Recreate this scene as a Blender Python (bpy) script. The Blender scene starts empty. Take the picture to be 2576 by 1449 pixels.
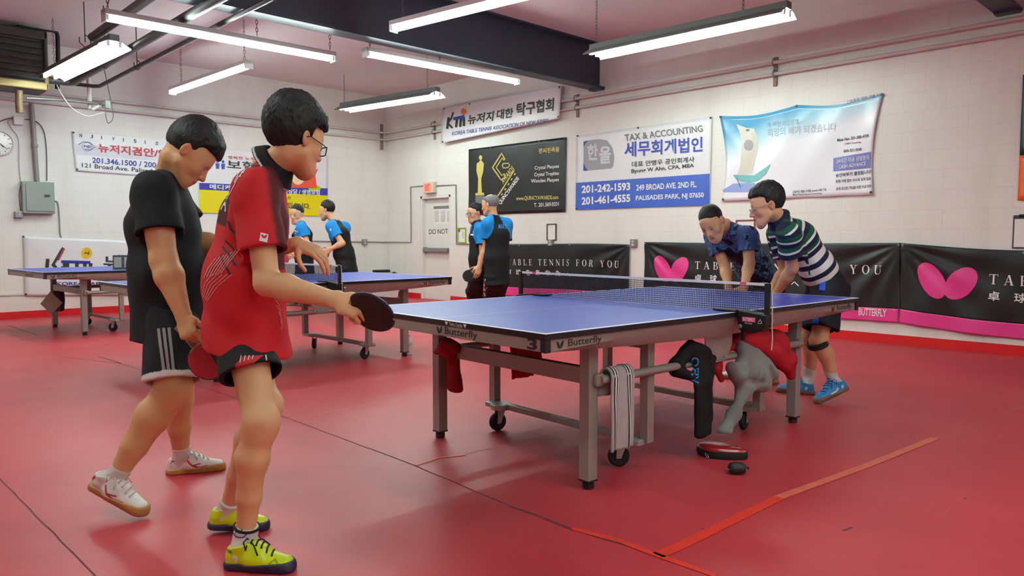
import bpy, bmesh, math, random
import numpy as np
from mathutils import Vector, Matrix

# ------------------------------------------------------------------ camera, world, exposure
SC = bpy.context.scene
COL = SC.collection
FPX = 1865.45                      # focal length in pixels of the 2576 wide frame
CAM = np.array([-3.481, -2.682, 1.129])
YAW, PITCH = 0.8076, -0.0657
cd = bpy.data.cameras.new('camera')
cd.sensor_fit = 'HORIZONTAL'
cd.sensor_width = 36.0
cd.lens = 36.0 * FPX / 2576.0
cd.clip_start = 0.05
cam = bpy.data.objects.new('camera', cd)
COL.objects.link(cam)
cam.location = CAM.tolist()
cam.rotation_euler = (math.pi / 2 + PITCH, 0.0, YAW - math.pi / 2)
SC.camera = cam
SC.view_settings.view_transform = 'Standard'
SC.view_settings.look = 'None'
SC.view_settings.gamma = 1.0
SC.view_settings.use_curve_mapping = False
SC.view_settings.exposure = 0.92
SC.cycles.max_bounces = 6
SC.cycles.diffuse_bounces = 4
SC.cycles.glossy_bounces = 3
SC.cycles.transmission_bounces = 6
SC.cycles.transparent_max_bounces = 8
SC.cycles.caustics_reflective = False
SC.cycles.caustics_refractive = False
SC.cycles.sample_clamp_indirect = 4.0
world = bpy.data.worlds.new('world')
world.use_nodes = True
world.node_tree.nodes['Background'].inputs[0].default_value = (0.02, 0.02, 0.02, 1)
SC.world = world
LAMP_E = 30.0                      # brightness of the fluorescent tubes

# ------------------------------------------------------------------ places: a photo direction met with a real plane
_f = np.array([math.cos(YAW) * math.cos(PITCH), math.sin(YAW) * math.cos(PITCH), math.sin(PITCH)])
_r = np.array([math.sin(YAW), -math.cos(YAW), 0.0])
_u = np.cross(_r, _f)
XW, YW, ZC = 5.009, 9.808, 3.93    # right wall, left wall, ceiling
XB, YB = -7.5, -7.0                # the two walls behind the camera


def ray(x, y):
    return _f + _r * ((x - 1288.0) / FPX) - _u * ((y - 724.5) / FPX)


def on_z(x, y, z=0.0):
    d = ray(x, y)
    return CAM + d * (z - CAM[2]) / d[2]


def on_x(x, y, X=XW):
    d = ray(x, y)
    return CAM + d * (X - CAM[0]) / d[0]


def on_y(x, y, Y=YW):
    d = ray(x, y)
    return CAM + d * (Y - CAM[1]) / d[1]


def at(x, y, t):
    return CAM + ray(x, y) * t


# ------------------------------------------------------------------ materials
def lin(c):
    r = []
    for v in c[:3]:
        v = v / 255.0
        r.append(v / 12.92 if v <= 0.04045 else ((v + 0.055) / 1.055) ** 2.4)
    return (r[0], r[1], r[2], 1.0)


MATS = {}


class NT:
    """small helper round a material's node tree"""

    def __init__(s, name):
        s.m = bpy.data.materials.new(name)
        s.m.use_nodes = True
        s.t = s.m.node_tree
        s.b = s.t.nodes['Principled BSDF']

    def n(s, typ, **kw):
        nd = s.t.nodes.new(typ)
        for k, v in kw.items():
            setattr(nd, k, v)
        return nd

    def link(s, a, b):
        s.t.links.new(a, b)

    def val(s, sock, v):
        if hasattr(v, 'links') or hasattr(v, 'is_linked'):
            s.link(v, sock)
        else:
            sock.default_value = v

    def math(s, op, a, b=0.0, c=0.0, clamp=False):
        nd = s.n('ShaderNodeMath', operation=op)
        nd.use_clamp = clamp
        s.val(nd.inputs[0], a)
        s.val(nd.inputs[1], b)
        s.val(nd.inputs[2], c)
        return nd.outputs[0]

    def mix(s, f, a, b, blend='MIX'):
        nd = s.n('ShaderNodeMix', data_type='RGBA', blend_type=blend)
        s.val(nd.inputs[0], f)
        s.val(nd.inputs[6], a)
        s.val(nd.inputs[7], b)
        return nd.outputs[2]

    def coords(s, kind='Object'):
        return s.n('ShaderNodeTexCoord').outputs[kind]

    def sep(s, v):
        nd = s.n('ShaderNodeSeparateXYZ')
        s.link(v, nd.inputs[0])
        return nd.outputs

    def noise(s, v, scale=5.0, detail=3.0, rough=0.5, dist=0.0):
        nd = s.n('ShaderNodeTexNoise')
        if v is not None:
            s.link(v, nd.inputs['Vector'])
        nd.inputs['Scale'].default_value = scale
        nd.inputs['Detail'].default_value = detail
        nd.inputs['Roughness'].default_value = rough
        nd.inputs['Distortion'].default_value = dist
        return nd.outputs['Fac']

    def ramp(s, f, stops, interp='LINEAR'):
        nd = s.n('ShaderNodeValToRGB')
        nd.color_ramp.interpolation = interp
        el = nd.color_ramp.elements
        while len(el) < len(stops):
            el.new(0.5)
        for e, (p, c) in zip(el, stops):
            e.position = p
            e.color = c
        s.link(f, nd.inputs[0])
        return nd.outputs[0]

    def mapv(s, v, scale=(1, 1, 1), loc=(0, 0, 0), rot=(0, 0, 0)):
        nd = s.n('ShaderNodeMapping')
        s.link(v, nd.inputs[0])
        nd.inputs['Scale'].default_value = scale
        nd.inputs['Location'].default_value = loc
        nd.inputs['Rotation'].default_value = rot
        return nd.outputs[0]

    def bump(s, h, strength=0.2, dist=0.01):
        nd = s.n('ShaderNodeBump')
        nd.inputs['Strength'].default_value = strength
        nd.inputs['Distance'].default_value = dist
        s.link(h, nd.inputs['Height'])
        s.link(nd.outputs[0], s.b.inputs['Normal'])

    def attr(s, name):
        nd = s.n('ShaderNodeAttribute')
        nd.attribute_name = name
        return nd.outputs


def mat(name, c, rough=0.5, metal=0.0, var=0.06, scale=20.0, bump=0.0, bscale=200.0, spec=0.5, sheen=0.0, coat=0.0):
    if name in MATS:
        return MATS[name]
    t = NT(name)
    co = t.coords()
    base = lin(c)
    dark = tuple(v * (1 - var * 2) for v in base[:3]) + (1,)
    lite = tuple(min(1, v * (1 + var)) for v in base[:3]) + (1,)
    f = t.noise(co, scale, 4)
    t.link(t.mix(f, dark, lite), t.b.inputs['Base Color'])
    t.b.inputs['Roughness'].default_value = rough
    t.b.inputs['Metallic'].default_value = metal
    t.b.inputs['Specular IOR Level'].default_value = spec
    if sheen:
        t.b.inputs['Sheen Weight'].default_value = sheen
    if coat:
        t.b.inputs['Coat Weight'].default_value = coat
        t.b.inputs['Coat Roughness'].default_value = 0.12
    if bump:
        t.bump(t.noise(co, bscale, 2), bump, 0.004)
    MATS[name] = t.m
    return t.m


def emit(name, c, e):
    if name in MATS:
        return MATS[name]
    t = NT(name)
    t.b.inputs['Base Color'].default_value = lin(c)
    t.b.inputs['Emission Color'].default_value = lin(c)
    t.b.inputs['Emission Strength'].default_value = e
    MATS[name] = t.m
    return t.m


# ------------------------------------------------------------------ meshes
class G:
    """collects geometry that becomes one mesh object"""

    def __init__(s):
        s.v, s.f = [], []

    def add(s, vs, fs):
        b = len(s.v)
        s.v.extend([tuple(map(float, p)) for p in vs])
        s.f.extend([tuple(i + b for i in q) for q in fs])
        return s

    def box(s, c, d, rz=0.0, m=None):
        hx, hy, hz = d[0] / 2, d[1] / 2, d[2] / 2
        vs = []
        cz, sz = math.cos(rz), math.sin(rz)
        for z in (-hz, hz):
            for x, y in ((-hx, -hy), (hx, -hy), (hx, hy), (-hx, hy)):
                p = (x * cz - y * sz, x * sz + y * cz, z)
                if m is not None:
                    p = m @ Vector((x, y, z))
                vs.append((p[0] + c[0], p[1] + c[1], p[2] + c[2]))
        return s.add(vs, [(3, 2, 1, 0), (4, 5, 6, 7), (0, 1, 5, 4), (1, 2, 6, 5), (2, 3, 7, 6), (3, 0, 4, 7)])

    def tube(s, pts, r, n=8, cap=True, closed=False):
        pts = [np.array(p, float) for p in pts]
        k = len(pts)
        rs = r if isinstance(r, (list, tuple)) else [r] * k
        vs, up = [], None
        for i, p in enumerate(pts):
            a = pts[i - 1] if (i or closed) else pts[0]
            b = pts[(i + 1) % k] if (i < k - 1 or closed) else pts[-1]
            t = b - a
            t = t / (np.linalg.norm(t) + 1e-12)
            if up is None:
                up = np.array([0, 0, 1.0]) if abs(t[2]) < 0.9 else np.array([1.0, 0, 0])
            sd = np.cross(t, up)
            sd /= np.linalg.norm(sd) + 1e-12
            up = np.cross(sd, t)
            for j in range(n):
                a_ = 2 * math.pi * j / n
                vs.append(p + (sd * math.cos(a_) + up * math.sin(a_)) * rs[i])
        fs = []
        for i in range(k if closed else k - 1):
            i2 = (i + 1) % k
            for j in range(n):
                j2 = (j + 1) % n
                fs.append((i * n + j, i * n + j2, i2 * n + j2, i2 * n + j))
        if cap and not closed:
            fs.append(tuple(range(n - 1, -1, -1)))
            fs.append(tuple((k - 1) * n + j for j in range(n)))
        return s.add(vs, fs)

    def cyl(s, a, b, r, n=20, r2=None):
        return s.tube([a, b], [r, r if r2 is None else r2], n)

    def lathe(s, prof, c, n=24, axis='z'):
        vs, fs = [], []
        for (r, h) in prof:
            for j in range(n):
                a = 2 * math.pi * j / n
                x, y = r * math.cos(a), r * math.sin(a)
                p = {'z': (x, y, h), 'x': (h, x, y), 'y': (y, h, x)}[axis]
                vs.append((p[0] + c[0], p[1] + c[1], p[2] + c[2]))
        for i in range(len(prof) - 1):
            for j in range(n):
                j2 = (j + 1) % n
                fs.append((i * n + j, i * n + j2, (i + 1) * n + j2, (i + 1) * n + j))
        fs.append(tuple(range(n - 1, -1, -1)))
        fs.append(tuple((len(prof) - 1) * n + j for j in range(n)))
        return s.add(vs, fs)

    def prism(s, poly, fn, h0, h1):
        """poly of (a,b); fn(a,b,h) -> point"""
        n = len(poly)
        vs = [fn(a, b, h0) for a, b in poly] + [fn(a, b, h1) for a, b in poly]
        fs = [tuple(range(n - 1, -1, -1)), tuple(range(n, 2 * n))]
        fs += [(i, (i + 1) % n, n + (i + 1) % n, n + i) for i in range(n)]
        return s.add(vs, fs)

    def build(s, name, m, parent=None, smooth=False, bevel=0.0, seg=2, thick=0.0, sub=0):
        me = bpy.data.meshes.new(name)
        me.from_pydata(s.v, [], s.f)
        me.validate()
        bm = bmesh.new()
        bm.from_mesh(me)
        bmesh.ops.recalc_face_normals(bm, faces=bm.faces)
        bm.to_mesh(me)
        bm.free()
        return finish(name, me, m, parent, smooth, bevel, seg, thick, sub)


def finish(name, me, m, parent=None, smooth=False, bevel=0.0, seg=2, thick=0.0, sub=0):
    o = bpy.data.objects.new(name, me)
    COL.objects.link(o)
    for x in (m if isinstance(m, (list, tuple)) else [m]):
        me.materials.append(x)
    if parent is not None:
        o.parent = parent
    if thick:
        md = o.modifiers.new('s', 'SOLIDIFY')
        md.thickness = thick
        md.offset = 0
    if sub:
        md = o.modifiers.new('d', 'SUBSURF')
        md.levels = md.render_levels = sub
    if bevel:
        md = o.modifiers.new('b', 'BEVEL')
        md.width = bevel
        md.segments = seg
        md.limit_method = 'ANGLE'
    if smooth:
        me.shade_smooth()
        if smooth != 'all' and not bevel:
            me.set_sharp_from_angle(angle=math.radians(42))
    return o


def thing(name, label, cat, loc=(0, 0, 0), rz=0.0, group=None):
    o = bpy.data.objects.new(name, None)
    o.empty_display_size = 0.1
    COL.objects.link(o)
    o.location = [float(v) for v in loc]
    o.rotation_euler = (0, 0, rz)
    return tag(o, label, cat, group)


def tag(o, label, cat, group=None):
    o['label'] = label
    o['category'] = cat
    if group:
        o['group'] = group
    return o


def struct(o):
    o['kind'] = 'structure'
    return o


def tree_copy(o, parent=None):
    c = o.copy()
    COL.objects.link(c)
    if parent is not None:
        c.parent = parent
    for ch in list(o.children):
        tree_copy(ch, c)
    return c


# ------------------------------------------------------------------ lettering
def text_polys(s, bold=0.0, sx=1.0):
    """triangulated outline of a string, scaled to the unit square"""
    cu = bpy.data.curves.new('t', 'FONT')
    cu.body = s
    cu.resolution_u = 3
    cu.offset = bold
    cu.space_character = sx
    ob = bpy.data.objects.new('t', cu)
    COL.objects.link(ob)
    dg = bpy.context.evaluated_depsgraph_get()
    me = bpy.data.meshes.new_from_object(ob.evaluated_get(dg))
    v = np.array([p.co[:2] for p in me.vertices])
    f = [tuple(p.vertices) for p in me.polygons]
    bpy.data.objects.remove(ob)
    bpy.data.curves.remove(cu)
    bpy.data.meshes.remove(me)
    lo, hi = v.min(0), v.max(0)
    return (v - lo) / (hi - lo), f


def put_text(g, s, p0, p1, p2, fn, bold=0.0, sx=1.0):
    """string into the parallelogram p0 (low left) p1 (low right) p2 (top left) of a surface fn(u,v)"""
    v, f = text_polys(s, bold, sx)
    p0, p1, p2 = (np.array(p, float) for p in (p0, p1, p2))
    q = p0 + v[:, :1] * (p1 - p0) + v[:, 1:] * (p2 - p0)
    g.add([fn(a, b) for a, b in q], f)
    return g


def ell(cx, cy, rx, ry, rot=0.0, n=28):
    c, s = math.cos(rot), math.sin(rot)
    r = []
    for i in range(n):
        a = 2 * math.pi * i / n
        x, y = rx * math.cos(a), ry * math.sin(a)
        r.append((cx + x * c - y * s, cy + x * s + y * c))
    return r


def put_poly(g, poly, fn):
    g.add([fn(a, b) for a, b in poly], [tuple(range(len(poly)))])
    return g


def put_strip(g, pts, w, fn, closed=False):
    """flat band of width w along pts on surface fn"""
    pts = [np.array(p, float) for p in pts]
    n = len(pts)
    L, R = [], []
    for i, p in enumerate(pts):
        a = pts[i - 1] if (i or closed) else pts[0]
        b = pts[(i + 1) % n] if (i < n - 1 or closed) else pts[-1]
        t = (b - a) / (np.linalg.norm(b - a) + 1e-9)
        nn = np.array([-t[1], t[0]]) * w / 2
        L.append(p + nn)
        R.append(p - nn)
    vs = [fn(*p) for p in L] + [fn(*p) for p in R]
    m = n if closed else n - 1
    g.add(vs, [(i, n + i, n + (i + 1) % n, (i + 1) % n) for i in range(m)])
    return g


def wings(g, cx, cy, h, fn, k=1.0):
    """the two-oval wing mark"""
    put_poly(g, ell(cx - 0.24 * h * k, cy, 0.17 * h, 0.47 * h, 0.42), fn)
    put_poly(g, ell(cx + 0.32 * h * k, cy + 0.02 * h, 0.2 * h, 0.5 * h, -0.5), fn)
    return g
# ------------------------------------------------------------------ the room
def floor_mat():
    t = NT('red_rubber_floor')
    co = t.coords()
    big = t.noise(co, 0.9, 4, 0.6)
    fine = t.noise(co, 60, 3)
    c = t.ramp(big, [(0.25, lin((170, 46, 57))), (0.55, lin((184, 54, 65))), (0.8, lin((194, 66, 76)))])
    # pale scuffs: stretched noise in two directions
    s1 = t.noise(t.mapv(co, (3, 34, 1), rot=(0, 0, 0.5)), 1.0, 5, 0.65, 0.6)
    s2 = t.noise(t.mapv(co, (30, 3.5, 1), rot=(0, 0, 0.9)), 1.0, 5, 0.65, 0.6)
    sc = t.math('MULTIPLY', t.ramp(t.math('MAXIMUM', s1, s2), [(0.62, (0, 0, 0, 1)), (0.78, (1, 1, 1, 1))]), 0.16)
    c = t.mix(sc, c, lin((214, 128, 124)))
    c = t.mix(t.math('MULTIPLY', fine, 0.12), c, lin((120, 30, 36)))
    t.link(c, t.b.inputs['Base Color'])
    r = t.math('MULTIPLY_ADD', t.noise(co, 3.0, 4, 0.6), 0.12, 0.38)
    t.link(r, t.b.inputs['Roughness'])
    t.b.inputs['Specular IOR Level'].default_value = 0.55
    t.bump(t.noise(co, 240, 2), 0.12, 0.002)
    return t.m


def block_mat(name, axis):
    t = NT(name)
    co = t.coords()
    s = t.sep(co)
    cb = t.n('ShaderNodeCombineXYZ')
    t.link(s[axis], cb.inputs[0])
    t.link(s[2], cb.inputs[1])
    br = t.n('ShaderNodeTexBrick')
    t.link(cb.outputs[0], br.inputs['Vector'])
    br.inputs['Scale'].default_value = 1.0
    br.inputs['Brick Width'].default_value = 0.41
    br.inputs['Row Height'].default_value = 0.205
    br.inputs['Mortar Size'].default_value = 0.0035
    br.inputs['Mortar Smooth'].default_value = 0.6
    br.inputs['Color1'].default_value = lin((227, 226, 221))
    br.inputs['Color2'].default_value = lin((229, 228, 223))
    br.inputs['Mortar'].default_value = lin((218, 216, 212))
    st = t.noise(t.mapv(co, (2.2, 2.2, 0.5)), 1.2, 4, 0.6)
    c = t.mix(t.ramp(st, [(0.5, (0, 0, 0, 1)), (0.8, (0.5, 0.5, 0.5, 1))]), br.outputs[0], lin((208, 204, 196)))
    t.link(c, t.b.inputs['Base Color'])
    t.b.inputs['Roughness'].default_value = 0.6
    t.b.inputs['Specular IOR Level'].default_value = 0.35
    h = t.math('ADD', t.math('MULTIPLY', br.outputs[1], -1.0), t.math('MULTIPLY', t.noise(co, 90, 4), 0.5))
    t.bump(h, 0.2, 0.003)
    return t.m


M_CEIL = mat('ceiling_paint', (222, 214, 214), 0.8, var=0.03, scale=2, bump=0.1, bscale=60)
M_BEAM = mat('dark_blue_steel', (52, 58, 76), 0.38, var=0.12, scale=3, bump=0.05)
M_RED = mat('red_base_paint', (204, 26, 30), 0.4, var=0.06, scale=6)
M_WHITE = mat('white_paint', (226, 225, 221), 0.45, var=0.03, scale=8)
M_PIPE = mat('painted_pipe', (206, 200, 196), 0.5, var=0.05, scale=5)
M_STEEL = mat('galvanised_steel', (150, 152, 150), 0.42, 0.6, var=0.1, scale=14)
M_DARK = mat('dark_grey_metal', (62, 64, 66), 0.45, 0.3, var=0.1, scale=10)
M_BLACK = mat('black_plastic', (18, 18, 20), 0.4, var=0.1)
M_RUBBER = mat('black_rubber', (22, 21, 22), 0.7, var=0.1)
M_INKB = mat('black_ink', (22, 22, 26), 0.5)
M_INKW = mat('white_ink', (238, 238, 236), 0.5)
M_PAPER = mat('paper', (232, 231, 226), 0.7, var=0.02)

g = G()
g.box(((XB + XW) / 2 + 0.15, (YB + YW) / 2, -0.06), (XW - XB + 0.9, YW - YB + 0.6, 0.12))
floor = struct(g.build('floor', floor_mat()))


def fz(h):
    return lambda a, b: (a, b, h)


# seams between the mats
def wob(p, q, n, amp, seed):
    rnd = random.Random(seed)
    p, q = np.array(p[:2], float), np.array(q[:2], float)
    d = q - p
    nn = np.array([-d[1], d[0]]) / np.linalg.norm(d)
    return [p + d * i / n + nn * (rnd.uniform(-amp, amp) if 0 < i < n else 0) for i in range(n + 1)]


M_SEAM = mat('seam_dirt', (92, 58, 54), 0.9, var=0.2, scale=30)
g = G()
seam_px = [((545, 985), (1045, 1172), 0.006), ((1045, 1172), (1280, 1272), 0.006), ((1280, 1272), (1440, 1332), 0.013),
           ((1440, 1332), (1650, 1395), 0.008), ((160, 898), (330, 918), 0.006), ((245, 896), (305, 915), 0.016), ((20, 818), (95, 843), 0.010),
           ((1650, 1395), (1800, 1449), 0.004), ((0, 1205), (240, 1449), 0.005), ((2120, 1335), (2145, 1327), 0.008),
           ((1764, 1330), (1797, 1340), 0.007), ((2423, 1255), (2432, 1254), 0.008), ((258, 867), (275, 868), 0.012), ((300, 915), (545, 985), 0.004)]
for i, (a, b, w) in enumerate(seam_px):
    A, B = on_z(*a), on_z(*b)
    n = max(2, int(np.linalg.norm(A - B) / 0.12))
    put_strip(g, wob(A, B, n, w * 0.5, i), w, fz(0.0012))
struct(g.build('floor_seam', M_SEAM, floor))
M_FADED = mat('faded_tape_edge', (205, 112, 102), 0.6, var=0.2, scale=30)
g = G()
for i, (a, b, w) in enumerate([((1045, 1172), (1455, 1076), 0.012), ((712, 1058), (945, 1012), 0.012), ((1015, 888), (1160, 872), 0.01), ((2035, 921), (2350, 878), 0.016),
                               ((2350, 1105), (2576, 1022), 0.006), ((1290, 958), (1500, 935), 0.01), ((1560, 1052), (1720, 1005), 0.008)]):
    A, B = on_z(*a), on_z(*b)
    put_strip(g, wob(A, B, max(2, int(np.linalg.norm(A - B) / 0.2)), 0.002, i + 40), w, fz(0.0010))
struct(g.build('floor_seam', M_FADED, floor))
# strips of tape stuck along the seams
M_TAPE = mat('orange_red_tape', (222, 58, 40), 0.45, var=0.1, scale=14, bump=0.2, bscale=30)
M_TAPE2 = mat('worn_salmon_tape', (214, 104, 84), 0.5, var=0.1, scale=14)
for i, (pts, w, m, lb) in enumerate([
        ([(1655, 1398), (1716, 1372), (1960, 1252)], 0.05, M_TAPE, 'bright orange red tape along the floor seam in the right foreground'),
        ([(1960, 1252), (2180, 1172), (2352, 1103)], 0.045, M_TAPE2, 'faded salmon tape continuing the orange tape towards the right wall'),
        ([(1440, 1330), (1560, 1362), (1655, 1398), (1800, 1449)], 0.03, M_TAPE, 'narrow orange red tape beside the cracked seam at the bottom edge'),
        ([(1045, 1171), (1105, 1152), (1170, 1145)], 0.022, M_TAPE, 'short red tape on the floor before the left legs of table number 3')]):
    g = G()
    P = [on_z(*p)[:2] for p in pts]
    Q = []
    for a, b in zip(P[:-1], P[1:]):
        Q += [a + (b - a) * k / 6 for k in range(6)]
    Q.append(P[-1])
    put_strip(g, Q, w, fz(0.0022))
    tag(g.build('floor_tape', m, thick=0.0008), lb, 'tape', 'tape strips on the floor')

g = G()
g.box(((XB + XW) / 2, (YB + YW) / 2, ZC + 0.08), (XW - XB + 0.6, YW - YB + 0.6, 0.16))
struct(g.build('ceiling', M_CEIL))
# door opening in the right wall
DY0, DY1, DH = 7.80, 8.70, 1.935
g = G()
T = 0.3
g.box((XW + T / 2, (YB + DY0) / 2, ZC / 2), (T, DY0 - YB, ZC))
g.box((XW + T / 2, (DY1 + YW + 0.3) / 2, ZC / 2), (T, YW + 0.3 - DY1, ZC))
g.box((XW + T / 2, (DY0 + DY1) / 2, (DH + ZC) / 2), (T, DY1 - DY0, ZC - DH))
struct(g.build('wall_right', block_mat('painted_block_right', 1)))
g = G()
g.box(((XB + XW) / 2, YW + 0.15, ZC / 2), (XW - XB, 0.3, ZC))
struct(g.build('wall_left', block_mat('painted_block_left', 0)))
g = G()
g.box(((XB + XW) / 2, YB - 0.15, ZC / 2), (XW - XB, 0.3, ZC))
struct(g.build('wall_front', bpy.data.materials['painted_block_left']))
g = G()
g.box((XB - 0.15, (YB + YW) / 2, ZC / 2), (0.3, YW - YB, ZC))
struct(g.build('wall_back', bpy.data.materials['painted_block_right']))
# red painted base
g = G()
g.box((XW - 0.006, (YB + DY0) / 2, 0.05), (0.012, DY0 - YB, 0.1))
g.box((XW - 0.006, (DY1 + YW) / 2, 0.05), (0.012, YW - DY1, 0.1))
struct(g.build('baseboard_right', M_RED))
g = G()
g.box(((XB + XW) / 2, YW - 0.006, 0.05), (XW - XB, 0.012, 0.1))
struct(g.build('baseboard_left', M_RED))
# ledge line on the left wall
g = G()
for a, b in (((0, 737), (62, 735)), ((130, 742), (600, 726))):
    A, B = on_y(*a), on_y(*b)
    g.box(((A[0] + B[0]) / 2, YW - 0.008, 0.34), (abs(B[0] - A[0]), 0.016, 0.02))
struct(g.build('trim_1', M_PIPE))
# steel beams under the ceiling
for i, yb in enumerate((4.36, -0.72)):
    g = G()
    L, cx = XW - XB, (XW + XB) / 2
    zb = 3.3
    g.box((cx, yb, zb + 0.012), (L, 0.22, 0.024))
    g.box((cx, yb, ZC - 0.012), (L, 0.22, 0.024))
    g.box((cx, yb, (zb + ZC) / 2), (L, 0.02, ZC - zb - 0.04))
    g.box((XW - 0.06, yb, zb - 0.01), (0.12, 0.2, 0.02))
    o = struct(g.build('trim_%d' % (i + 2), M_BEAM))
    o['label'] = ('dark blue steel beam across the ceiling', 'dark steel beam end at the upper right corner')[i]

# door
dx = XW + 0.092
d = thing('door_1', 'white exit door with a push bar set back in the right wall', 'door', (dx, (DY0 + DY1) / 2, 0))
struct(d)
W2 = (DY1 - DY0) / 2
g = G()
g.box((0.03, 0, DH / 2), (0.05, 2 * W2, DH))
g.build('leaf', M_WHITE, d)
g = G()
g.box((-0.02, W2 - 0.025, DH / 2), (0.14, 0.05, DH))
g.box((-0.02, -W2 + 0.025, DH / 2), (0.14, 0.05, DH))
g.box((-0.02, 0, DH - 0.025), (0.14, 2 * W2, 0.05))
g.build('frame', M_WHITE, d, bevel=0.004)
g = G()
g.box((-0.055, 0.03, 0.93), (0.06, 0.74, 0.075))
g.box((-0.03, 0.38, 0.93), (0.05, 0.06, 0.1))
g.build('push_bar', M_STEEL, d, bevel=0.008)


def fd(a, b):                       # door face: a px, b px -> local
    p = on_x(a, b, dx + 0.002)
    return (0.002, p[1] - (DY0 + DY1) / 2, p[2])


g = G()
put_text(g, 'DO NOT  USE', (1079, 589), (1153, 587), (1079, 577), fd)
g.build('lettering', M_INKB, d)
g = G()
g.add([fd(*p) for p in ((1091, 566), (1150, 564), (1150, 513), (1091, 516))], [(0, 1, 2, 3)])
g.build('notice', M_PAPER, d)
g = G()
fd2 = lambda a, b: (0.0005, fd(a, b)[1], fd(a, b)[2])
put_poly(g, [(1091, 526), (1150, 524), (1150, 516), (1091, 519)], fd2)
for i in range(3):
    for k in range(8):
        x = 1093 + i * 16
        put_poly(g, [(x, 532 + k * 3.6), (x + 11, 531.6 + k * 3.6), (x + 11, 530.6 + k * 3.6), (x, 531 + k * 3.6)], fd2)
g.build('notice_print', mat('grey_ink', (120, 120, 122), 0.6), d)

# painted pipes round the walls and their brackets
for k, (zz, off, lb) in enumerate(((3.215, 0.07, 'upper painted pipe running round both walls near the ceiling'), (3.085, 0.05, 'lower painted pipe running round both walls below its twin'))):
    g = G()
    g.tube([(XW - off, YB + 0.02, zz), (XW - off, YW - 0.25, zz), (XW - off - 0.03, YW - 0.1, zz), (XW - off - 0.12, YW - off, zz), (-1.4, YW - off, zz)], 0.021, 10)
    tag(g.build('wall_pipe', M_PIPE, smooth=True), lb, 'pipe', 'painted wall pipes')
for k, (y, lb) in enumerate(((8.23, 'pipe bracket on the right wall above the exit door'), (4.76, 'rusty pipe bracket on the right wall between the white banner and the beam'),
                             (1.64, 'rusty pipe bracket on the right wall above the sail boat banner'), (-4.5, 'pipe bracket on the right wall far right'))):
    t = thing('pipe_bracket', lb, 'bracket', (XW, y, 3.12), 0, 'pipe brackets')
    g = G()
    g.box((-0.012, 0, 0), (0.024, 0.045, 0.34))
    g.build('plate', mat('rusty_painted_steel', (150, 132, 122), 0.7, 0.2, var=0.25, scale=30), t, bevel=0.003)
    g = G()
    for zz, off in ((0.095, 0.07), (-0.035, 0.05)):
        g.tube([(-0.01, 0, zz + 0.05), (-off - 0.015, 0, zz + 0.045), (-off - 0.035, 0, zz), (-off - 0.015, 0, zz - 0.035), (-0.01, 0, zz - 0.04)], 0.007, 6)
    g.build('clamp', M_STEEL, t, smooth=True)
t = thing('pipe_bracket', 'pipe bracket in the corner where the two walls meet', 'bracket', (XW - 0.12, YW, 3.12), 0, 'pipe brackets')
g = G()
g.box((0, -0.02, 0.02), (0.05, 0.04, 0.5))
g.build('plate', bpy.data.materials['rusty_painted_steel'], t, bevel=0.003)

# ------------------------------------------------------------------ fluorescent lamps
M_TUBE = emit('fluorescent_tube', (238, 255, 248), LAMP_E)
M_LAMPW = mat('white_enamel', (226, 228, 224), 0.35, var=0.03)
M_LAMPG = mat('grey_enamel', (104, 112, 110), 0.45, var=0.06)
M_CHAIN = mat('chain_steel', (120, 118, 116), 0.4, 0.7)


def chain(g, a, b, link=0.045, r=0.003):
    a, b = np.array(a, float), np.array(b, float)
    L = np.linalg.norm(b - a)
    n = max(2, int(L / (link * 0.75)))
    d = (b - a) / L
    s1 = np.cross(d, [0.3, 0.8, 0.1])
    s1 /= np.linalg.norm(s1)
    s2 = np.cross(d, s1)
    for i in range(n):
        c = a + d * L * (i + 0.5) / n
        s = s1 if i % 2 else s2
        pts = [c + d * link * 0.5 * math.sin(q) + s * 0.011 * math.cos(q) for q in [2 * math.pi * k / 8 for k in range(8)]]
        g.tube(pts, r, 4, closed=True)


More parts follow.
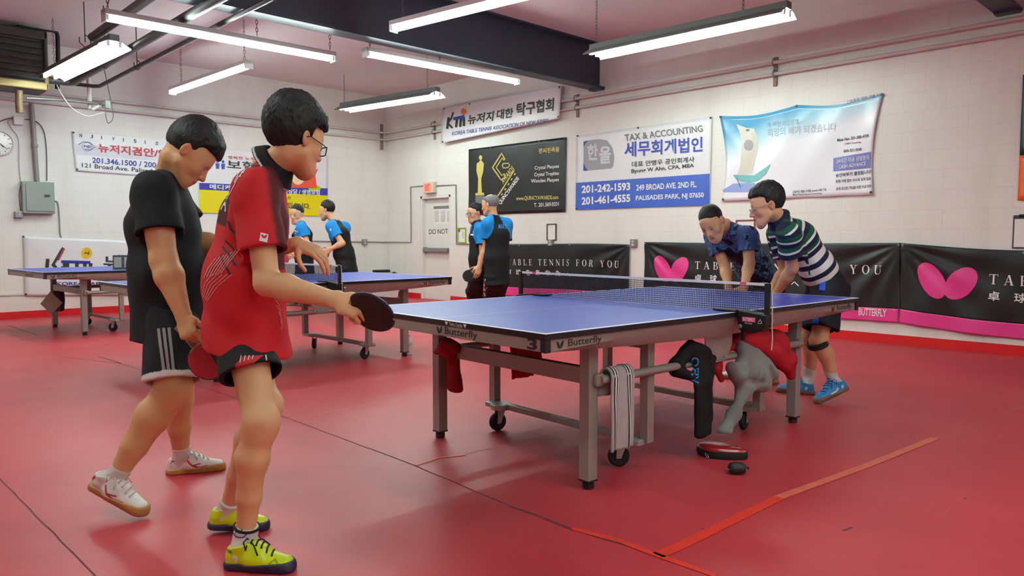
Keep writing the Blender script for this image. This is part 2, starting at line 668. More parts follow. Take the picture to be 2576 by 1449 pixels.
def lamp(name_px, label, z, kind, L=None, a=None, b=None, drop=None, chains=(0.12, 0.88)):
    A = on_z(*name_px[0], z) if a is None else np.array(a, float)
    B = on_z(*name_px[1], z) if b is None else np.array(b, float)
    d = (B - A) / np.linalg.norm(B - A)
    if L:
        B = A + d * L
    L = np.linalg.norm(B - A)
    c = (A + B) / 2
    t = thing('fluorescent_lamp', label, 'lamp', (c[0], c[1], z), math.atan2(d[1], d[0]), 'hanging fluorescent lamps')
    g = G()
    if kind == 'strip':
        g.box((0, 0, 0.05), (L, 0.11, 0.05))
        g.box((-L / 2 + 0.01, 0, 0.02), (0.02, 0.11, 0.11))
        g.box((L / 2 - 0.01, 0, 0.02), (0.02, 0.11, 0.11))
        g.build('housing', M_LAMPW, t, bevel=0.006)
        ys = (-0.033, 0.033)
        zt = 0.0
    else:
        g.box((0, 0, 0.075), (L, 0.1, 0.07))
        g.build('housing', M_LAMPG, t, bevel=0.006)
        g = G()
        pr = [(-0.17, -0.03), (-0.165, -0.012), (-0.07, 0.042), (0.07, 0.042), (0.165, -0.012), (0.17, -0.03)]
        vs, fs = [], []
        for i, x in enumerate((-L / 2, L / 2)):
            vs += [(x, p[0], p[1]) for p in pr]
        fs = [(k, k + 1, 7 + k, 6 + k) for k in range(5)]
        g.add(vs, fs)
        # grey outside and white inside
        o = g.build('reflector', [M_LAMPG, M_LAMPW], t, thick=0.004)
        o.modifiers['s'].material_offset = 1
        me = o.data
        for p in me.polygons:
            if p.normal.z < 0:
                p.flip()
        me.update()
        o.modifiers['s'].offset = -1
        ys = (-0.06, 0.06)
        zt = 0.0
    for y in ys:
        g = G()
        g.cyl((-L / 2 + 0.045, y, zt), (L / 2 - 0.045, y, zt), 0.019, 10)
        tb = g.build('tube', M_TUBE, t, smooth=True)
        for sgn in (-1, 1):
            g = G()
            g.box((sgn * (L / 2 - 0.03), y, zt + 0.012), (0.022, 0.03, 0.06))
            g.build('tube_socket', M_LAMPW, t)
    for u in chains:
        x = (u - 0.5) * L
        g = G()
        chain(g, (x, 0, 0.1), (x, 0, (ZC if drop is None else drop) - z), 0.05)
        g.build('chain', M_CHAIN, t)
    return t


lamp(((258, 44), (840, 150)), 'long white strip lamp in front of the dark struts at the upper left', 3.1, 'strip', drop=None, chains=(0.02, 0.62, 0.98))
lamp(((124, 195), (289, 112)), 'lamp with a grey reflector hanging beside the heater', 3.22, 'reflector', chains=(0.1, 0.92))
lamp(((433, 233), (627, 166)), 'slim strip lamp above the boy in the black shirt', 3.32, 'strip', chains=(0.14, 0.95))
lamp(((988, 74), (1300, -3)), 'bright strip lamp leaving the picture at the top centre', 3.24, 'strip', L=2.44, chains=(0.06, 0.9))
lamp(((917, 136), (1303, 207)), 'strip lamp hung right under the dark steel beam', 3.17, 'strip', drop=3.3, chains=(0.03, 0.45, 0.97))
lamp(((860, 276), (1102, 237)), 'lamp with a grey reflector hanging in front of the white association banner', 3.34, 'reflector', chains=(0.03, 0.9))
lamp(((1488, 138), (1986, 32)), 'large reflector lamp hanging above the tax and accounting banner', 3.3, 'reflector', chains=(0.03, 0.8))
# lamps of the same rows outside the picture
for k, (x, y) in enumerate(((0.9, -5.4), (-0.6, -2.0), (-3.4, -4.2), (-3.6, 1.2), (-5.2, 5.4), (-2.4, -5.2))):
    lamp(None, 'fluorescent lamp of the same rows outside the picture, number %d from the camera' % (k + 1), 3.28, 'reflector', a=(x, y + 1.22, 3.28), b=(x, y - 1.22, 3.28))
# ------------------------------------------------------------------ tables
def top_mat():
    t = NT('blue_table_top')
    co = t.coords()
    s = t.sep(co)
    ax = t.math('ABSOLUTE', s[0])
    ay = t.math('ABSOLUTE', s[1])
    l1 = t.math('GREATER_THAN', ax, 1.35)
    l2 = t.math('GREATER_THAN', ay, 0.7425)
    l3 = t.math('LESS_THAN', ay, 0.0015)
    ln = t.math('MAXIMUM', t.math('MAXIMUM', l1, l2), t.math('MULTIPLY', l3, 0.75))
    n = t.noise(co, 4, 3)
    blue = t.mix(n, lin((34, 58, 168)), lin((42, 68, 180)))
    c = t.mix(ln, blue, lin((226, 232, 240)))
    nz = t.sep(t.n('ShaderNodeNewGeometry').outputs['Normal'])[2]
    up = t.math('GREATER_THAN', nz, 0.5)
    c = t.mix(up, lin((20, 22, 30)), c)
    t.link(c, t.b.inputs['Base Color'])
    t.b.inputs['Roughness'].default_value = 0.36
    t.b.inputs['Specular IOR Level'].default_value = 0.5
    t.bump(t.noise(co, 300, 2), 0.05, 0.001)
    return t.m


M_TOP = top_mat()
M_FRAME = mat('silver_grey_paint', (150, 146, 140), 0.42, 0.25, var=0.04, scale=8)
M_FRAMED = mat('dark_mark', (38, 34, 34), 0.5)
M_CORNER = mat('black_corner', (22, 22, 28), 0.5)
M_PLATE = mat('cast_grey_metal', (168, 172, 168), 0.4, 0.4, var=0.08)
M_TYRE = M_RUBBER


def table(name, label, loc, rz, number=None):
    t = thing(name, label, 'table', loc, rz, 'blue table tennis tables')
    ZT = 0.76
    for sx in (-1, 1):
        g = G()
        g.box((sx * 0.6865, 0, ZT - 0.0125), (1.367, 1.525, 0.025))
        g.build('tabletop', M_TOP, t, bevel=0.0015, seg=1)
    # end aprons
    for sx in (-1, 1):
        g = G()
        g.box((sx * 1.352, 0, ZT - 0.05), (0.024, 1.48, 0.052))
        g.build('end_apron', M_FRAME, t, bevel=0.003)
    # side aprons: flat face tapering into a slanted underside
    for sy in (-1, 1):
        g = G()
        xs = np.linspace(-1.345, 1.345, 41)
        vs, fs = [], []
        for x in xs:
            u = min(1, abs(x) / 1.345)
            k = max(0.0, (u - 0.12) / 0.88)
            h = 0.012 + 0.04 * k ** 1.3
            H = 0.052 + 0.045 * (1 - k ** 1.5)
            y0 = 0.748
            y1 = 0.70 + 0.035 * k ** 2
            for (yy, zz) in ((y0 - 0.02, ZT - 0.025), (y0, ZT - 0.026), (y0, ZT - 0.026 - h), (y1, ZT - 0.026 - H), (y1 - 0.03, ZT - 0.026 - H)):
                vs.append((x, sy * yy, zz))
        for i in range(len(xs) - 1):
            for j in range(4):
                fs.append((i * 5 + j, i * 5 + j + 1, i * 5 + j + 6, i * 5 + j + 5))
        g.add(vs, fs)
        g.build('side_apron', M_FRAME, t, smooth=True)
    for sx in (-1, 1):
        for sy in (-1, 1):
            g = G()
            g.box((sx * 1.351, sy * 0.744, ZT - 0.051), (0.032, 0.032, 0.054))
            g.build('corner_cap', M_CORNER, t, bevel=0.004)
    # lettering on the aprons
    for sy in (-1, 1):
        fn = lambda a, b, sy=sy: (-sy * a, sy * 0.7495, b)
        for cc in (-1.16, 1.16):
            g = G()
            put_text(g, 'Butterfly', (cc - 0.07, 0.6885), (cc + 0.13, 0.6885), (cc - 0.07, 0.727), fn, 0.008)
            g.build('lettering', M_FRAMED, t)
            g = G()
            wings(g, cc - 0.117, 0.708, 0.036, fn)
            g.build('wing_mark', M_FRAMED, t)
    for sx in (-1, 1):
        fn = lambda a, b, sx=sx: (sx * 1.3655, sx * a, b)
        g = G()
        put_text(g, 'Butterfly', (0.09, 0.6865), (0.33, 0.6865), (0.09, 0.729), fn, 0.008)
        g.build('lettering', M_FRAMED, t)
        g = G()
        wings(g, 0.045, 0.71, 0.038, fn)
        g.build('wing_mark', M_FRAMED, t)
    g = G()
    fn = lambda a, b: (-1.3702 - 0.0006, -a, b)
    put_text(g, 'Table Tennis', (0.13, 0.7425), (0.23, 0.7425), (0.13, 0.753), fn)
    put_text(g, 'Centrefold', (0.14, 0.737), (0.23, 0.737), (0.14, 0.742), fn)
    put_poly(g, [(0.098, 0.754), (0.124, 0.754), (0.111, 0.737)], fn)
    put_poly(g, [(0.236, 0.754), (0.262, 0.754), (0.249, 0.737)], fn)
    g.build('edge_mark', M_INKW, t)
    if number:
        g = G()
        fn = lambda a, b: (-1.3655, -a, b)
        put_text(g, number, (0.652, 0.6885), (0.71, 0.6885), (0.652, 0.7335), fn, 0.03)
        g.build('table_number', M_FRAMED, t)
    # outer legs
    for sx in (-1, 1):
        for sy in (-1, 1):
            x, y = sx * 0.92, sy * 0.575
            g = G()
            g.box((x, y, 0.372), (0.06, 0.06, 0.664))
            lg = g.build('leg', M_FRAME, t, bevel=0.003)
            g = G()
            g.box((x, y, 0.039), (0.062, 0.062, 0.008))
            g.lathe([(0.024, 0.0), (0.027, 0.004), (0.027, 0.026), (0.014, 0.03), (0.014, 0.04)], (x, y, 0), 16)
            g.build('foot', M_BLACK, lg)
        g = G()
        g.box((sx * 0.92, 0, 0.516), (0.04, 1.09, 0.076))
        g.build('end_bar', M_FRAME, t, bevel=0.003)
        # wheel frame
        for sy in (-1, 1):
            x, y = sx * 0.51, sy * 0.58
            g = G()
            g.box((x, y, 0.405), (0.05, 0.05, 0.53))
            g.build('wheel_post', M_FRAME, t, bevel=0.003)
            g = G()
            px, py = sx * 0.555, sy * 0.47
            n = 24
            out = []
            for i in range(n):
                a = 2 * math.pi * i / n
                out.append((px + 0.062 * math.cos(a), py + 0.062 * math.sin(a)))
            g.prism(out, lambda a, b, h: (a, b, h), 0.128, 0.158)
            g.box(((px + x) / 2, (py + y) / 2, 0.143), (0.1, 0.12, 0.026))
            pl = g.build('wheel_plate', M_PLATE, t, bevel=0.003)
            g = G()
            ca = 0.5 * sx + 0.3 * sy
            ux, uy = math.cos(ca), math.sin(ca)
            wx, wy = px - 0.022 * ux, py - 0.022 * uy
            for s2 in (-1, 1):
                g.add([(px + 0.02 * ux - s2 * 0.02 * uy, py + 0.02 * uy + s2 * 0.02 * ux, 0.13), (px - 0.03 * ux - s2 * 0.02 * uy, py - 0.03 * uy + s2 * 0.02 * ux, 0.13),
                       (wx - 0.012 * ux - s2 * 0.02 * uy, wy - 0.012 * uy + s2 * 0.02 * ux, 0.045), (wx + 0.012 * ux - s2 * 0.02 * uy, wy + 0.012 * uy + s2 * 0.02 * ux, 0.045)], [(0, 1, 2, 3)])
            g.box((px, py, 0.125), (0.05, 0.05, 0.008), ca)
            g.build('caster_fork', M_PLATE, t, thick=0.003)
            g = G()
            ax = np.array([-uy, ux, 0])
            prof = [(0.02, -0.013), (0.044, -0.0155), (0.053, -0.009), (0.055, 0.0), (0.053, 0.009), (0.044, 0.0155), (0.02, 0.013)]
            vs, fs = [], []
            for (r, h) in prof:
                for j in range(24):
                    a = 2 * math.pi * j / 24
                    vs.append(np.array([wx, wy, 0.055]) + ax * h + r * (np.array([ux, uy, 0]) * math.cos(a) + np.array([0, 0, 1]) * math.sin(a)))
            for i in range(len(prof) - 1):
                for j in range(24):
                    fs.append((i * 24 + j, i * 24 + (j + 1) % 24, (i + 1) * 24 + (j + 1) % 24, (i + 1) * 24 + j))
            fs += [tuple(range(24)), tuple(range(144, 168))]
            g.add(vs, fs)
            g.build('wheel', M_TYRE, t, smooth=True)
        g = G()
        g.box((sx * 0.535, 0, 0.146), (0.04, 0.86, 0.034))
        g.build('low_bar', M_FRAME, t, bevel=0.003)
        g = G()
        g.box((sx * 0.51, 0, 0.63), (0.04, 1.1, 0.06))
        g.build('cross_bar', M_FRAME, t, bevel=0.003)
    for sy in (-1, 1):
        g = G()
        g.tube([(-0.9, sy * 0.625, 0.5), (0.9, sy * 0.625, 0.5)], 0.021, 12)
        rl = g.build('side_rail', M_FRAME, t, smooth=True)
        g = G()
        for x in (-0.9, 0.9):
            g = G()
            g.box((x, sy * 0.615, 0.5), (0.05, 0.03, 0.058))
            g.build('rail_bracket', M_FRAME, rl, bevel=0.008)
        g = G()
        g.prism([(-0.13, 0.68), (0.13, 0.68), (0.125, 0.57), (0.07, 0.485), (-0.07, 0.485), (-0.115, 0.57)], lambda a, b, h: (a, h, b), sy * 0.636, sy * 0.644)
        for x in (-0.09, 0.09):
            g.cyl((x, sy * 0.64, 0.655), (x, sy * 0.652, 0.655), 0.012, 10)
            g.cyl((x * 0.6, sy * 0.64, 0.51), (x * 0.6, sy * 0.652, 0.51), 0.008, 10)
        g.build('centre_plate', M_PLATE, t, bevel=0.002)
    return t


def net(label, loc, rz, detail=True):
    t = thing('table_tennis_net', label, 'net', loc, rz, 'nets on the tables')
    ZT = 0.76
    M_NET = mat('dark_net_thread', (20, 22, 40), 0.8)
    M_PINK = mat('pink_label', (226, 74, 150), 0.5)
    for sy in (-1, 1):
        g = G()
        g.box((0, sy * 0.915, 0.82), (0.022, 0.026, 0.185))
        g.build('post', M_BLACK, t, bevel=0.004)
        g = G()
        pl = [(0.767, ZT + 0.012), (0.93, ZT - 0.005), (0.93, ZT - 0.06), (0.90, ZT - 0.085), (0.86, ZT - 0.098), (0.80, ZT - 0.098), (0.775, ZT - 0.085), (0.767, ZT - 0.02)]
        g.prism(pl, lambda a, b, h: (h, sy * a, b), -0.034, 0.034)
        g.box((-0.012, sy * 0.702, ZT + 0.0075), (0.075, 0.14, 0.010))
        g.box((0, sy * 0.785, ZT - 0.115), (0.02, 0.02, 0.06))
        cl = g.build('clamp', M_BLACK, t, bevel=0.004)
        g = G()
        g.lathe([(0.009, 0), (0.009, 0.022), (0.006, 0.024)], (0.036, sy * 0.915, ZT - 0.045), 12, 'x')
        g.lathe([(0.009, 0), (0.012, 0.012), (0.006, 0.014)], (-0.05, sy * 0.79, ZT - 0.07), 12, 'x')
        g.build('clamp_screw', M_STEEL, cl)
        if detail:
            fn = lambda a, b, sy=sy: (-0.0346, -a, b)
            g = G()
            put_poly(g, [(-sy * 0.80 - 0.035, 0.716), (-sy * 0.80 + 0.035, 0.716), (-sy * 0.80 + 0.035, 0.739), (-sy * 0.80 - 0.035, 0.739)] if False else
                     [(-sy * 0.835 - 0.037, 0.716), (-sy * 0.835 + 0.037, 0.716), (-sy * 0.835 + 0.037, 0.74), (-sy * 0.835 - 0.037, 0.74)], fn)
            g.build('label_plate', M_PINK, t)
            fn2 = lambda a, b, sy=sy: (-0.0350, -a, b)
            g = G()
            c = -sy * 0.835
            put_text(g, 'BUTTERFLY', (c - 0.032, 0.72), (c + 0.032, 0.72), (c - 0.032, 0.736), fn2, 0.01)
            put_text(g, 'Europa', (c - 0.02, 0.703), (c + 0.02, 0.703), (c - 0.02, 0.714), fn2)
            put_strip(g, [(c + 0.05, 0.712), (c + 0.075, 0.714)], 0.002, fn2)
            put_strip(g, [(c + 0.053, 0.718), (c + 0.066, 0.735), (c + 0.068, 0.718), (c + 0.073, 0.724)], 0.003, fn2)
            g.build('lettering', M_INKW, t)
    g = G()
    rnd = random.Random(7)
    y0, y1, z0, z1 = -0.9, 0.9, ZT + 0.006, ZT + 0.139
    n = 166
    def sagx(y, z):
        return 0.004 * math.sin(y * 9 + z * 20)
    for i in range(n + 1):
        y = y0 + (y1 - y0) * i / n
        zz = [z0, (z0 + z1) / 2, z1]
        w = 0.0017
        pts = [(sagx(y, z), y + 0.001 * math.sin(z * 60 + i), z) for z in zz]
        g.tube(pts, w, 4, cap=False)
    for k in range(12):
        z = z0 + (z1 - z0) * k / 11.5
        g.tube([(sagx(y0 + (y1 - y0) * j / 40, z), y0 + (y1 - y0) * j / 40, z) for j in range(41)], 0.0013, 4, cap=False)
    g.build('netting', M_NET, t)
    g = G()
    g.box((0, 0, ZT + 0.145), (0.005, 1.80, 0.014))
    g.build('top_tape', M_INKW, t)
    g = G()
    for y in (-0.78, 0.78):
        g.box((0, y, ZT + 0.145), (0.0062, 0.035, 0.0145))
    g.build('tape_mark', M_PINK, t)
    g = G()
    g.tube([(0.0, -0.9, ZT + 0.152), (0.006, -0.932, ZT + 0.15), (0.012, -0.936, ZT + 0.05), (0.012, -0.936, ZT - 0.06), (0.016, -0.938, ZT - 0.12), (0.014, -0.936, ZT - 0.18)], 0.003, 6)
    g.build('cord', mat('white_cord', (214, 210, 200), 0.7), t, smooth=True)
    return t


T1 = ((0, 0, 0), -0.0464)
T2 = ((-0.22, 7.72, 0), math.radians(3))
T3 = ((-0.235, 3.75, 0), math.radians(1.2))
table('table_tennis_table', 'blue table tennis table with the number 3 on its grey apron, nearest to the camera', *T1, number='3')
table('table_tennis_table', 'blue table tennis table at the far left in front of the white floor level banner', *T2)
table('table_tennis_table', 'blue table tennis table behind the man in the red shirt', *T3)
net('net with a pink clamp label across table number 3', *T1)
net('net across the table behind the man in the red shirt', *T3, detail=False)
net('net across the far left table, mostly behind the boy in black', *T2, detail=False)
# ------------------------------------------------------------------ banners
def pj(P):
    d = np.asarray(P, float) - CAM
    z = d @ _f
    return np.array([1288 + FPX * (d @ _r) / z, 724.5 - FPX * (d @ _u) / z])


def vinyl(name, c, rough=0.3, var=0.03):
    return mat('vinyl_' + name, c, rough, var=var, scale=3)


V_WHITE = vinyl('white', (226, 227, 230))
V_BLACK = vinyl('black', (20, 20, 23), 0.42)
V_BLUE = vinyl('blue', (62, 96, 190))
V_PINK = vinyl('pink', (224, 62, 142), 0.4)
V_YELLOW = vinyl('yellow', (226, 210, 8))
V_NAVY = vinyl('navy', (48, 50, 150))
I_GOLD = mat('gold_ink', (206, 192, 104), 0.45)
I_GREY = mat('grey_print', (112, 114, 120), 0.5)
I_BLUE = mat('blue_print', (54, 74, 172), 0.5)
I_NAVY = mat('navy_print', (52, 50, 140), 0.5)
I_RED = mat('red_print', (176, 48, 52), 0.5)
I_DARK = mat('charcoal_print', (44, 44, 48), 0.5)


def resample_px(pts, step):
    pts = [np.array(p, float) for p in pts]
    out = [pts[0]]
    for a, b in zip(pts[:-1], pts[1:]):
        n = max(1, int(np.linalg.norm(b - a) / step))
        out += [a + (b - a) * (i + 1) / n for i in range(n)]
    return out


def fan(g, poly, fn, rings=4):
    """a filled outline that follows a wavy sheet"""
    P = [np.array(p, float) for p in resample_px(list(poly) + [poly[0]], 6)[:-1]]
    c = sum(P) / len(P)
    n = len(P)
    vs = [fn(*c)]
    for k in range(1, rings + 1):
        vs += [fn(*(c + (p - c) * k / rings)) for p in P]
    fs = [(0, 1 + j, 1 + (j + 1) % n) for j in range(n)]
    for k in range(rings - 1):
        fs += [(1 + k * n + j, 1 + (k + 1) * n + j, 1 + (k + 1) * n + (j + 1) % n, 1 + k * n + (j + 1) % n) for j in range(n)]
    g.add(vs, fs)


class Banner:
    def __init__(s, name, label, cat, wall, tl, tr, br, bl, m, wr=0.006, seed=0, top=None, bow=0.0, off=0.014, group=None, nx=44, ny=22):
        s.wall, s.off, s.wr, s.seed = wall, off, wr, seed
        s.c = [np.array(p, float) for p in (tl, tr, br, bl)]
        c = sum(s.c) / 4
        p = s.pt(*c)
        s.o = p * 0
        s.t = thing(name, label, cat, p, 0, group)
        s.base = p
        g = G()
        vs = []
        for j in range(ny + 1):
            v = j / ny
            for i in range(nx + 1):
                u = i / nx
                a = s.c[0] * (1 - u) + s.c[1] * u
                if top:
                    a = a + np.array([0, top(u)])
                b = s.c[3] * (1 - u) + s.c[2] * u
                q = a * (1 - v) + b * v
                q = q + np.array([bow * (1 if u < 0.5 else -1) * abs(2 * u - 1) ** 3 * 4 * v * (1 - v), 0])
                vs.append(s.fn(0)(q[0], q[1]))
        fs = [(j * (nx + 1) + i, j * (nx + 1) + i + 1, (j + 1) * (nx + 1) + i + 1, (j + 1) * (nx + 1) + i) for j in range(ny) for i in range(nx)]
        g.add(vs, fs)
        s.sheet = g.build('sheet', m, s.t, smooth='all', thick=0.002)

    def pt(s, a, b):
        return on_x(a, b) if s.wall == 'x' else on_y(a, b)

    def wave(s, P):
        h = P[1] if s.wall == 'x' else P[0]
        z = P[2]
        k = s.seed
        return s.wr * (0.6 * math.sin(3.1 * h + 2.2 * z + k) + 0.4 * math.sin(7.3 * h - 4.1 * z + 2 * k) + 0.3 * math.sin(13 * h + 9 * z + 3 * k))

    def fn(s, lift):
        def f(a, b):
            P = s.pt(a, b)
            d = s.off + s.wr + s.wave(P) + lift
            P = P.copy()
            P[0 if s.wall == 'x' else 1] -= d
            return P - s.base
        return f

    def text(s, items, m, name='lettering', lift=0.0055):
        for it in items:
            g = G()
            st, p0, p1, h = it[:4]
            kw = it[4] if len(it) > 4 else {}
            p2 = (p0[0] + kw.get('slant', 0), p0[1] - h)
            put_text(g, st, p0, p1, p2, s.fn(lift), kw.get('bold', 0.012), kw.get('sx', 1.0))
            g.build(name, m, s.t)

    def polys(s, polys, m, name, lift=0.004):
        for p in polys:
            g = G()
            fan(g, p, s.fn(lift))
            g.build(name, m, s.t)

    def strips(s, strips, m, name, lift=0.0055):
        g = G()
        for p, w in strips:
            put_strip(g, resample_px(p, 8), w, s.fn(lift))
        g.build(name, m, s.t)

    def quad(s, p0, p1, p2, p3, m, name, lift=0.002, nx=24, ny=6):
        """bilinear patch p0 low left, p1 low right, p2 top right, p3 top left following the sheet"""
        p0, p1, p2, p3 = (np.array(p, float) for p in (p0, p1, p2, p3))
        g = G()
        f = s.fn(lift)
        vs = []
        for j in range(ny + 1):
            v = j / ny
            for i in range(nx + 1):
                u = i / nx
                q = (p0 * (1 - u) + p1 * u) * (1 - v) + (p3 * (1 - u) + p2 * u) * v
                vs.append(f(*q))
        g.add(vs, [(j * (nx + 1) + i, j * (nx + 1) + i + 1, (j + 1) * (nx + 1) + i + 1, (j + 1) * (nx + 1) + i) for j in range(ny) for i in range(nx)])
        return g.build(name, m, s.t, smooth='all')

    def pegs(s, pts):
        for p in pts:
            P = s.fn(0.002)(*p)
            g = G()
            d = np.array([-0.008, 0, 0]) if s.wall == 'x' else np.array([0, -0.008, 0])
            g.cyl(P, P + d, 0.014, 10)
            g.build('eyelet', M_DARK, s.t)


# association banner (white, high on the right wall)
b = Banner('vinyl_banner', 'long white association banner, highest on the right wall left of the beam end', 'banner', 'x', (1128, 273), (1425, 218), (1420, 300), (1122, 362), V_WHITE, 0.007, 1, off=0.112, group='wall banners')
b.text([('뉴저지', (1189, 316), (1254, 306), 25, {'bold': 0.03, 'slant': 3}), ('대한', (1262, 303), (1304, 298), 25, {'bold': 0.03, 'slant': 3}), ('탁구협회', (1313, 295), (1406, 281), 33, {'bold': 0.03, 'slant': 2})], I_DARK)
b.text([('KOREA TABLE TENNIS ASSOCIATION OF NEW JERSEY', (1150, 346), (1392, 313), 13, {'bold': 0.01, 'slant': 2})], I_NAVY)
b.strips([([(1139, 326), (1143, 297)], 6), ([(1139, 314), (1149, 300), (1154, 284)], 4), ([(1141, 312), (1152, 324)], 5), ([(1161, 322), (1163, 302)], 6), ([(1171, 321), (1173, 300)], 6), ([(1180, 319), (1180, 298)], 6)], I_DARK, 'logo')
b.strips([([(1154, 301), (1182, 295)], 8)], I_BLUE, 'logo')
b.polys([ell(1180, 283, 7, 8)], mat('orange_print', (222, 128, 62), 0.5), 'logo', 0.0068)
b.pegs([(1131, 276), (1195, 264), (1420, 222), (1418, 296), (1127, 358)])

# awards banner (black)
b = Banner('vinyl_banner', 'black awards banner with gold trophy and gold lettering on the right wall', 'banner', 'x', (1181, 376), (1427, 345), (1425, 533), (1181, 541), V_BLACK, 0.008, 2, group='wall banners')
b.text([('퀸씨판촉물', (1358, 387), (1410, 382), 13, {'bold': 0.02}), ('AWARDS', (1269, 464), (1298, 427), 11, {'bold': 0.02, 'slant': -6}), ('www.QUINCYAWARDS.com', (1301, 506), (1408, 503), 12, {'bold': 0.02})], I_GOLD)
b.text([('Crystal Plaques', (1347, 430), (1409, 425), 12, {}), ('Crystal Trophies', (1346, 447), (1409, 443), 12, {}), ('Wooden Plaques', (1338, 463), (1409, 459), 12, {}), ('T. 201.569.0331', (1346, 521), (1409, 518), 10, {}), ('QUINCYAWARDS', (1263, 517), (1311, 452), 9, {'bold': 0.025, 'slant': -7})], M_INKW)
b.strips([([(1274, 402), (1265, 386), (1242, 422), (1264, 453), (1274, 447), (1272, 438)], 3.2), ([(1272, 404), (1266, 398), (1251, 422), (1266, 442), (1272, 437)], 2.4), ([(1254, 496), (1297, 429)], 3),
          ([(1269, 412), (1283, 411), (1286, 416), (1282, 422), (1270, 423), (1267, 417), (1269, 412)], 2.6)] + [([(1256 + i * 8.2, 504 - i * 12.6), (1259 + i * 8.2, 499 - i * 12.6)], 3) for i in range(6)], I_GOLD, 'logo')
tro = [(1205, 486), (1206, 450), (1201, 430), (1202, 412), (1207, 408), (1212, 402), (1217, 408), (1220, 412), (1219, 430), (1214, 450), (1216, 486)]
b.polys([tro, ell(1211.5, 397, 4, 6), [(1199, 492), (1221, 491), (1221, 485), (1199, 486)]], I_GOLD, 'trophy_print')
b.polys([[(1199, 512), (1222, 511), (1222, 492), (1199, 493)]], I_GREY, 'trophy_print')
b.pegs([(1184, 379), (1237, 372), (1360, 356), (1424, 348), (1422, 530)])

# tax banner
b = Banner('vinyl_banner', 'white and blue tax and accounting banner in the middle of the right wall', 'banner', 'x', (1452, 343), (1793, 293), (1787, 516), (1450, 528), V_WHITE, 0.004, 3, group='wall banners')
b.quad((1450, 528), (1787, 516), (1788, 437), (1451, 460), V_BLUE, 'blue_band')
b.text([('TAX & ACCOUNTING', (1575, 356), (1771, 332), 17, {'bold': 0.022, 'slant': -2})], I_GREY)
b.text([('세무회계법인', (1573, 396), (1770, 382), 38, {'bold': 0.025})], I_BLUE)
b.text([('대표 안병우 공인회계사', (1592, 421), (1749, 408), 14, {'bold': 0.015}), ('Byung W Ahn, CPA, MBA', (1591, 439), (1748, 424), 13, {'bold': 0.02})], I_DARK)
b.text([('201-242-1593', (1466, 487), (1588, 479), 20, {'bold': 0.035}), ('201-461-4555', (1466, 516), (1588, 508), 20, {'bold': 0.035}), ('249 BROAD AVE. 2ND FL.', (1603, 480), (1755, 471), 15, {'bold': 0.025}),
        ('PALISADES PARK, NJ 07650', (1602, 508), (1773, 500), 16, {'bold': 0.025})], M_INKW)
g = G()
arc = [(1470, 355), (1510, 350), (1530, 354), (1543, 372), (1548, 395), (1545, 418), (1540, 424), (1470, 430)]
b.polys([arc], mat('silver_print', (152, 152, 160), 0.4), 'logo')
b.polys([[(1470, 357), (1470, 371), (1476, 360), (1483, 355)], [(1470, 430), (1470, 410), (1476, 422), (1482, 429)]], I_NAVY, 'logo', 0.0052)
b.text([('한', (1480, 404), (1507, 402), 40, {'bold': 0.03}), ('울', (1510, 413), (1540, 411), 44, {'bold': 0.03})], mat('pale_print', (208, 208, 214), 0.4), 'logo', 0.0068)
b.pegs([(1455, 342), (1608, 322), (1790, 297), (1453, 526), (1784, 514)])

# sail boat banner
def ship_mat():
    t = NT('vinyl_sky_print')
    co = t.coords()
    s = t.sep(co)              # local: y along the wall, z height
    z = s[2]
    y = s[1]
    k = t.math('ADD', z, t.math('MULTIPLY', y, 0.22))
    c = t.ramp(t.math('ADD', k, 0.5), [(0.0, lin((236, 238, 246))), (0.62, lin((238, 242, 248))), (0.86, lin((150, 202, 222))), (1.0, lin((84, 160, 198)))])
    t.link(c, t.b.inputs['Base Color'])
    t.b.inputs['Roughness'].default_value = 0.17
    t.b.inputs['Specular IOR Level'].default_value = 0.6
    return t.m


b = Banner('vinyl_banner', 'glossy pale blue banner with a sail boat behind the man in the striped polo', 'banner', 'x', (1812, 292), (2224, 235), (2198, 490), (1818, 507), ship_mat(), 0.011, 4,
           top=lambda u: 11 * (math.sin(math.pi * min(1, u / 0.48)) if u < 0.48 else 1.2 * math.sin(math.pi * (u - 0.48) / 0.52)), bow=13, group='wall banners')
b.text([('꽉 막힌 자금문제~', (1933, 323), (2020, 314), 15, {'bold': 0.004})], mat('faint_grey_print', (168, 172, 186), 0.4))
b.text([('희망의 배가 되겠습니다', (1933, 345), (2106, 330), 21, {'bold': -0.004})], bpy.data.materials['faint_grey_print'])
b.quad((2098, 432), (2193, 423), (2194, 382), (2098, 398), mat('vinyl_violet', (118, 124, 190), 0.3), 'violet_band')
b.text([('24시간 자금 상담문의', (2106, 412), (2188, 402), 12, {'bold': 0.01}), ('CASH ADVANCE', (2112, 425), (2180, 416), 9, {'bold': 0.01})], M_INKW, lift=0.0062)
b.text([('Matt Han 201-388-4709', (2108, 357), (2188, 346), 8, {'bold': 0.015}), ('800-321-2040', (2124, 384), (2170, 379), 7, {'bold': 0.015}), ('승인여부가 결정됩니다!', (2105, 447), (2194, 437), 10, {'bold': 0.015}),
        ('문제 거래 없는 수수료 일체 없음', (2105, 461), (2193, 453), 8, {}), ('자격 조건은 구입을 위한 자금 마련', (2106, 480), (2194, 472), 8, {}), ('신용카드 매출 스케줄 contract 40% 가능', (1996, 487), (2082, 480), 7, {}),
        ('Matt Financing and Consulting', (1997, 493), (2070, 489), 5, {})], I_DARK)
b.text([('CMA Funding', (2126, 366), (2168, 361), 6, {})], I_RED)
b.text([('신용불량 제한 대출 지원', (2133, 262), (2222, 241), 8, {'bold': 0.01})], I_NAVY)
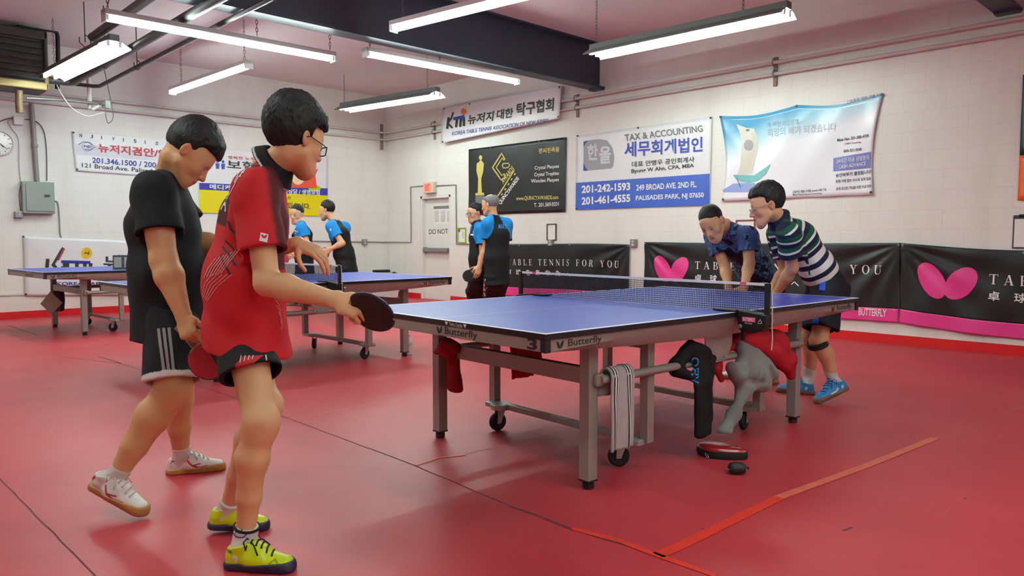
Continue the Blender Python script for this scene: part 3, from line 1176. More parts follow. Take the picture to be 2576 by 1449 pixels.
sail = [(1855, 313), (1880, 322), (1900, 324), (1909, 345), (1909, 380), (1902, 410), (1896, 437), (1857, 441), (1866, 420), (1869, 385), (1868, 350), (1862, 328)]
b.polys([sail], mat('cream_print', (214, 212, 200), 0.35), 'sail_print')
b.polys([ell(1887, 366, 12, 14)], mat('soft_grey_print', (160, 160, 164), 0.4), 'sail_print', 0.0052)
b.polys([ell(1884, 328, 5, 3)], I_GREY, 'sail_print', 0.0052)
b.polys([[(1848, 440), (1858, 446), (1890, 445), (1920, 435), (1942, 413), (1932, 436), (1912, 454), (1890, 460), (1868, 458), (1853, 449)]], mat('teal_print', (120, 190, 192), 0.35), 'boat_print', 0.0052)
b.polys([[(1821, 478), (1848, 462), (1900, 460), (1930, 474), (1905, 484), (1822, 484)]], mat('water_print', (150, 170, 222), 0.3), 'water_print', 0.0032)
b.strips([([(1857, 448), (1867, 472)], 1.8)], I_NAVY, 'rudder_print', 0.0068)
b.pegs([(1815, 295), (2007, 268), (2221, 239), (1822, 502), (2194, 484)])

# butterfly mat banners near the floor ------------------------------------------------
SERIF = {
    'T': (0.82, [('s', [(0.0, 0.97), (0.82, 0.97)], 0.06), ('s', [(0.41, 0.0), (0.41, 1.0)], 0.15), ('s', [(0.24, 0.02), (0.58, 0.02)], 0.04), ('s', [(0.02, 0.78), (0.02, 0.98)], 0.04), ('s', [(0.80, 0.78), (0.80, 0.98)], 0.04)]),
    'A': (0.9, [('s', [(0.12, 0.0), (0.42, 1.0)], 0.05), ('s', [(0.74, 0.0), (0.44, 1.0)], 0.16), ('s', [(0.22, 0.33), (0.62, 0.33)], 0.045), ('s', [(0.0, 0.02), (0.26, 0.02)], 0.04), ('s', [(0.56, 0.02), (0.9, 0.02)], 0.04)]),
    'B': (0.78, [('s', [(0.16, 0.0), (0.16, 1.0)], 0.15), ('s', [(0.0, 0.98), (0.42, 0.98)], 0.04), ('s', [(0.0, 0.02), (0.42, 0.02)], 0.04), ('s', [(0.16, 0.53), (0.42, 0.53)], 0.04), ('a', 0.40, 0.755, 0.24, 0.245, -90, 90), ('a', 0.42, 0.265, 0.30, 0.265, -90, 90)]),
    'L': (0.74, [('s', [(0.18, 0.0), (0.18, 1.0)], 0.15), ('s', [(0.0, 0.98), (0.36, 0.98)], 0.04), ('s', [(0.0, 0.02), (0.7, 0.02)], 0.045), ('s', [(0.7, 0.0), (0.72, 0.28)], 0.04)]),
    'E': (0.74, [('s', [(0.18, 0.0), (0.18, 1.0)], 0.15), ('s', [(0.0, 0.98), (0.66, 0.98)], 0.045), ('s', [(0.0, 0.02), (0.7, 0.02)], 0.045), ('s', [(0.18, 0.52), (0.5, 0.52)], 0.045), ('s', [(0.66, 0.76), (0.66, 1.0)], 0.04), ('s', [(0.7, 0.0), (0.72, 0.27)], 0.04), ('s', [(0.5, 0.38), (0.5, 0.66)], 0.04)]),
    'N': (0.92, [('s', [(0.14, 0.0), (0.14, 1.0)], 0.05), ('s', [(0.80, 0.0), (0.80, 1.0)], 0.05), ('s', [(0.12, 0.97), (0.80, 0.03)], 0.15), ('s', [(0.0, 0.98), (0.22, 0.98)], 0.04), ('s', [(0.66, 0.98), (0.94, 0.98)], 0.04), ('s', [(0.0, 0.02), (0.28, 0.02)], 0.04)]),
    'I': (0.4, [('s', [(0.2, 0.0), (0.2, 1.0)], 0.15), ('s', [(0.02, 0.98), (0.38, 0.98)], 0.04), ('s', [(0.02, 0.02), (0.38, 0.02)], 0.04)]),
    'S': (0.62, [('s', [(0.54, 0.76), (0.50, 0.9), (0.34, 0.98), (0.18, 0.95), (0.09, 0.82), (0.12, 0.68)], 0.06), ('s', [(0.11, 0.72), (0.2, 0.58), (0.42, 0.46), (0.52, 0.32)], 0.14), ('s', [(0.53, 0.36), (0.52, 0.18), (0.42, 0.05), (0.26, 0.02), (0.12, 0.1), (0.07, 0.28)], 0.06), ('s', [(0.56, 0.72), (0.56, 1.0)], 0.035), ('s', [(0.05, 0.0), (0.05, 0.3)], 0.035)]),
    'F': (0.7, [('s', [(0.18, 0.0), (0.18, 1.0)], 0.15), ('s', [(0.0, 0.98), (0.66, 0.98)], 0.045), ('s', [(0.02, 0.02), (0.38, 0.02)], 0.04), ('s', [(0.18, 0.52), (0.5, 0.52)], 0.045), ('s', [(0.66, 0.74), (0.66, 1.0)], 0.04), ('s', [(0.5, 0.38), (0.5, 0.66)], 0.04)]),
    'O': (0.88, [('o', 0.44, 0.5, 0.43, 0.52, 0.27, 0.48)]),
    'R': (0.88, [('s', [(0.18, 0.0), (0.18, 1.0)], 0.15), ('s', [(0.0, 0.98), (0.44, 0.98)], 0.04), ('s', [(0.02, 0.02), (0.38, 0.02)], 0.04), ('s', [(0.18, 0.5), (0.44, 0.5)], 0.04), ('a', 0.42, 0.745, 0.26, 0.255, -90, 90), ('s', [(0.46, 0.5), (0.6, 0.28), (0.7, 0.05), (0.86, 0.03)], 0.12)]),
    'Y': (0.86, [('s', [(0.44, 0.0), (0.44, 0.48)], 0.15), ('s', [(0.14, 1.0), (0.44, 0.44)], 0.15), ('s', [(0.74, 1.0), (0.46, 0.44)], 0.05), ('s', [(0.0, 0.98), (0.32, 0.98)], 0.04), ('s', [(0.6, 0.98), (0.88, 0.98)], 0.04), ('s', [(0.26, 0.02), (0.62, 0.02)], 0.04)]),
    'U': (0.86, [('s', [(0.17, 1.0), (0.17, 0.35), (0.22, 0.12), (0.34, 0.03)], 0.14), ('s', [(0.30, 0.02), (0.5, 0.02), (0.64, 0.12), (0.70, 0.35), (0.70, 1.0)], 0.05), ('s', [(0.0, 0.98), (0.36, 0.98)], 0.04), ('s', [(0.56, 0.98), (0.86, 0.98)], 0.04)]),
}


def serif_text(g, s, u0, u1, z0, z1, fn, gap=0.55, space=0.95):
    w = 0.0
    pos = []
    for ch in s:
        if ch == ' ':
            w += space
            continue
        pos.append((ch, w))
        w += SERIF[ch][0] + gap
    w -= gap
    k = (u1 - u0) / w
    h = z1 - z0
    for ch, x in pos:
        for p in SERIF[ch][1]:
            f = lambda a, b: fn(u0 + (x + a) * k, z0 + b * h)
            if p[0] == 's':
                put_strip(g, p[1], p[2], f)
            elif p[0] == 'a':
                _, cx, cy, rx, ry, a0, a1 = p
                o = [(cx + rx * math.cos(math.radians(a)), cy + ry * math.sin(math.radians(a))) for a in np.linspace(a0, a1, 13)]
                i_ = [(cx + (rx - 0.14) * math.cos(math.radians(a)), cy + (ry - 0.04) * math.sin(math.radians(a))) for a in np.linspace(a0, a1, 13)]
                g.add([f(*q) for q in o + i_], [(q, q + 1, 14 + q, 13 + q) for q in range(12)])
            else:
                _, cx, cy, rx, ry, ix, iy = p
                o, i_ = ell(cx, cy, rx, ry, 0, 24), ell(cx, cy, ix, iy, 0, 24)
                g.add([f(*q) for q in o + i_], [(q, (q + 1) % 24, 24 + (q + 1) % 24, 24 + q) for q in range(24)])


def floor_banner(label, yl, sagt, seed, fold):
    """black banner with a pink band; u runs to the right (towards -y), z is height"""
    Wd = 3.33
    t = thing('vinyl_banner', label, 'banner', (XW, yl, 0), 0, 'black floor level banners')

    def depth(u, z):
        q = fold * (0.5 + 0.5 * math.sin(5.2 * u + 3.0 * z + seed)) * 0.6 + 0.4 * fold * math.sin(11 * u - 7 * z + 2 * seed)
        # radial gathers at the upper corners
        for uc in (0.0, Wd):
            du, dz = u - uc, 1.09 - z
            r = math.hypot(du, dz)
            q += fold * 1.1 * math.exp(-r * 1.1) * math.sin(16 * math.atan2(dz, abs(du) + 0.02)) * min(1, r * 3)
        return 0.022 + fold + q

    def fn(lift):
        def f(u, z):
            return (-(depth(u, z) + lift), -u, z - sagt(u))
        return f

    def patch(name, m, z0, z1, lift, ny):
        g = G()
        nx = 110
        f = fn(lift)
        vs = [f(Wd * i / nx, z0 + (z1 - z0) * j / ny) for j in range(ny + 1) for i in range(nx + 1)]
        g.add(vs, [(j * (nx + 1) + i, j * (nx + 1) + i + 1, (j + 1) * (nx + 1) + i + 1, (j + 1) * (nx + 1) + i) for j in range(ny) for i in range(nx)])
        return g.build(name, m, t, smooth='all', thick=0.0016)

    patch('sheet', V_BLACK, 0.383, 1.09, 0, 40)
    patch('pink_band', V_PINK, 0.238, 0.385, 0.0, 10)
    g = G()
    serif_text(g, 'TABLE TENNIS FOR YOU', 0.82, 3.15, 0.75, 0.848, fn(0.003))
    for i, ch in enumerate('卓球をあなたへ'):
        u = 0.82 + i * 0.218
        put_text(g, ch, (u, 0.588), (u + 0.1, 0.588), (u, 0.68 if ch != 'へ' else 0.64), fn(0.003), 0.012)
    put_text(g, 'BUTTERFLY', (2.915, 0.29), (3.21, 0.29), (2.915, 0.372), fn(0.003), 0.02)
    g.build('lettering', M_INKW, t)
    for cx, rot, ry in ((0.31, 0.5, 0.195), (0.575, -0.62, 0.19)):
        g = G()
        f = fn(0.0035)
        rings = [[(cx, 0.73)]]
        for k in range(1, 6):
            rings.append(ell(cx, 0.73, 0.118 * k / 5, ry * k / 5, rot, 36))
        vs, fs = [f(cx, 0.73)], []
        for k in range(1, 6):
            vs += [f(*q) for q in rings[k]]
        fs += [(0, 1 + j, 1 + (j + 1) % 36) for j in range(36)]
        for k in range(4):
            fs += [(1 + k * 36 + j, 1 + (k + 1) * 36 + j, 1 + (k + 1) * 36 + (j + 1) % 36, 1 + k * 36 + (j + 1) % 36) for j in range(36)]
        g.add(vs, fs)
        g.build('wing_print', V_PINK, t, smooth='all')
    for u in (0.02, 1.1, 2.2, 3.31):
        p = np.array(fn(0.004)(u, 1.07))
        g = G()
        g.cyl(p, p + np.array([-0.006, 0, 0]), 0.011, 10)
        g.build('eyelet', M_STEEL, t)
    return t


floor_banner('black banner with a pink band half hidden behind the two men in blue sleeves', 7.09, lambda u: 0.035 + 0.01 * math.sin(u * 1.9), 0.5, 0.009)
floor_banner('black banner with pink wings hanging behind the two bending players', 3.50, lambda u: 0.012 * math.sin(math.pi * u / 3.33), 2.1, 0.012)
floor_banner('black banner with a pink band hanging at the far right edge', 0.165, lambda u: 0.07 * math.sin(math.pi * min(u / 2.4, 1)), 4.0, 0.016)

# banners on the left wall -----------------------------------------------------------------
b = Banner('vinyl_banner', 'white eye clinic banner on the left wall behind the boy in black', 'banner', 'y', (180, 330), (497, 358), (498, 453), (190, 430), V_WHITE, 0.006, 6, group='wall banners')
b.quad((187, 388), (497, 414), (497, 392), (185, 362), mat('vinyl_lilac', (206, 206, 216), 0.3), 'lilac_band')
g = G()
for i, c in enumerate('NJIVISION'):
    put_text(g, c, (199 + i * 27.3, 345 + i * 2.9), ((201 if c == 'I' else 205.5) + i * 27.3, 345.6 + i * 2.9), (199 + i * 27.3, 336 + i * 2.9), b.fn(0.0055), 0.02)
g.build('lettering', I_DARK, b.t)
b.text([('뉴저지검안/안과', (246, 383), (452, 402), 22, {'bold': 0.03})], I_RED)
b.text([('201.346.1500 / 2001', (231, 410), (398, 423), 14, {'bold': 0.02})], I_NAVY)
b.text([('121 Broad Ave. Palisades Park', (205, 421), (440, 441), 11, {'bold': 0.015})], I_DARK)
b.strips([([(197, 364), (208, 357), (224, 359), (239, 370), (226, 378), (212, 376)], 1.6)] + [([(218 + 10 * math.cos(a), 369 + 10 * math.sin(a)), (218 + 13 * math.cos(a), 369 + 13 * math.sin(a))], 0.9) for a in np.linspace(0, 6.2, 26)], I_NAVY, 'logo')
b.text([('NJI', (211, 373), (226, 374), 8, {'bold': 0.02})], I_NAVY, 'logo')
b.pegs([(184, 334), (193, 426)])

b = Banner('vinyl_banner', 'white, blue and yellow insurance banner on the left wall', 'banner', 'y', (499, 372), (824, 390), (822, 544), (500, 535), V_WHITE, 0.005, 7, group='wall banners')
b.quad((500, 535), (822, 544), (823, 490), (500, 477), V_YELLOW, 'yellow_band')
b.quad((500, 477), (823, 492), (823, 474), (500, 460), V_NAVY, 'blue_band', 0.0026)
b.text([('메디케어', (526, 476), (600, 480), 13, {'bold': 0.02}), ('투자상담 / 생명보험', (700, 487), (803, 491), 13, {'bold': 0.02})], M_INKW)
b.text([('보험', (570, 424), (640, 430), 22, {'bold': 0.02})], I_DARK)
b.text([('행복한 노후', (572, 400), (640, 404), 8, {})], I_RED)
b.text([('있습니다.', (722, 524), (779, 527), 15, {'bold': 0.02}), ('은', (722, 501), (730, 502), 8, {})], I_DARK)
b.polys([ell(546, 406, 3.4, 4), ell(560, 407, 3.4, 4), [(541, 411), (551, 411), (550, 424), (549, 425), (543, 425), (542, 424)], [(555, 412), (565, 412), (564, 425), (563, 426), (557, 426), (556, 425)]], I_BLUE, 'figures_print')
b.polys([[(720, 430), (760, 418), (794, 428), (800, 424), (792, 440), (796, 474), (722, 472)]], mat('red_orange_print', (224, 78, 48), 0.4), 'cartoon_print')
b.polys([ell(748, 446, 17, 19)], mat('flesh_print', (238, 214, 178), 0.4), 'cartoon_print', 0.0056)
b.polys([ell(790, 474, 16, 8)], mat('lime_print', (170, 196, 40), 0.4), 'cartoon_print', 0.0034)
b.pegs([(503, 531), (819, 540)])

b = Banner('vinyl_banner', 'large white association banner low on the left wall', 'banner', 'y', (57, 594), (690, 622), (690, 736), (62, 745), V_WHITE, 0.009, 8, group='wall banners')
b.strips([([(117, 673), (119, 651)], 9), ([(131, 668), (152, 632), (158, 623)], 7), ([(131, 664), (140, 674)], 8), ([(152, 673), (160, 673), (160, 660)], 8)], I_DARK, 'logo')
b.strips([([(145, 655), (161, 625)], 4)], I_RED, 'logo', 0.0068)
b.strips([([(152, 658), (226, 660)], 7)], V_NAVY, 'logo', 0.0068)
b.strips([([(168, 674), (168, 660)], 9), ([(192, 675), (192, 660)], 9), ([(212, 676), (212, 660)], 9), ([(226, 676), (227, 662)], 9)], I_DARK, 'logo')
b.polys([ell(216.5, 636.5, 14, 14)], mat('yellow_print', (228, 182, 28), 0.4), 'logo')
b.text([('nJ', (211, 641), (223, 641), 9, {'bold': 0.02})], I_DARK, 'logo', 0.0068)
b.text([('뉴저지', (259, 679), (400, 686), 36, {'bold': 0.02}), ('대한탁구', (430, 684), (640, 692), 36, {'bold': 0.02})], I_DARK)
b.text([('KOREA TABLE TENNIS ASSOCIATION OF NEW JERSEY', (141, 720), (640, 722), 11, {'bold': 0.02})], I_NAVY)
b.pegs([(57, 595), (64, 740)])

# green and orange banner cut by the right edge
t = thing('vinyl_banner', 'dark green and orange banner cut off by the right edge of the picture', 'banner', (XW, -0.86, 2.1), 0, 'wall banners')
for z0, z1, m, nm in ((-0.17, 0.59, vinyl('bottle_green', (24, 52, 48), 0.4), 'sheet'), (-0.6, -0.17, vinyl('orange', (226, 96, 30), 0.4), 'orange_band')):
    g = G()
    vs, fs = [], []
    for j in range(9):
        for i in range(31):
            u, z = i * 0.06, z0 + (z1 - z0) * j / 8
            vs.append((-0.02 - 0.006 * math.sin(u * 6 + z * 5), -u, z))
    fs = [(j * 31 + i, j * 31 + i + 1, (j + 1) * 31 + i + 1, (j + 1) * 31 + i) for j in range(8) for i in range(30)]
    g.add(vs, fs)
    g.build(nm, m, t, smooth='all', thick=0.002)

# ------------------------------------------------------------------ small things on the walls
def frame(label, cat, name, y0, y1, z0, z1, mframe, minner, thick=0.018, w=0.014, wall='x'):
    t = thing(name, label, cat, (XW, (y0 + y1) / 2, (z0 + z1) / 2))
    a, h = abs(y1 - y0) / 2, (z1 - z0) / 2
    g = G()
    for s in (-1, 1):
        g.box((-thick / 2, s * (a - w / 2), 0), (thick, w, 2 * h))
        g.box((-thick / 2, 0, s * (h - w / 2)), (thick, 2 * a - 2 * w, w))
    g.build('frame', mframe, t)
    g = G()
    g.box((-0.004, 0, 0), (0.006, 2 * a - 2 * w, 2 * h - 2 * w))
    g.build('sheet', minner, t)
    return t


M_BROWN = mat('dark_brown_frame', (74, 48, 50), 0.5)
frame('white notice in a thin brown frame on the right wall under the tax banner', 'notice', 'framed_notice', 5.19, 5.39, 1.11, 1.37, M_BROWN, M_PAPER)
frame('white notice in a thin maroon frame between the two bending players', 'notice', 'framed_notice', 1.86, 2.12, 1.07, 1.37, mat('maroon_frame', (120, 50, 70), 0.5), M_PAPER)
gf = frame('green edged notice board beside the door, left of the man in glasses', 'notice', 'framed_notice', 7.36, 7.585, 1.06, 1.335, mat('lime_green_frame', (150, 180, 40), 0.5), M_PAPER, w=0.02)
g = G()
for k, (y, z, w, h) in enumerate(((-0.02, 0.06, 0.012, 0.03), (-0.035, 0.03, 0.012, 0.03), (-0.02, 0.0, 0.012, 0.03), (-0.04, -0.035, 0.012, 0.03))):
    g.box((-0.0085, y, z), (0.002, w, h))
g.build('print', I_GREY, gf)
g = G()
g.box((-0.0085, 0.07, 0.085), (0.002, 0.04, 0.05))
g.build('photo_print', mat('purple_print', (110, 60, 90), 0.5), gf)
t = thing('clipboard', 'clipboard with a white sheet on the right wall at the right edge', 'clipboard', (XW, -0.95, 1.2))
g = G()
g.box((-0.006, 0, 0), (0.008, 0.24, 0.32))
g.build('board', M_DARK, t)
g = G()
g.box((-0.012, 0, -0.012), (0.003, 0.215, 0.27))
g.build('sheet', M_PAPER, t)
g = G()
g.lathe([(0.012, -0.04), (0.014, 0.0), (0.012, 0.04)], (-0.018, 0.03, 0.155), 10, 'y')
g.build('clip', M_BLACK, t)

# exit sign
t = thing('exit_sign', 'lit red exit sign over the door on the right wall', 'sign', (XW, 8.34, 2.08))
g = G()
g.box((-0.045, 0, 0), (0.09, 0.3, 0.2))
g.build('body', mat('ivory_plastic', (214, 206, 190), 0.5), t, bevel=0.006)
g = G()
g.box((-0.0915, 0.015, 0), (0.003, 0.225, 0.165))
g.build('face', emit('exit_glow', (255, 104, 84), 0.9), t)
g = G()
put_text(g, 'EXIT', (0.085, -0.06), (-0.055, -0.06), (0.085, 0.06), lambda a, b: (-0.0938, a + 0.0, b), 0.03)
g.build('lettering', emit('exit_letters', (214, 34, 24), 0.8), t)

# conduit loop round the door, outlets
M_COND = mat('grey_conduit', (146, 144, 140), 0.45, 0.3)


def conduit(label, pts, r=0.011, name='conduit', m=None, cat='conduit', group='surface conduits'):
    g = G()
    g.tube(pts, r, 8)
    return tag(g.build(name, m or M_COND, smooth=True), label, cat, group)


k = 0.014
conduit('grey conduit looping round the exit door to the outlets beside it', [(4.5, YW - k, 1.075), (XW - k - 0.02, YW - k, 1.07), (XW - k, YW - 0.04, 1.07), (XW - k, 8.99, 1.07), (XW - k, 8.985, 2.13), (XW - k, 8.49, 2.13)])
conduit('grey conduit running from the exit sign down beside the green notice board', [(XW - k, 8.19, 2.11), (XW - k, 7.63, 2.10), (XW - k, 7.62, 1.045), (XW - k, 6.8, 1.045), (XW - k, 5.36, 1.05)])
conduit('thin conduit along the left wall behind the far tables', [(0.2, YW - k, 1.14), (2.0, YW - k, 1.12), (4.42, YW - k, 1.075)])


def outlet(label, P, wall, s=0.1):
    t = thing('outlet_box', label, 'outlet', P, 0, 'outlet boxes')
    g = G()
    if wall == 'x':
        g.box((-0.025, 0, 0), (0.05, s, s * 1.1))
    else:
        g.box((0, -0.025, 0), (s, 0.05, s * 1.1))
    g.build('box', M_STEEL, t, bevel=0.005)
    for z in (-0.022, 0.022):
        g = G()
        if wall == 'x':
            g.lathe([(0.016, -0.053), (0.018, -0.05)], (0, 0, z), 12, 'x')
        else:
            g.lathe([(0.016, -0.053), (0.018, -0.05)], (0, 0, z), 12, 'y')
        g.build('socket', mat('ivory_socket', (206, 200, 188), 0.5), t)
    return t


outlet('grey outlet box on the left wall near the corner', (4.46, YW, 1.075), 'y')
outlet('grey outlet box between the two left black banners', (XW, 3.69, 1.075), 'x')
outlet('round topped outlet box under the brown framed notice', (XW, 5.29, 1.075), 'x', 0.09)
conduit('white cord hanging down from the corner outlet', [(4.46, YW - 0.012, 1.02), (4.47, YW - 0.012, 0.6), (4.5, YW - 0.03, 0.3)], 0.005, 'power_cord', M_WHITE, 'cord', None)
# second conduit level with the door lintel etc.

# electrical panel group on the left wall
pc = on_y(93, 498)
t = thing('electrical_panel', 'grey electrical panel on the left wall with a long pipe above', 'panel', (pc[0], YW - 0.004, pc[2]))
hw, hh = 0.197, 0.225
g = G()
g.box((0, -0.06, 0), (2 * hw, 0.12, 2 * hh))
M_PANEL = mat('panel_grey_green', (138, 148, 142), 0.45, 0.1)
g.build('box', M_PANEL, t, bevel=0.006)
g = G()
g.box((0.01, -0.125, 0.0), (2 * hw - 0.06, 0.014, 2 * hh - 0.06))
g.build('door', M_PANEL, t, bevel=0.004)
g = G()
g.box((0.1, -0.136, 0.03), (0.07, 0.012, 0.03))
g.build('latch', M_DARK, t)
g = G()
g.tube([(0.0, -0.05, hh), (-0.03, -0.05, 3.05 - pc[2])], 0.032, 12)
g.cyl((-0.012, -0.05, 0.72), (-0.013, -0.05, 0.76), 0.042, 12)
g.build('feed_pipe', mat('dull_grey_pipe', (136, 130, 126), 0.5, 0.2), t, smooth=True)
q = on_y(46, 540)
t = thing('junction_box', 'small grey box at the lower left corner of the electrical panel', 'junction box', (q[0], YW, q[2]), 0, 'junction boxes')
g = G()
g.box((0, -0.04, 0), (0.1, 0.08, 0.09))
g.build('box', M_STEEL, t, bevel=0.008)
g = G()
g.box((0, -0.083, 0.01), (0.012, 0.008, 0.03))
g.build('switch', M_WHITE, t)
q = on_y(44, 304)
t = thing('junction_box', 'white junction box with black cables above the wall clock', 'junction box', (q[0], YW, q[2]), 0, 'junction boxes')
g = G()
g.box((0, -0.035, 0), (0.11, 0.07, 0.12))
g.build('box', M_WHITE, t, bevel=0.008)


def wire(label, px, Y=YW - 0.012, r=0.006, m=None):
    P = [on_y(a, b, Y) for a, b in px]
    # Catmull-Rom
    Q = []
    for i in range(len(P) - 1):
        p0, p1, p2, p3 = P[max(0, i - 1)], P[i], P[i + 1], P[min(len(P) - 1, i + 2)]
        for s in range(6):
            u = s / 6
            Q.append(0.5 * ((2 * p1) + (-p0 + p2) * u + (2 * p0 - 5 * p1 + 4 * p2 - p3) * u * u + (-p0 + 3 * p1 - 3 * p2 + p3) * u ** 3))
    Q.append(P[-1])
    g = G()
    g.tube(Q, r, 6)
    return tag(g.build('cable', m or M_DARK, smooth=True), label, 'cable', 'cables on the left wall')


wire('black cable curving from the white junction box to the right side of the panel', [(62, 300), (90, 305), (110, 330), (117, 380), (118, 455)])
wire('thin cable hanging from the white junction box past the clock to the panel', [(34, 300), (20, 305), (30, 325), (46, 350), (48, 420), (52, 456)], r=0.004, m=M_COND)
wire('black cable leaving the white junction box to the left edge', [(38, 295), (15, 300), (0, 306)])
wire('grey cable from the right side of the panel down to the low white banner', [(132, 505), (145, 510), (149, 545), (151, 585), (155, 600)], r=0.01, m=M_COND)
wire('thin cable at the left side of the panel down to the small grey box', [(54, 458), (48, 490), (52, 530)], r=0.004, m=M_DARK)
# wall clock
q = on_y(-2, 360)
t = thing('wall_clock', 'round white wall clock cut by the left edge', 'clock', (q[0], YW, q[2]))
g = G()
g.lathe([(0.17, 0.0), (0.178, -0.02), (0.174, -0.038), (0.158, -0.042), (0.156, -0.028), (0.154, -0.012)], (0, 0, 0), 48, 'y')
g.build('rim', mat('clock_rim', (206, 206, 206), 0.35), t, smooth=True)
g = G()
g.lathe([(0.157, -0.012), (0.157, -0.016)], (0, 0, 0), 48, 'y')
g.build('dial', mat('clock_dial', (232, 232, 230), 0.12), t)
g = G()
for h in range(12):
    a = math.pi * 2 * h / 12
    g.box((0.128 * math.sin(a), -0.0175, 0.128 * math.cos(a)), (0.008, 0.002, 0.022 if h % 3 else 0.034), m=Matrix.Rotation(a, 3, 'Y'))
g.build('hour_marks', M_INKB, t)
for nm, a, L, w in (('hour_hand', 2.45, 0.075, 0.008), ('minute_hand', 2.3, 0.125, 0.006)):
    g = G()
    g.box((L / 2 * math.sin(a), -0.02, L / 2 * math.cos(a)), (w, 0.002, L), m=Matrix.Rotation(a, 3, 'Y'))
    g.build(nm, M_INKB, t)

# heater, gas pipe and struts under the ceiling
Yh = 8.78
A, B = on_y(118, 80, Yh), on_y(118, 228, Yh)
x1, zt, zb = A[0], A[2], B[2]
t = thing('unit_heater', 'hanging unit heater with dark louvers and a cream frame at the upper left', 'heater', (x1 - 0.36, Yh, zb))
H = zt - zb
M_CREAM = mat('cream_enamel', (196, 182, 116), 0.5, var=0.1, scale=8)
M_HDK = mat('heater_brown', (70, 62, 58), 0.5, 0.2, var=0.15)
g = G()
g.box((0, 0.27, H / 2), (0.72, 0.5, H))
g.build('cabinet', M_HDK, t, bevel=0.03, seg=3)
g = G()
g.box((0.335, 0.0, 0.13), (0.05, 0.05, 0.26))
g.box((0, 0.0, 0.05), (0.72, 0.05, 0.1))
g.build('cream_trim', M_CREAM, t, bevel=0.02, seg=3)
g = G()
g.box((0.335, 0.0, H / 2 + 0.13), (0.05, 0.05, H - 0.26))
g.box((0, 0.0, H - 0.06), (0.72, 0.05, 0.12))
g.build('dark_trim', M_HDK, t, bevel=0.02, seg=3)
for k in range(7):
    g = G()
    z = 0.13 + k * (H - 0.27) / 6.2
    g.box((-0.03, 0.005, z), (0.66, 0.05, 0.006), m=Matrix.Rotation(0.5, 3, 'X'))
    g.build('louver', mat('dark_green_louver', (66, 74, 76), 0.4, 0.4), t)
g = G()
g.box((-0.03, 0.04, H / 2), (0.66, 0.02, H - 0.16))
g.build('grille', mat('heater_grille', (34, 38, 36), 0.6), t)
g = G()
for x in (-0.25, 0.2):
    g.cyl((x, 0.25, H), (x, 0.25, ZC - zb), 0.008, 8)
g.build('hanger_rods', M_DARK, t)


def px_tube(label, px, Y, r, m, name, cat, group=None):
    g = G()
    g.tube([on_y(a, b, Y) for a, b in px], r, 10)
    return tag(g.build(name, m, smooth=True), label, cat, group)


M_GAS = mat('black_gas_pipe', (44, 36, 38), 0.5, 0.3)
px_tube('black gas pipe elbow from the top of the heater', [(45, 73), (46, 66), (66, 68), (128, 76), (142, 80), (145, 92), (146, 150), (144, 224)], Yh + 0.2, 0.028, M_GAS, 'gas_pipe', 'pipe', 'gas pipes')
px_tube('upright stub of black gas pipe above the heater', [(66, 58), (68, 40), (66, 10)], Yh + 0.2, 0.02, M_GAS, 'gas_pipe', 'pipe', 'gas pipes')
px_tube('thick rusty pipe stub under the heater', [(48, 228), (48, 262), (50, 284)], Yh + 0.1, 0.045, mat('rusty_brass', (130, 108, 78), 0.5, 0.3, var=0.2), 'gas_pipe', 'pipe', 'gas pipes')
px_tube('shiny horizontal conduit from under the heater to the grey junction box', [(66, 247), (160, 252), (252, 261)], Yh + 0.15, 0.022, M_STEEL, 'conduit', 'conduit', 'surface conduits')
px_tube('short vertical drop pipe below the middle strut', [(222, 186), (226, 262), (228, 275)], Yh + 0.2, 0.028, M_PIPE, 'drop_pipe', 'pipe')
px_tube('short diagonal pipe stub next to the grey junction box', [(232, 276), (250, 266)], Yh + 0.1, 0.022, M_PIPE, 'drop_pipe', 'pipe')
q = on_y(267, 263, Yh + 0.12)
t = thing('junction_box', 'grey green junction box at the end of the horizontal conduit', 'junction box', q, 0.5, 'junction boxes')
g = G()
g.box((0, 0, 0), (0.09, 0.07, 0.11))
g.build('box', M_PANEL, t, bevel=0.006)
g = G()
g.cyl((-0.08, 0, 0.0), (-0.04, 0, 0), 0.026, 10)
g.build('connector', M_STEEL, t)
wire('white cord looping from the reflector lamp to the grey junction box', [(138, 204), (160, 245), (185, 275), (222, 292), (262, 282)], Yh + 0.05, 0.006, M_WHITE)
wire('black cable loop hanging from the middle strut by the grey junction box', [(262, 174), (272, 220), (282, 270), (284, 297), (272, 310), (266, 290), (265, 274)], Yh + 0.02, 0.005, M_DARK)
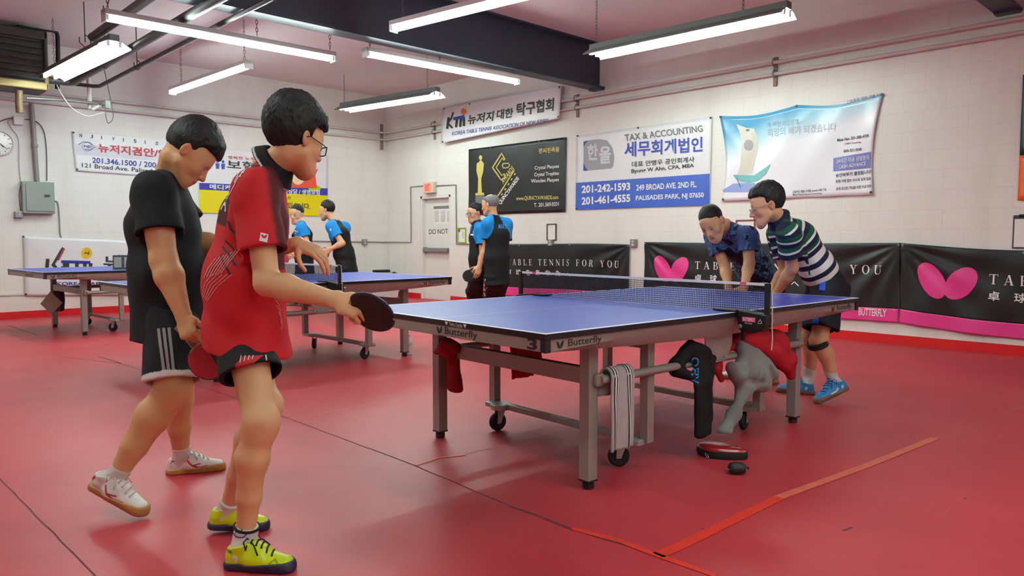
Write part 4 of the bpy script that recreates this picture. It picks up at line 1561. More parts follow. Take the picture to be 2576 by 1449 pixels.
for X, z, r, px0, lb in ((-0.94, 3.46, 0.05, 0, 'first dark strut pipe from the left, above the reflector lamp'), (-0.73, 3.242, 0.048, 1, 'second and thickest dark strut pipe under the ceiling'), (-0.37, 3.262, 0.026, 2, 'third and thinnest dark strut pipe under the ceiling')):
    g = G()
    y1 = (7.0, 8.75, 8.9)[px0]
    pts = [(X, -3.0, z), (X, y1, z)]
    if px0:
        pts += [(X - 0.06, y1 + 0.06, z), (X - 0.9, y1 + 0.12, z)]
    g.tube(pts, r, 12)
    tag(g.build('ceiling_pipe', mat('dull_dark_pipe', (86, 90, 90), 0.45, 0.4, var=0.1), smooth=True), lb, 'pipe', 'pipes under the ceiling')
    for y in (7.3, 3.6, 1.0):
        g = G()
        g.cyl((X, y, z), (X, y, ZC), 0.006, 6)
        g.tube([(X - r - 0.01, y, z + 0.05), (X - r - 0.01, y, z - 0.01), (X, y, z - r - 0.012), (X + r + 0.01, y, z - 0.01), (X + r + 0.01, y, z + 0.05), (X, y, z + 0.09)], 0.006, 6)
        tag(g.build('pipe_hanger', M_DARK, smooth=True), 'thin rod hanger holding the %s ceiling pipe at %s' % (('first', 'second', 'third')[px0], {7.3: 'its far end', 3.6: 'the steel beam', 1.0: 'its near end'}[y]), 'hanger', 'pipe hangers')

# white bin with a portable stereo by the left wall
t = thing('storage_bin', 'white plastic bin on the floor by the left wall behind a table', 'bin', (4.52, 9.3, 0))
g = G()
n = 4
g.prism([(-0.3, -0.2), (0.3, -0.2), (0.3, 0.2), (-0.3, 0.2)], lambda a, b, h: (a * (0.88 + 0.12 * h / 0.38), b * (0.88 + 0.12 * h / 0.38), h), 0.0, 0.38)
g.build('tub', mat('white_plastic', (214, 216, 216), 0.4), t, bevel=0.025, seg=3)
g = G()
g.box((0, 0, 0.395), (0.64, 0.44, 0.028))
g.build('lid', mat('white_plastic', (214, 216, 216), 0.4), t, bevel=0.01)
t = thing('portable_stereo', 'grey portable stereo standing on the white bin', 'stereo', (4.52, 9.28, 0.417))
g = G()
g.box((0, 0, 0.04), (0.56, 0.24, 0.08))
g.build('body', M_STEEL, t, bevel=0.02, seg=3)
g = G()
g.box((0, 0.02, 0.105), (0.34, 0.12, 0.05))
g.build('top_deck', M_BLACK, t, bevel=0.015)
g = G()
for x in (-0.19, 0.19):
    g.lathe([(0.045, -0.122), (0.05, -0.118)], (x, 0, 0.04), 16, 'y')
g.build('speakers', M_DARK, t)
# ------------------------------------------------------------------ smooth bodies: distance fields turned into one surface
from mathutils.bvhtree import BVHTree


def unit(v):
    v = np.asarray(v, float)
    return v / (np.linalg.norm(v) + 1e-12)


class Field:
    def __init__(s):
        s.p = []
        s.disp = None

    def _add(s, fn, op, k, c, R):
        s.p.append((fn, op, k, np.asarray(c, float), float(R)))
        return s

    def cone(s, a, b, ra, rb, k=0.02, op='u', lat=None, ratio=1.0):
        a, b = np.asarray(a, float), np.asarray(b, float)
        ba = b - a
        L2 = float(ba @ ba) + 1e-12
        l = None if lat is None else unit(lat)
        q = 1 - 1 / ratio
        if l is not None:
            ba2 = ba - l * (l @ ba) * q
            L2 = float(ba2 @ ba2) + 1e-12
        else:
            ba2 = ba

        def fn(P):
            d = P - a
            if l is not None:
                d = d - np.outer(d @ l, l * q)
            t = np.clip(d @ ba2 / L2, 0, 1)
            e = d - t[:, None] * ba2
            return np.sqrt(np.einsum('ij,ij->i', e, e)) - (ra + t * (rb - ra))
        return s._add(fn, op, k, (a + b) / 2, np.linalg.norm(ba) / 2 + max(ra, rb) * max(1, ratio))

    def chain(s, pts, rs, **kw):
        for i in range(len(pts) - 1):
            s.cone(pts[i], pts[i + 1], rs[i], rs[i + 1], **kw)
        return s

    def ell(s, c, r, M=None, k=0.02, op='u'):
        c = np.asarray(c, float)
        r = np.asarray(r, float)
        M = np.eye(3) if M is None else np.asarray(M, float)   # columns are the axes

        def fn(P):
            q = (P - c) @ M / r
            n = np.sqrt(np.einsum('ij,ij->i', q, q)) + 1e-9
            g = q / r
            return n * (n - 1) / (np.sqrt(np.einsum('ij,ij->i', g, g)) + 1e-9)
        return s._add(fn, op, k, c, r.max())

    def box(s, c, h, M=None, r=0.005, k=0.01, op='u'):
        c = np.asarray(c, float)
        h = np.asarray(h, float)
        M = np.eye(3) if M is None else np.asarray(M, float)

        def fn(P):
            q = np.abs((P - c) @ M) - (h - r)
            o = np.maximum(q, 0)
            return np.sqrt(np.einsum('ij,ij->i', o, o)) + np.minimum(q.max(1), 0) - r
        return s._add(fn, op, k, c, np.linalg.norm(h))

    def cut(s, p, n, k=0.004):
        """keep the side the normal n points away from"""
        p, n = np.asarray(p, float), unit(n)
        return s._add(lambda P: (P - p) @ n, 'i', k, p, 1e9)

    def cutnear(s, p, n, c, R, k=0.004):
        """the same, but only inside a sphere round c"""
        p, n, c = np.asarray(p, float), unit(n), np.asarray(c, float)

        def fn(P):
            d = (P - p) @ n
            w = np.linalg.norm(P - c, axis=1)
            return np.where(w < R, d, -1.0)
        return s._add(fn, 'i', k, c, R)

    def sub(s, f, k=0.02):
        """another field joined on as one piece"""
        lo, hi = f.bounds()
        return s._add(lambda P: f.eval(P), 'u', k, (lo + hi) / 2, np.linalg.norm(hi - lo) / 2)

    def eval(s, P, c=None, R=None):
        D = np.full(len(P), 1.0)
        for fn, op, k, pc, pr in s.p:
            if c is not None and pr < 1e8 and np.linalg.norm(pc - c) - pr > R + 0.05:
                continue
            d = fn(P)
            if op == 'u':
                h = np.clip(0.5 + 0.5 * (d - D) / k, 0, 1)
                D = d + (D - d) * h - k * h * (1 - h)
            elif op == 's':
                h = np.clip(0.5 - 0.5 * (D + d) / k, 0, 1)
                D = D + (-d - D) * h + k * h * (1 - h)
            else:
                h = np.clip(0.5 - 0.5 * (d - D) / k, 0, 1)
                D = d + (D - d) * h + k * h * (1 - h)
        if s.disp is not None:
            D = D + s.disp(P)
        return D

    def bounds(s):
        lo = np.full(3, 1e9)
        hi = -lo
        for fn, op, k, c, r in s.p:
            if op == 'u':
                lo = np.minimum(lo, c - r)
                hi = np.maximum(hi, c + r)
        return lo - 0.02, hi + 0.02

    def mesh(s, vox, B=18):
        lo, hi = s.bounds()
        nb = np.ceil((hi - lo) / (vox * B)).astype(int)
        bs = vox * B
        g = np.stack(np.meshgrid(*[np.arange(n) for n in nb], indexing='ij'), -1).reshape(-1, 3)
        cen = lo + (g + 0.5) * bs
        dc = np.empty(len(cen))
        for i in range(0, len(cen), 20000):
            dc[i:i + 20000] = s.eval(cen[i:i + 20000])
        act = g[np.abs(dc) < bs * 0.5 * 1.7321 * 1.25 + 0.012]
        n = B + 2                       # samples per side; cells B+1
        off = np.stack(np.meshgrid(*[np.arange(n)] * 3, indexing='ij'), -1).reshape(-1, 3)
        N = (nb * B + 3).astype(np.int64)
        V, K, Q = [], [], []
        base = 0
        ce = [(a, b) for a, b in ((0, 1), (2, 3), (4, 5), (6, 7), (0, 2), (1, 3), (4, 6), (5, 7), (0, 4), (1, 5), (2, 6), (3, 7))]
        cor = [(i, j, k) for i in (0, 1) for j in (0, 1) for k in (0, 1)]
        m = B + 1
        for b in act:
            o = lo + b * bs
            P = o + off * vox
            D = s.eval(P, o + bs / 2, bs * 0.95).reshape(n, n, n)
            if D.min() > 0 or D.max() < 0:
                continue
            C = np.stack([D[i:i + m, j:j + m, k:k + m] for i, j, k in cor], -1).reshape(-1, 8)
            ins = C < 0
            cnt = ins.sum(1)
            ci = np.nonzero((cnt > 0) & (cnt < 8))[0]
            if len(ci) == 0:
                continue
            c8 = C[ci]
            acc = np.zeros((len(ci), 3))
            num = np.zeros(len(ci))
            for a, e in ce:
                da, de = c8[:, a], c8[:, e]
                x = (da < 0) != (de < 0)
                t = np.where(x, da / np.where(x, da - de, 1), 0)
                pa, pe = np.array(cor[a], float), np.array(cor[e], float)
                acc += np.where(x[:, None], pa + t[:, None] * (pe - pa), 0)
                num += x
            ijk = np.stack(np.unravel_index(ci, (m, m, m)), -1)
            V.append(o + (ijk + acc / num[:, None]) * vox)
            gk = ijk + b * B
            K.append((gk[:, 0] * N[1] + gk[:, 1]) * N[2] + gk[:, 2])
            ids = np.full(m * m * m, -1)
            ids[ci] = base + np.arange(len(ci))
            ids = ids.reshape(m, m, m)
            base += len(ci)
            inn = D < 0
            for ax in range(3):
                u, w = (ax + 1) % 3, (ax + 2) % 3
                # edges along ax starting at samples with u,w >= 1 and index along ax in 0..B-1
                sl0 = [slice(1, m)] * 3
                sl1 = [slice(1, m)] * 3
                sl0[ax] = slice(0, B)
                sl1[ax] = slice(1, B + 1)
                s0, s1 = inn[tuple(sl0)], inn[tuple(sl1)]
                e = np.argwhere(s0 != s1)
                if len(e) == 0:
                    continue
                st = np.array([1, 1, 1])
                st[ax] = 0
                p = e + st
                fl = s0[tuple(e.T)]

                def cid(du, dw):
                    q = p.copy()
                    q[:, u] += du
                    q[:, w] += dw
                    return ids[tuple(q.T)]
                q4 = np.stack([cid(-1, -1), cid(0, -1), cid(0, 0), cid(-1, 0)], -1)
                q4[~fl] = q4[~fl][:, ::-1]
                Q.append(q4[(q4 >= 0).all(1)])
        V = np.concatenate(V)
        K = np.concatenate(K)
        Q = np.concatenate(Q)
        _, first, inv = np.unique(K, return_index=True, return_inverse=True)
        return V[first], inv[Q]


def np_mesh(name, V, Q, origin=None):
    me = bpy.data.meshes.new(name)
    if origin is not None:
        V = V - np.asarray(origin)
    me.vertices.add(len(V))
    me.vertices.foreach_set('co', V.astype(np.float32).ravel())
    me.loops.add(len(Q) * 4)
    me.loops.foreach_set('vertex_index', Q.astype(np.int32).ravel())
    me.polygons.add(len(Q))
    me.polygons.foreach_set('loop_start', np.arange(0, len(Q) * 4, 4, dtype=np.int32))
    me.polygons.foreach_set('use_smooth', np.ones(len(Q), dtype=bool))
    me.update()
    me.validate()
    return me


def set_col(me, name, C):
    a = me.attributes.new(name, 'FLOAT_COLOR', 'POINT')
    c = np.ones((len(C), 4), np.float32)
    c[:, :C.shape[1]] = C
    a.data.foreach_set('color', c.ravel())


def set_vec(me, name, C):
    a = me.attributes.new(name, 'FLOAT_VECTOR', 'POINT')
    a.data.foreach_set('vector', np.ascontiguousarray(C, np.float32).ravel())


def nz(P, f, seed):
    r = np.random.RandomState(seed)
    o = np.zeros(len(P))
    for i in range(3):
        v, w = unit(r.randn(3)), unit(r.randn(3))
        o += np.sin(P @ v * f + r.rand() * 6) * np.sin(P @ w * f * 1.3 + r.rand() * 6)
    return o / 3


def solid(fd, vox, name, m, root, attr=None, parent=None):
    V, Q = fd.mesh(vox)
    me = np_mesh(name, V, Q, root.location)
    if attr:
        for nm, kind, f in attr:
            (set_col if kind == 'c' else set_vec)(me, nm, f(V))
    o = bpy.data.objects.new(name, me)
    COL.objects.link(o)
    me.materials.append(m)
    o.parent = parent or root
    return o


_bvh = {}


def bvh_of(o):
    if o.name not in _bvh:
        me = o.data
        n = len(me.vertices)
        v = np.empty(n * 3, np.float32)
        me.vertices.foreach_get('co', v)
        v = v.reshape(-1, 3) + np.array(o.parent.location)
        q = np.empty(len(me.loops), np.int32)
        me.loops.foreach_get('vertex_index', q)
        _bvh[o.name] = BVHTree.FromPolygons(v.tolist(), q.reshape(-1, 4).tolist())
    return _bvh[o.name]


def onto(o, lift=0.0015):
    """maps a photo direction to the surface of a garment"""
    t = bvh_of(o)
    org = Vector(CAM.tolist())
    base = np.array(o.parent.location)
    last = [None]

    def f(a, b):
        d = Vector(ray(a, b).tolist()).normalized()
        hit, nrm, i, dist = t.ray_cast(org, d)
        if hit is None:
            hit, nrm, i, dist = t.find_nearest(org + d * (last[0] or 3.0))
        else:
            last[0] = dist
        if nrm.dot(d) > 0:
            nrm = -nrm
        return np.array(hit + nrm * lift) - base
    return f


def resample(pts, step):
    pts = [np.array(p, float) for p in pts]
    out = [pts[0]]
    for a, b in zip(pts[:-1], pts[1:]):
        n = max(1, int(np.linalg.norm(b - a) / step))
        out += [a + (b - a) * (i + 1) / n for i in range(n)]
    return out


def decal_strip(o, strips, m, name='trim', lift=0.0016, step=4):
    f = onto(o, lift)
    for p, w in strips:
        g = G()
        pts = resample(p, step)
        k = max(1, int(w / 3.5))
        vs = []
        for i, q in enumerate(pts):
            d = pts[min(i + 1, len(pts) - 1)] - pts[max(i - 1, 0)]
            d = d / (np.linalg.norm(d) + 1e-9)
            nn = np.array([-d[1], d[0]]) * w
            vs += [f(*(q + nn * (j / k - 0.5))) for j in range(k + 1)]
        g.add(vs, [(i * (k + 1) + j, i * (k + 1) + j + 1, (i + 1) * (k + 1) + j + 1, (i + 1) * (k + 1) + j) for i in range(len(pts) - 1) for j in range(k)])
        g.build(name, m, o.parent, smooth='all')


def decal_ladder(o, ladders, m, name='panel', lift=0.0012, n=30, k=6):
    """patches between a left and a right polyline given in photo directions"""
    g = G()
    f = onto(o, lift)

    def along(pl, u):
        pl = [np.array(p, float) for p in pl]
        L = [np.linalg.norm(b - a) for a, b in zip(pl[:-1], pl[1:])]
        s = u * sum(L)
        for a, b, l in zip(pl[:-1], pl[1:], L):
            if s <= l or l is L[-1]:
                return a + (b - a) * min(1, s / max(l, 1e-9))
            s -= l
        return pl[-1]
    for A, B in ladders:
        vs = []
        for i in range(n + 1):
            a, b = along(A, i / n), along(B, i / n)
            for j in range(k + 1):
                vs.append(f(*(a + (b - a) * j / k)))
        g.add(vs, [(i * (k + 1) + j, i * (k + 1) + j + 1, (i + 1) * (k + 1) + j + 1, (i + 1) * (k + 1) + j) for i in range(n) for j in range(k)])
    return g.build(name, m, o.parent, smooth='all')


def decal_text(o, s, p0, p1, h, m, bold=0.02, slant=0, name='lettering', lift=0.002):
    g = G()
    put_text(g, s, p0, p1, (p0[0] + slant, p0[1] - h), onto(o, lift), bold)
    return g.build(name, m, o.parent)
# ------------------------------------------------------------------ people
def skin_mat(name, c, gloss=0.42):
    t = NT(name)
    a = t.attr('tint')
    co = t.coords()
    n = t.noise(co, 26, 4)
    c2 = t.mix(t.math('MULTIPLY', n, 0.22), a[0], lin((196, 136, 96)))
    t.link(c2, t.b.inputs['Base Color'])
    t.b.inputs['Roughness'].default_value = gloss
    t.b.inputs['Specular IOR Level'].default_value = 0.4
    t.bump(t.noise(co, 420, 2), 0.06, 0.001)
    return t.m


def hair_mat(name, c):
    t = NT(name)
    co = t.attr('flow')[1]
    n = t.noise(t.mapv(co, (1, 1, 1)), 1.0, 3)
    t.link(t.mix(n, lin([v * 0.55 for v in c]), lin([min(255, v * 1.5) for v in c])), t.b.inputs['Base Color'])
    t.b.inputs['Roughness'].default_value = 0.5
    t.b.inputs['Specular IOR Level'].default_value = 0.35
    t.bump(n, 0.9, 0.004)
    return t.m


def cloth_mat(name, c=None, rough=0.75, weave=900, bump=0.12, sheen=0.0):
    """fabric; without a colour it takes the garment's own dyed pattern"""
    t = NT(name)
    co = t.coords()
    if c is None:
        base = t.attr('dye')[0]
    else:
        base = t.mix(t.noise(co, 12, 3), lin([v * 0.92 for v in c]), lin(c))
    t.link(base, t.b.inputs['Base Color'])
    t.b.inputs['Roughness'].default_value = rough
    t.b.inputs['Specular IOR Level'].default_value = 0.3
    if sheen:
        t.b.inputs['Sheen Weight'].default_value = sheen
    t.bump(t.noise(co, weave, 2), bump, 0.001)
    return t.m


SKIN = skin_mat('skin', None)
HAIR_BLACK = hair_mat('black_hair', (19, 18, 20))
HAIR_GREY = hair_mat('grey_hair', (104, 104, 104))
C_DYED = cloth_mat('printed_fabric', None, 0.72)
M_EYEW = mat('eye_white', (226, 222, 214), 0.25)
M_IRIS = mat('dark_iris', (34, 24, 20), 0.15)
M_BROW = mat('dark_brow', (40, 34, 32), 0.8)
M_SOCKW = cloth_mat('white_sock', (226, 226, 220), 0.85, 300, 0.4)


def frame_of(yaw, pitch=0.0, roll=0.0):
    """columns right, forward, up of something facing world yaw (degrees); pitch up positive"""
    y, p, r = math.radians(yaw), math.radians(pitch), math.radians(roll)
    f = np.array([math.cos(y) * math.cos(p), math.sin(y) * math.cos(p), math.sin(p)])
    R = np.array([math.sin(y), -math.cos(y), 0.0])
    U = np.cross(R, f)
    R, U = R * math.cos(r) + U * math.sin(r), U * math.cos(r) - R * math.sin(r)
    return np.stack([R, f, U], 1)


def rot_about(v, ax, a):
    ax = unit(ax)
    return v * math.cos(a) + np.cross(ax, v) * math.sin(a) + ax * (ax @ v) * (1 - math.cos(a))


def hand(F, W, d, n, thumb, curl, sc=1.0, th=(0.55, 0.75, -0.35, 20, 25), spread=4):
    """palm, four separate fingers and a thumb. d wrist->knuckles, n back of the hand, thumb side = +1/-1 times n x d"""
    d = unit(d)
    n = unit(n - d * (n @ d))
    t = np.cross(n, d) * thumb
    q = 0.0115 * sc
    # palm
    F.cone(W, W + d * 0.03 * sc, 0.0225 * sc, 0.0165 * sc, k=0.012, lat=t, ratio=1.5)
    F.cone(W + d * 0.03 * sc, W + d * 0.078 * sc, 0.0165 * sc, 0.0135 * sc, k=0.012, lat=t, ratio=2.55)
    base = [(0.086, 0.030), (0.091, 0.0105), (0.087, -0.0095), (0.079, -0.0275)]
    ln = [(0.043, 0.026, 0.021), (0.047, 0.030, 0.022), (0.043, 0.027, 0.021), (0.034, 0.021, 0.019)]
    rr = [0.0088, 0.0090, 0.0086, 0.0077]
    pts = []
    for i in range(4):
        p = W + d * base[i][0] * sc + t * base[i][1] * sc
        F.cone(W + d * 0.05 * sc + t * base[i][1] * 0.85 * sc, p, 0.0125 * sc, 0.0098 * sc, k=0.006)
        v = rot_about(d, n, math.radians(spread * (1.5 - i)) * thumb)
        a = 0
        fp = [p]
        for j in range(3):
            a += curl[i][j]
            # bend towards the palm (-n)
            w = unit(v * math.cos(math.radians(a)) - n * math.sin(math.radians(a)))
            p2 = p + w * ln[i][j] * sc
            r0 = rr[i] * sc * (1.0, 0.95, 0.88)[j]
            r1 = rr[i] * sc * (0.95, 0.88, 0.74)[j]
            F.cone(p, p2, r0, r1, k=0.0025)
            p = p2
            fp.append(p)
        pts.append(fp)
    # thumb leaves the side of the palm near its base
    p = W + d * 0.022 * sc + t * 0.026 * sc - n * 0.006 * sc
    v = unit(d * th[0] + t * th[1] + n * th[2])
    ax = unit(np.cross(v, d * 0.7 - t * 0.6 - n * 0.4))
    F.cone(W + d * 0.012 * sc, p + v * 0.02 * sc, 0.0165 * sc, 0.0145 * sc, k=0.010)
    tp = [p]
    for j, (L, r0, r1) in enumerate(((0.042, 0.0135, 0.0105), (0.033, 0.0102, 0.0093), (0.027, 0.0095, 0.0072))):
        if j:
            v = rot_about(v, ax, math.radians(th[2 + j]))
        p2 = p + v * L * sc
        F.cone(p, p2, r0 * sc, r1 * sc, k=0.004)
        p = p2
        tp.append(p)
    pts.append(tp)
    return pts


RELAX = [(18, 28, 18), (24, 32, 20), (28, 36, 22), (32, 38, 24)]
FIST = [(72, 88, 60), (76, 90, 62), (78, 90, 62), (78, 88, 60)]
GRIP = [(28, 30, 18), (70, 78, 52), (74, 80, 54), (76, 78, 52)]


def head_field(F, Hc, M, s=1.0, neck=None, face=1.0, jaw=1.0):
    L = lambda x, y, z: Hc + M @ (np.array([x, y, z]) * s)
    F.ell(L(0, -0.014, 0.042), np.array([0.074, 0.094, 0.088]) * s, M, k=0.02)
    F.cone(L(0, 0.030, 0.0), L(0, 0.052, -0.066), 0.066 * s * face, 0.042 * s * jaw, k=0.03)
    F.cone(L(0, 0.055, -0.072), L(0, 0.066, -0.104), 0.036 * s * jaw, 0.024 * s, k=0.02)
    for sx in (-1, 1):
        F.cone(L(sx * 0.052, 0.004, -0.045), L(sx * 0.026, 0.062, -0.096), 0.022 * s * jaw, 0.019 * s, k=0.03)
        F.ell(L(sx * 0.041, 0.054, -0.024), np.array([0.025, 0.024, 0.026]) * s * face, M, k=0.025)
    # brow, eye hollows, nose, lips
    F.cone(L(-0.034, 0.076, 0.024), L(0.034, 0.076, 0.024), 0.0145 * s, 0.0145 * s, k=0.014)
    F.ell(L(0, 0.070, 0.050), np.array([0.05, 0.022, 0.035]) * s, M, k=0.02)
    for sx in (-1, 1):
        F.ell(L(sx * 0.031, 0.102, 0.004), np.array([0.019, 0.016, 0.0115]) * s, M, k=0.014, op='s')
        F.ell(L(sx * 0.031, 0.0785, 0.004), np.array([0.0155, 0.0125, 0.0115]) * s, M, k=0.004)
        F.cone(L(sx * 0.018, 0.0905, 0.0085), L(sx * 0.046, 0.083, 0.009), 0.0036 * s, 0.003 * s, k=0.004)
    F.cone(L(0, 0.088, 0.012), L(0, 0.109, -0.030), 0.0085 * s, 0.0125 * s, k=0.012)
    for sx in (-1, 1):
        F.ell(L(sx * 0.0135, 0.0985, -0.034), np.array([0.009, 0.0105, 0.0085]) * s, M, k=0.006)
    F.cone(L(0, 0.086, -0.046), L(0, 0.09, -0.058), 0.012 * s, 0.010 * s, k=0.012)
    F.cone(L(-0.020, 0.083, -0.0625), L(0, 0.0945, -0.0605), 0.0045 * s, 0.0072 * s, k=0.004)
    F.cone(L(0.020, 0.083, -0.0625), L(0, 0.0945, -0.0605), 0.0045 * s, 0.0072 * s, k=0.004)
    F.cone(L(-0.017, 0.083, -0.073), L(0.017, 0.083, -0.073), 0.0075 * s, 0.0075 * s, k=0.007)
    F.cone(L(-0.025, 0.092, -0.0675), L(0.025, 0.092, -0.0675), 0.0022 * s, 0.0022 * s, k=0.004, op='s')
    # ears
    for sx in (-1, 1):
        F.ell(L(sx * 0.080, -0.012, 0.004), np.array([0.0085, 0.019, 0.031]) * s, M @ frame_small(sx), k=0.006)
        F.ell(L(sx * 0.092, -0.008, 0.006), np.array([0.009, 0.0115, 0.020]) * s, M @ frame_small(sx), k=0.005, op='s')
    if neck is not None:
        F.cone(L(0, -0.024, -0.05), neck, 0.051 * s, 0.054 * s, k=0.03)
    return L


def frame_small(sx):
    a = sx * 0.35
    c, s = math.cos(a), math.sin(a)
    return np.array([[c, -s, 0], [s, c, 0], [0, 0, 1]])


def tint_of(Hc, M, s, base, lip=(186, 104, 96), open_mouth=False):
    b, l = np.array(lin(base)[:3]), np.array(lin(lip)[:3])
    dk = b * 0.55 + np.array(lin((120, 60, 50))[:3]) * 0.1
    red = np.array(lin((206, 120, 100))[:3])

    def f(V):
        C = np.tile(b, (len(V), 1))
        q = (V - Hc) @ M / s
        hd = (np.linalg.norm(q - np.array([0, 0.04, -0.02]), axis=1) < 0.16)
        w = np.exp(-(((q[:, 0]) / 0.021) ** 4 + ((q[:, 2] + 0.0665) / 0.0105) ** 4)) * (q[:, 1] > 0.07)
        C += (l - C) * (w * hd * 0.9)[:, None]
        ck = np.exp(-(((np.abs(q[:, 0]) - 0.045) / 0.025) ** 2 + ((q[:, 2] + 0.03) / 0.03) ** 2)) * (q[:, 1] > 0.02) * 0.3
        er = np.exp(-(((np.abs(q[:, 0]) - 0.085) / 0.016) ** 2 + ((q[:, 2]) / 0.04) ** 2 + ((q[:, 1] + 0.01) / 0.03) ** 2)) * 0.55
        C += (red - C) * (np.maximum(ck, er) * hd)[:, None]
        lid = np.exp(-(((np.abs(q[:, 0]) - 0.032) / 0.017) ** 4 + ((q[:, 2] - 0.0105) / 0.0028) ** 4)) * (q[:, 1] > 0.06)
        C += (dk * 0.5 - C) * (lid * hd * 0.8)[:, None]
        return C
    return f


def eyes(root, Hc, M, s, brow=True, brow_w=0.0028):
    o = np.array(root.location)
    L = lambda x, y, z: Hc + M @ (np.array([x, y, z]) * s) - o
    for sx in (-1, 1):
        g = G()
        c = L(sx * 0.031, 0.0805, 0.0035)
        vs, fs = [], []
        for i in range(9):
            for j in range(14):
                a, b2 = math.pi * i / 8, 2 * math.pi * j / 14
                q = np.array([math.sin(a) * math.cos(b2) * 0.0125, math.cos(a) * 0.0118, math.sin(a) * math.sin(b2) * 0.0062])
                vs.append(c + M @ (q * s))
        for i in range(8):
            for j in range(14):
                fs.append((i * 14 + j, i * 14 + (j + 1) % 14, (i + 1) * 14 + (j + 1) % 14, (i + 1) * 14 + j))
        g.add(vs, fs)
        e = g.build('eye', M_EYEW, root, smooth='all')
        g = G()
        put = [L(sx * 0.031 + 0.0052 * math.cos(a), 0.0928, 0.0028 + 0.0052 * math.sin(a)) for a in np.linspace(0, 2 * math.pi, 14)[:-1]]
        g.add(put, [tuple(range(13))])
        g.build('iris', M_IRIS, e)
        if brow:
            g = G()
            pts = [L(sx * x, y, z) for x, y, z in ((0.014, 0.0925, 0.0225), (0.026, 0.0925, 0.0268), (0.038, 0.086, 0.0268), (0.049, 0.074, 0.0215))]
            g.tube(pts, [brow_w * s, brow_w * 1.25 * s, brow_w * s, brow_w * 0.5 * s], 6)
            g.build('eyebrow', M_BROW, root, smooth='all')


def glasses(root, Hc, M, s, m, rx=0.0235, rz=0.0165, thick=0.0022, square=True):
    o = np.array(root.location)
    L = lambda x, y, z: Hc + M @ (np.array([x, y, z]) * s) - o
    t = None
    for sx in (-1, 1):
        g = G()
        e = 4.0 if square else 2.0
        pts = []
        for a in np.linspace(0, 2 * math.pi, 33)[:-1]:
            ca, sa = math.cos(a), math.sin(a)
            pts.append(L(sx * 0.032 + rx * np.sign(ca) * abs(ca) ** (2 / e), 0.108 - 0.35 * abs(rx * ca) * (1 if ca * sx > 0 else 0.2), -0.004 + rz * np.sign(sa) * abs(sa) ** (2 / e)))
        g.tube(pts, thick * s, 6, closed=True)
        f = g.build('glasses_rim', m, root, smooth='all')
        g = G()
        g.add(pts, [tuple(range(32))])
        g.build('lens', lens_mat(), root)
        g = G()
        g.tube([L(sx * (0.032 + rx), 0.1, 0.004), L(sx * 0.072, 0.075, 0.006), L(sx * 0.0865, 0.0, 0.014), L(sx * 0.084, -0.022, 0.004)], 0.0019 * s, 6)
        g.build('glasses_temple', m, root, smooth='all')
    g = G()
    g.tube([L(-0.0095, 0.108, 0.002), L(0, 0.113, 0.004), L(0.0095, 0.108, 0.002)], thick * s, 6)
    g.build('glasses_bridge', m, root, smooth='all')


def lens_mat():
    if 'lens' not in MATS:
        t = NT('lens')
        t.b.inputs['Base Color'].default_value = (0.9, 0.95, 1, 1)
        t.b.inputs['Alpha'].default_value = 0.12
        t.b.inputs['Roughness'].default_value = 0.03
        t.b.inputs['Specular IOR Level'].default_value = 1.0
        MATS['lens'] = t.m
    return MATS['lens']


def hair(root, Hc, M, s, vox, m, top=0.022, side=0.010, back=0.016, front=0.055, fringe=0.0, low=-0.055, tuft=0.004, temple=0.035, bald=0.0, seed=1):
    """cap of hair: thickness on top, sides and back; the face is carved away"""
    L = lambda x, y, z: Hc + M @ (np.array([x, y, z]) * s)
    F = Field()
    F.ell(L(0, -0.014 - back * 0.3, 0.045 + top * 0.45), np.array([0.076 + side, 0.094 + back * 0.8, 0.086 + top * 0.75]) * s, M, k=0.01)
    if fringe:
        F.cone(L(-0.04, 0.05, 0.095), L(-0.036, 0.085 + fringe * 0.3, 0.075 - fringe), 0.03 * s, 0.012 * s, k=0.03)
        F.cone(L(0.0, 0.06, 0.105), L(0.0, 0.098 + fringe * 0.3, 0.07 - fringe), 0.032 * s, 0.013 * s, k=0.03)
        F.cone(L(0.04, 0.05, 0.095), L(0.036, 0.085 + fringe * 0.3, 0.075 - fringe), 0.03 * s, 0.012 * s, k=0.03)
    # face opening and nape
    F.box(L(0, 0.13, -0.10), np.array([0.16, 0.13 - temple + 0.015, 0.155 + (front - 0.05)]) * s, M, r=0.03 * s, k=0.02, op='s')
    F.box(L(0, 0.02, low - 0.1), np.array([0.2, 0.2, 0.1]) * s, M, r=0.01 * s, k=0.02, op='s')
    for sx in (-1, 1):
        F.ell(L(sx * 0.092, -0.006, -0.006), np.array([0.02, 0.026, 0.036]) * s, M, k=0.012, op='s')
    if bald:
        F.ell(L(0, -0.01, 0.165), np.array([0.075, 0.09, 0.05 + bald]) * s, M, k=0.02, op='s')
    def disp(P):
        q = (P - Hc) @ M / s
        g = np.stack([q[:, 0] * 3.2, q[:, 1] * 0.55 + q[:, 0] * 0.5, q[:, 2] * 0.55], 1)
        return (nz(q, 48, seed) * 0.5 + nz(g, 150, seed + 5) * 0.75 + nz(g, 310, seed + 9) * 0.6) * tuft * (0.5 + 0.5 * np.clip(q[:, 2] / 0.1, 0, 1)) * s
    F.disp = disp

    def flow(V):
        q = (V - Hc) @ M / s
        return np.stack([q[:, 0] * 520 + q[:, 1] * 60, q[:, 1] * 40, q[:, 2] * 40], 1)
    return solid(F, vox, 'hair', m, root, [('flow', 'v', flow)])


def limb_len(a, b):
    return np.linalg.norm(np.asarray(b) - np.asarray(a))


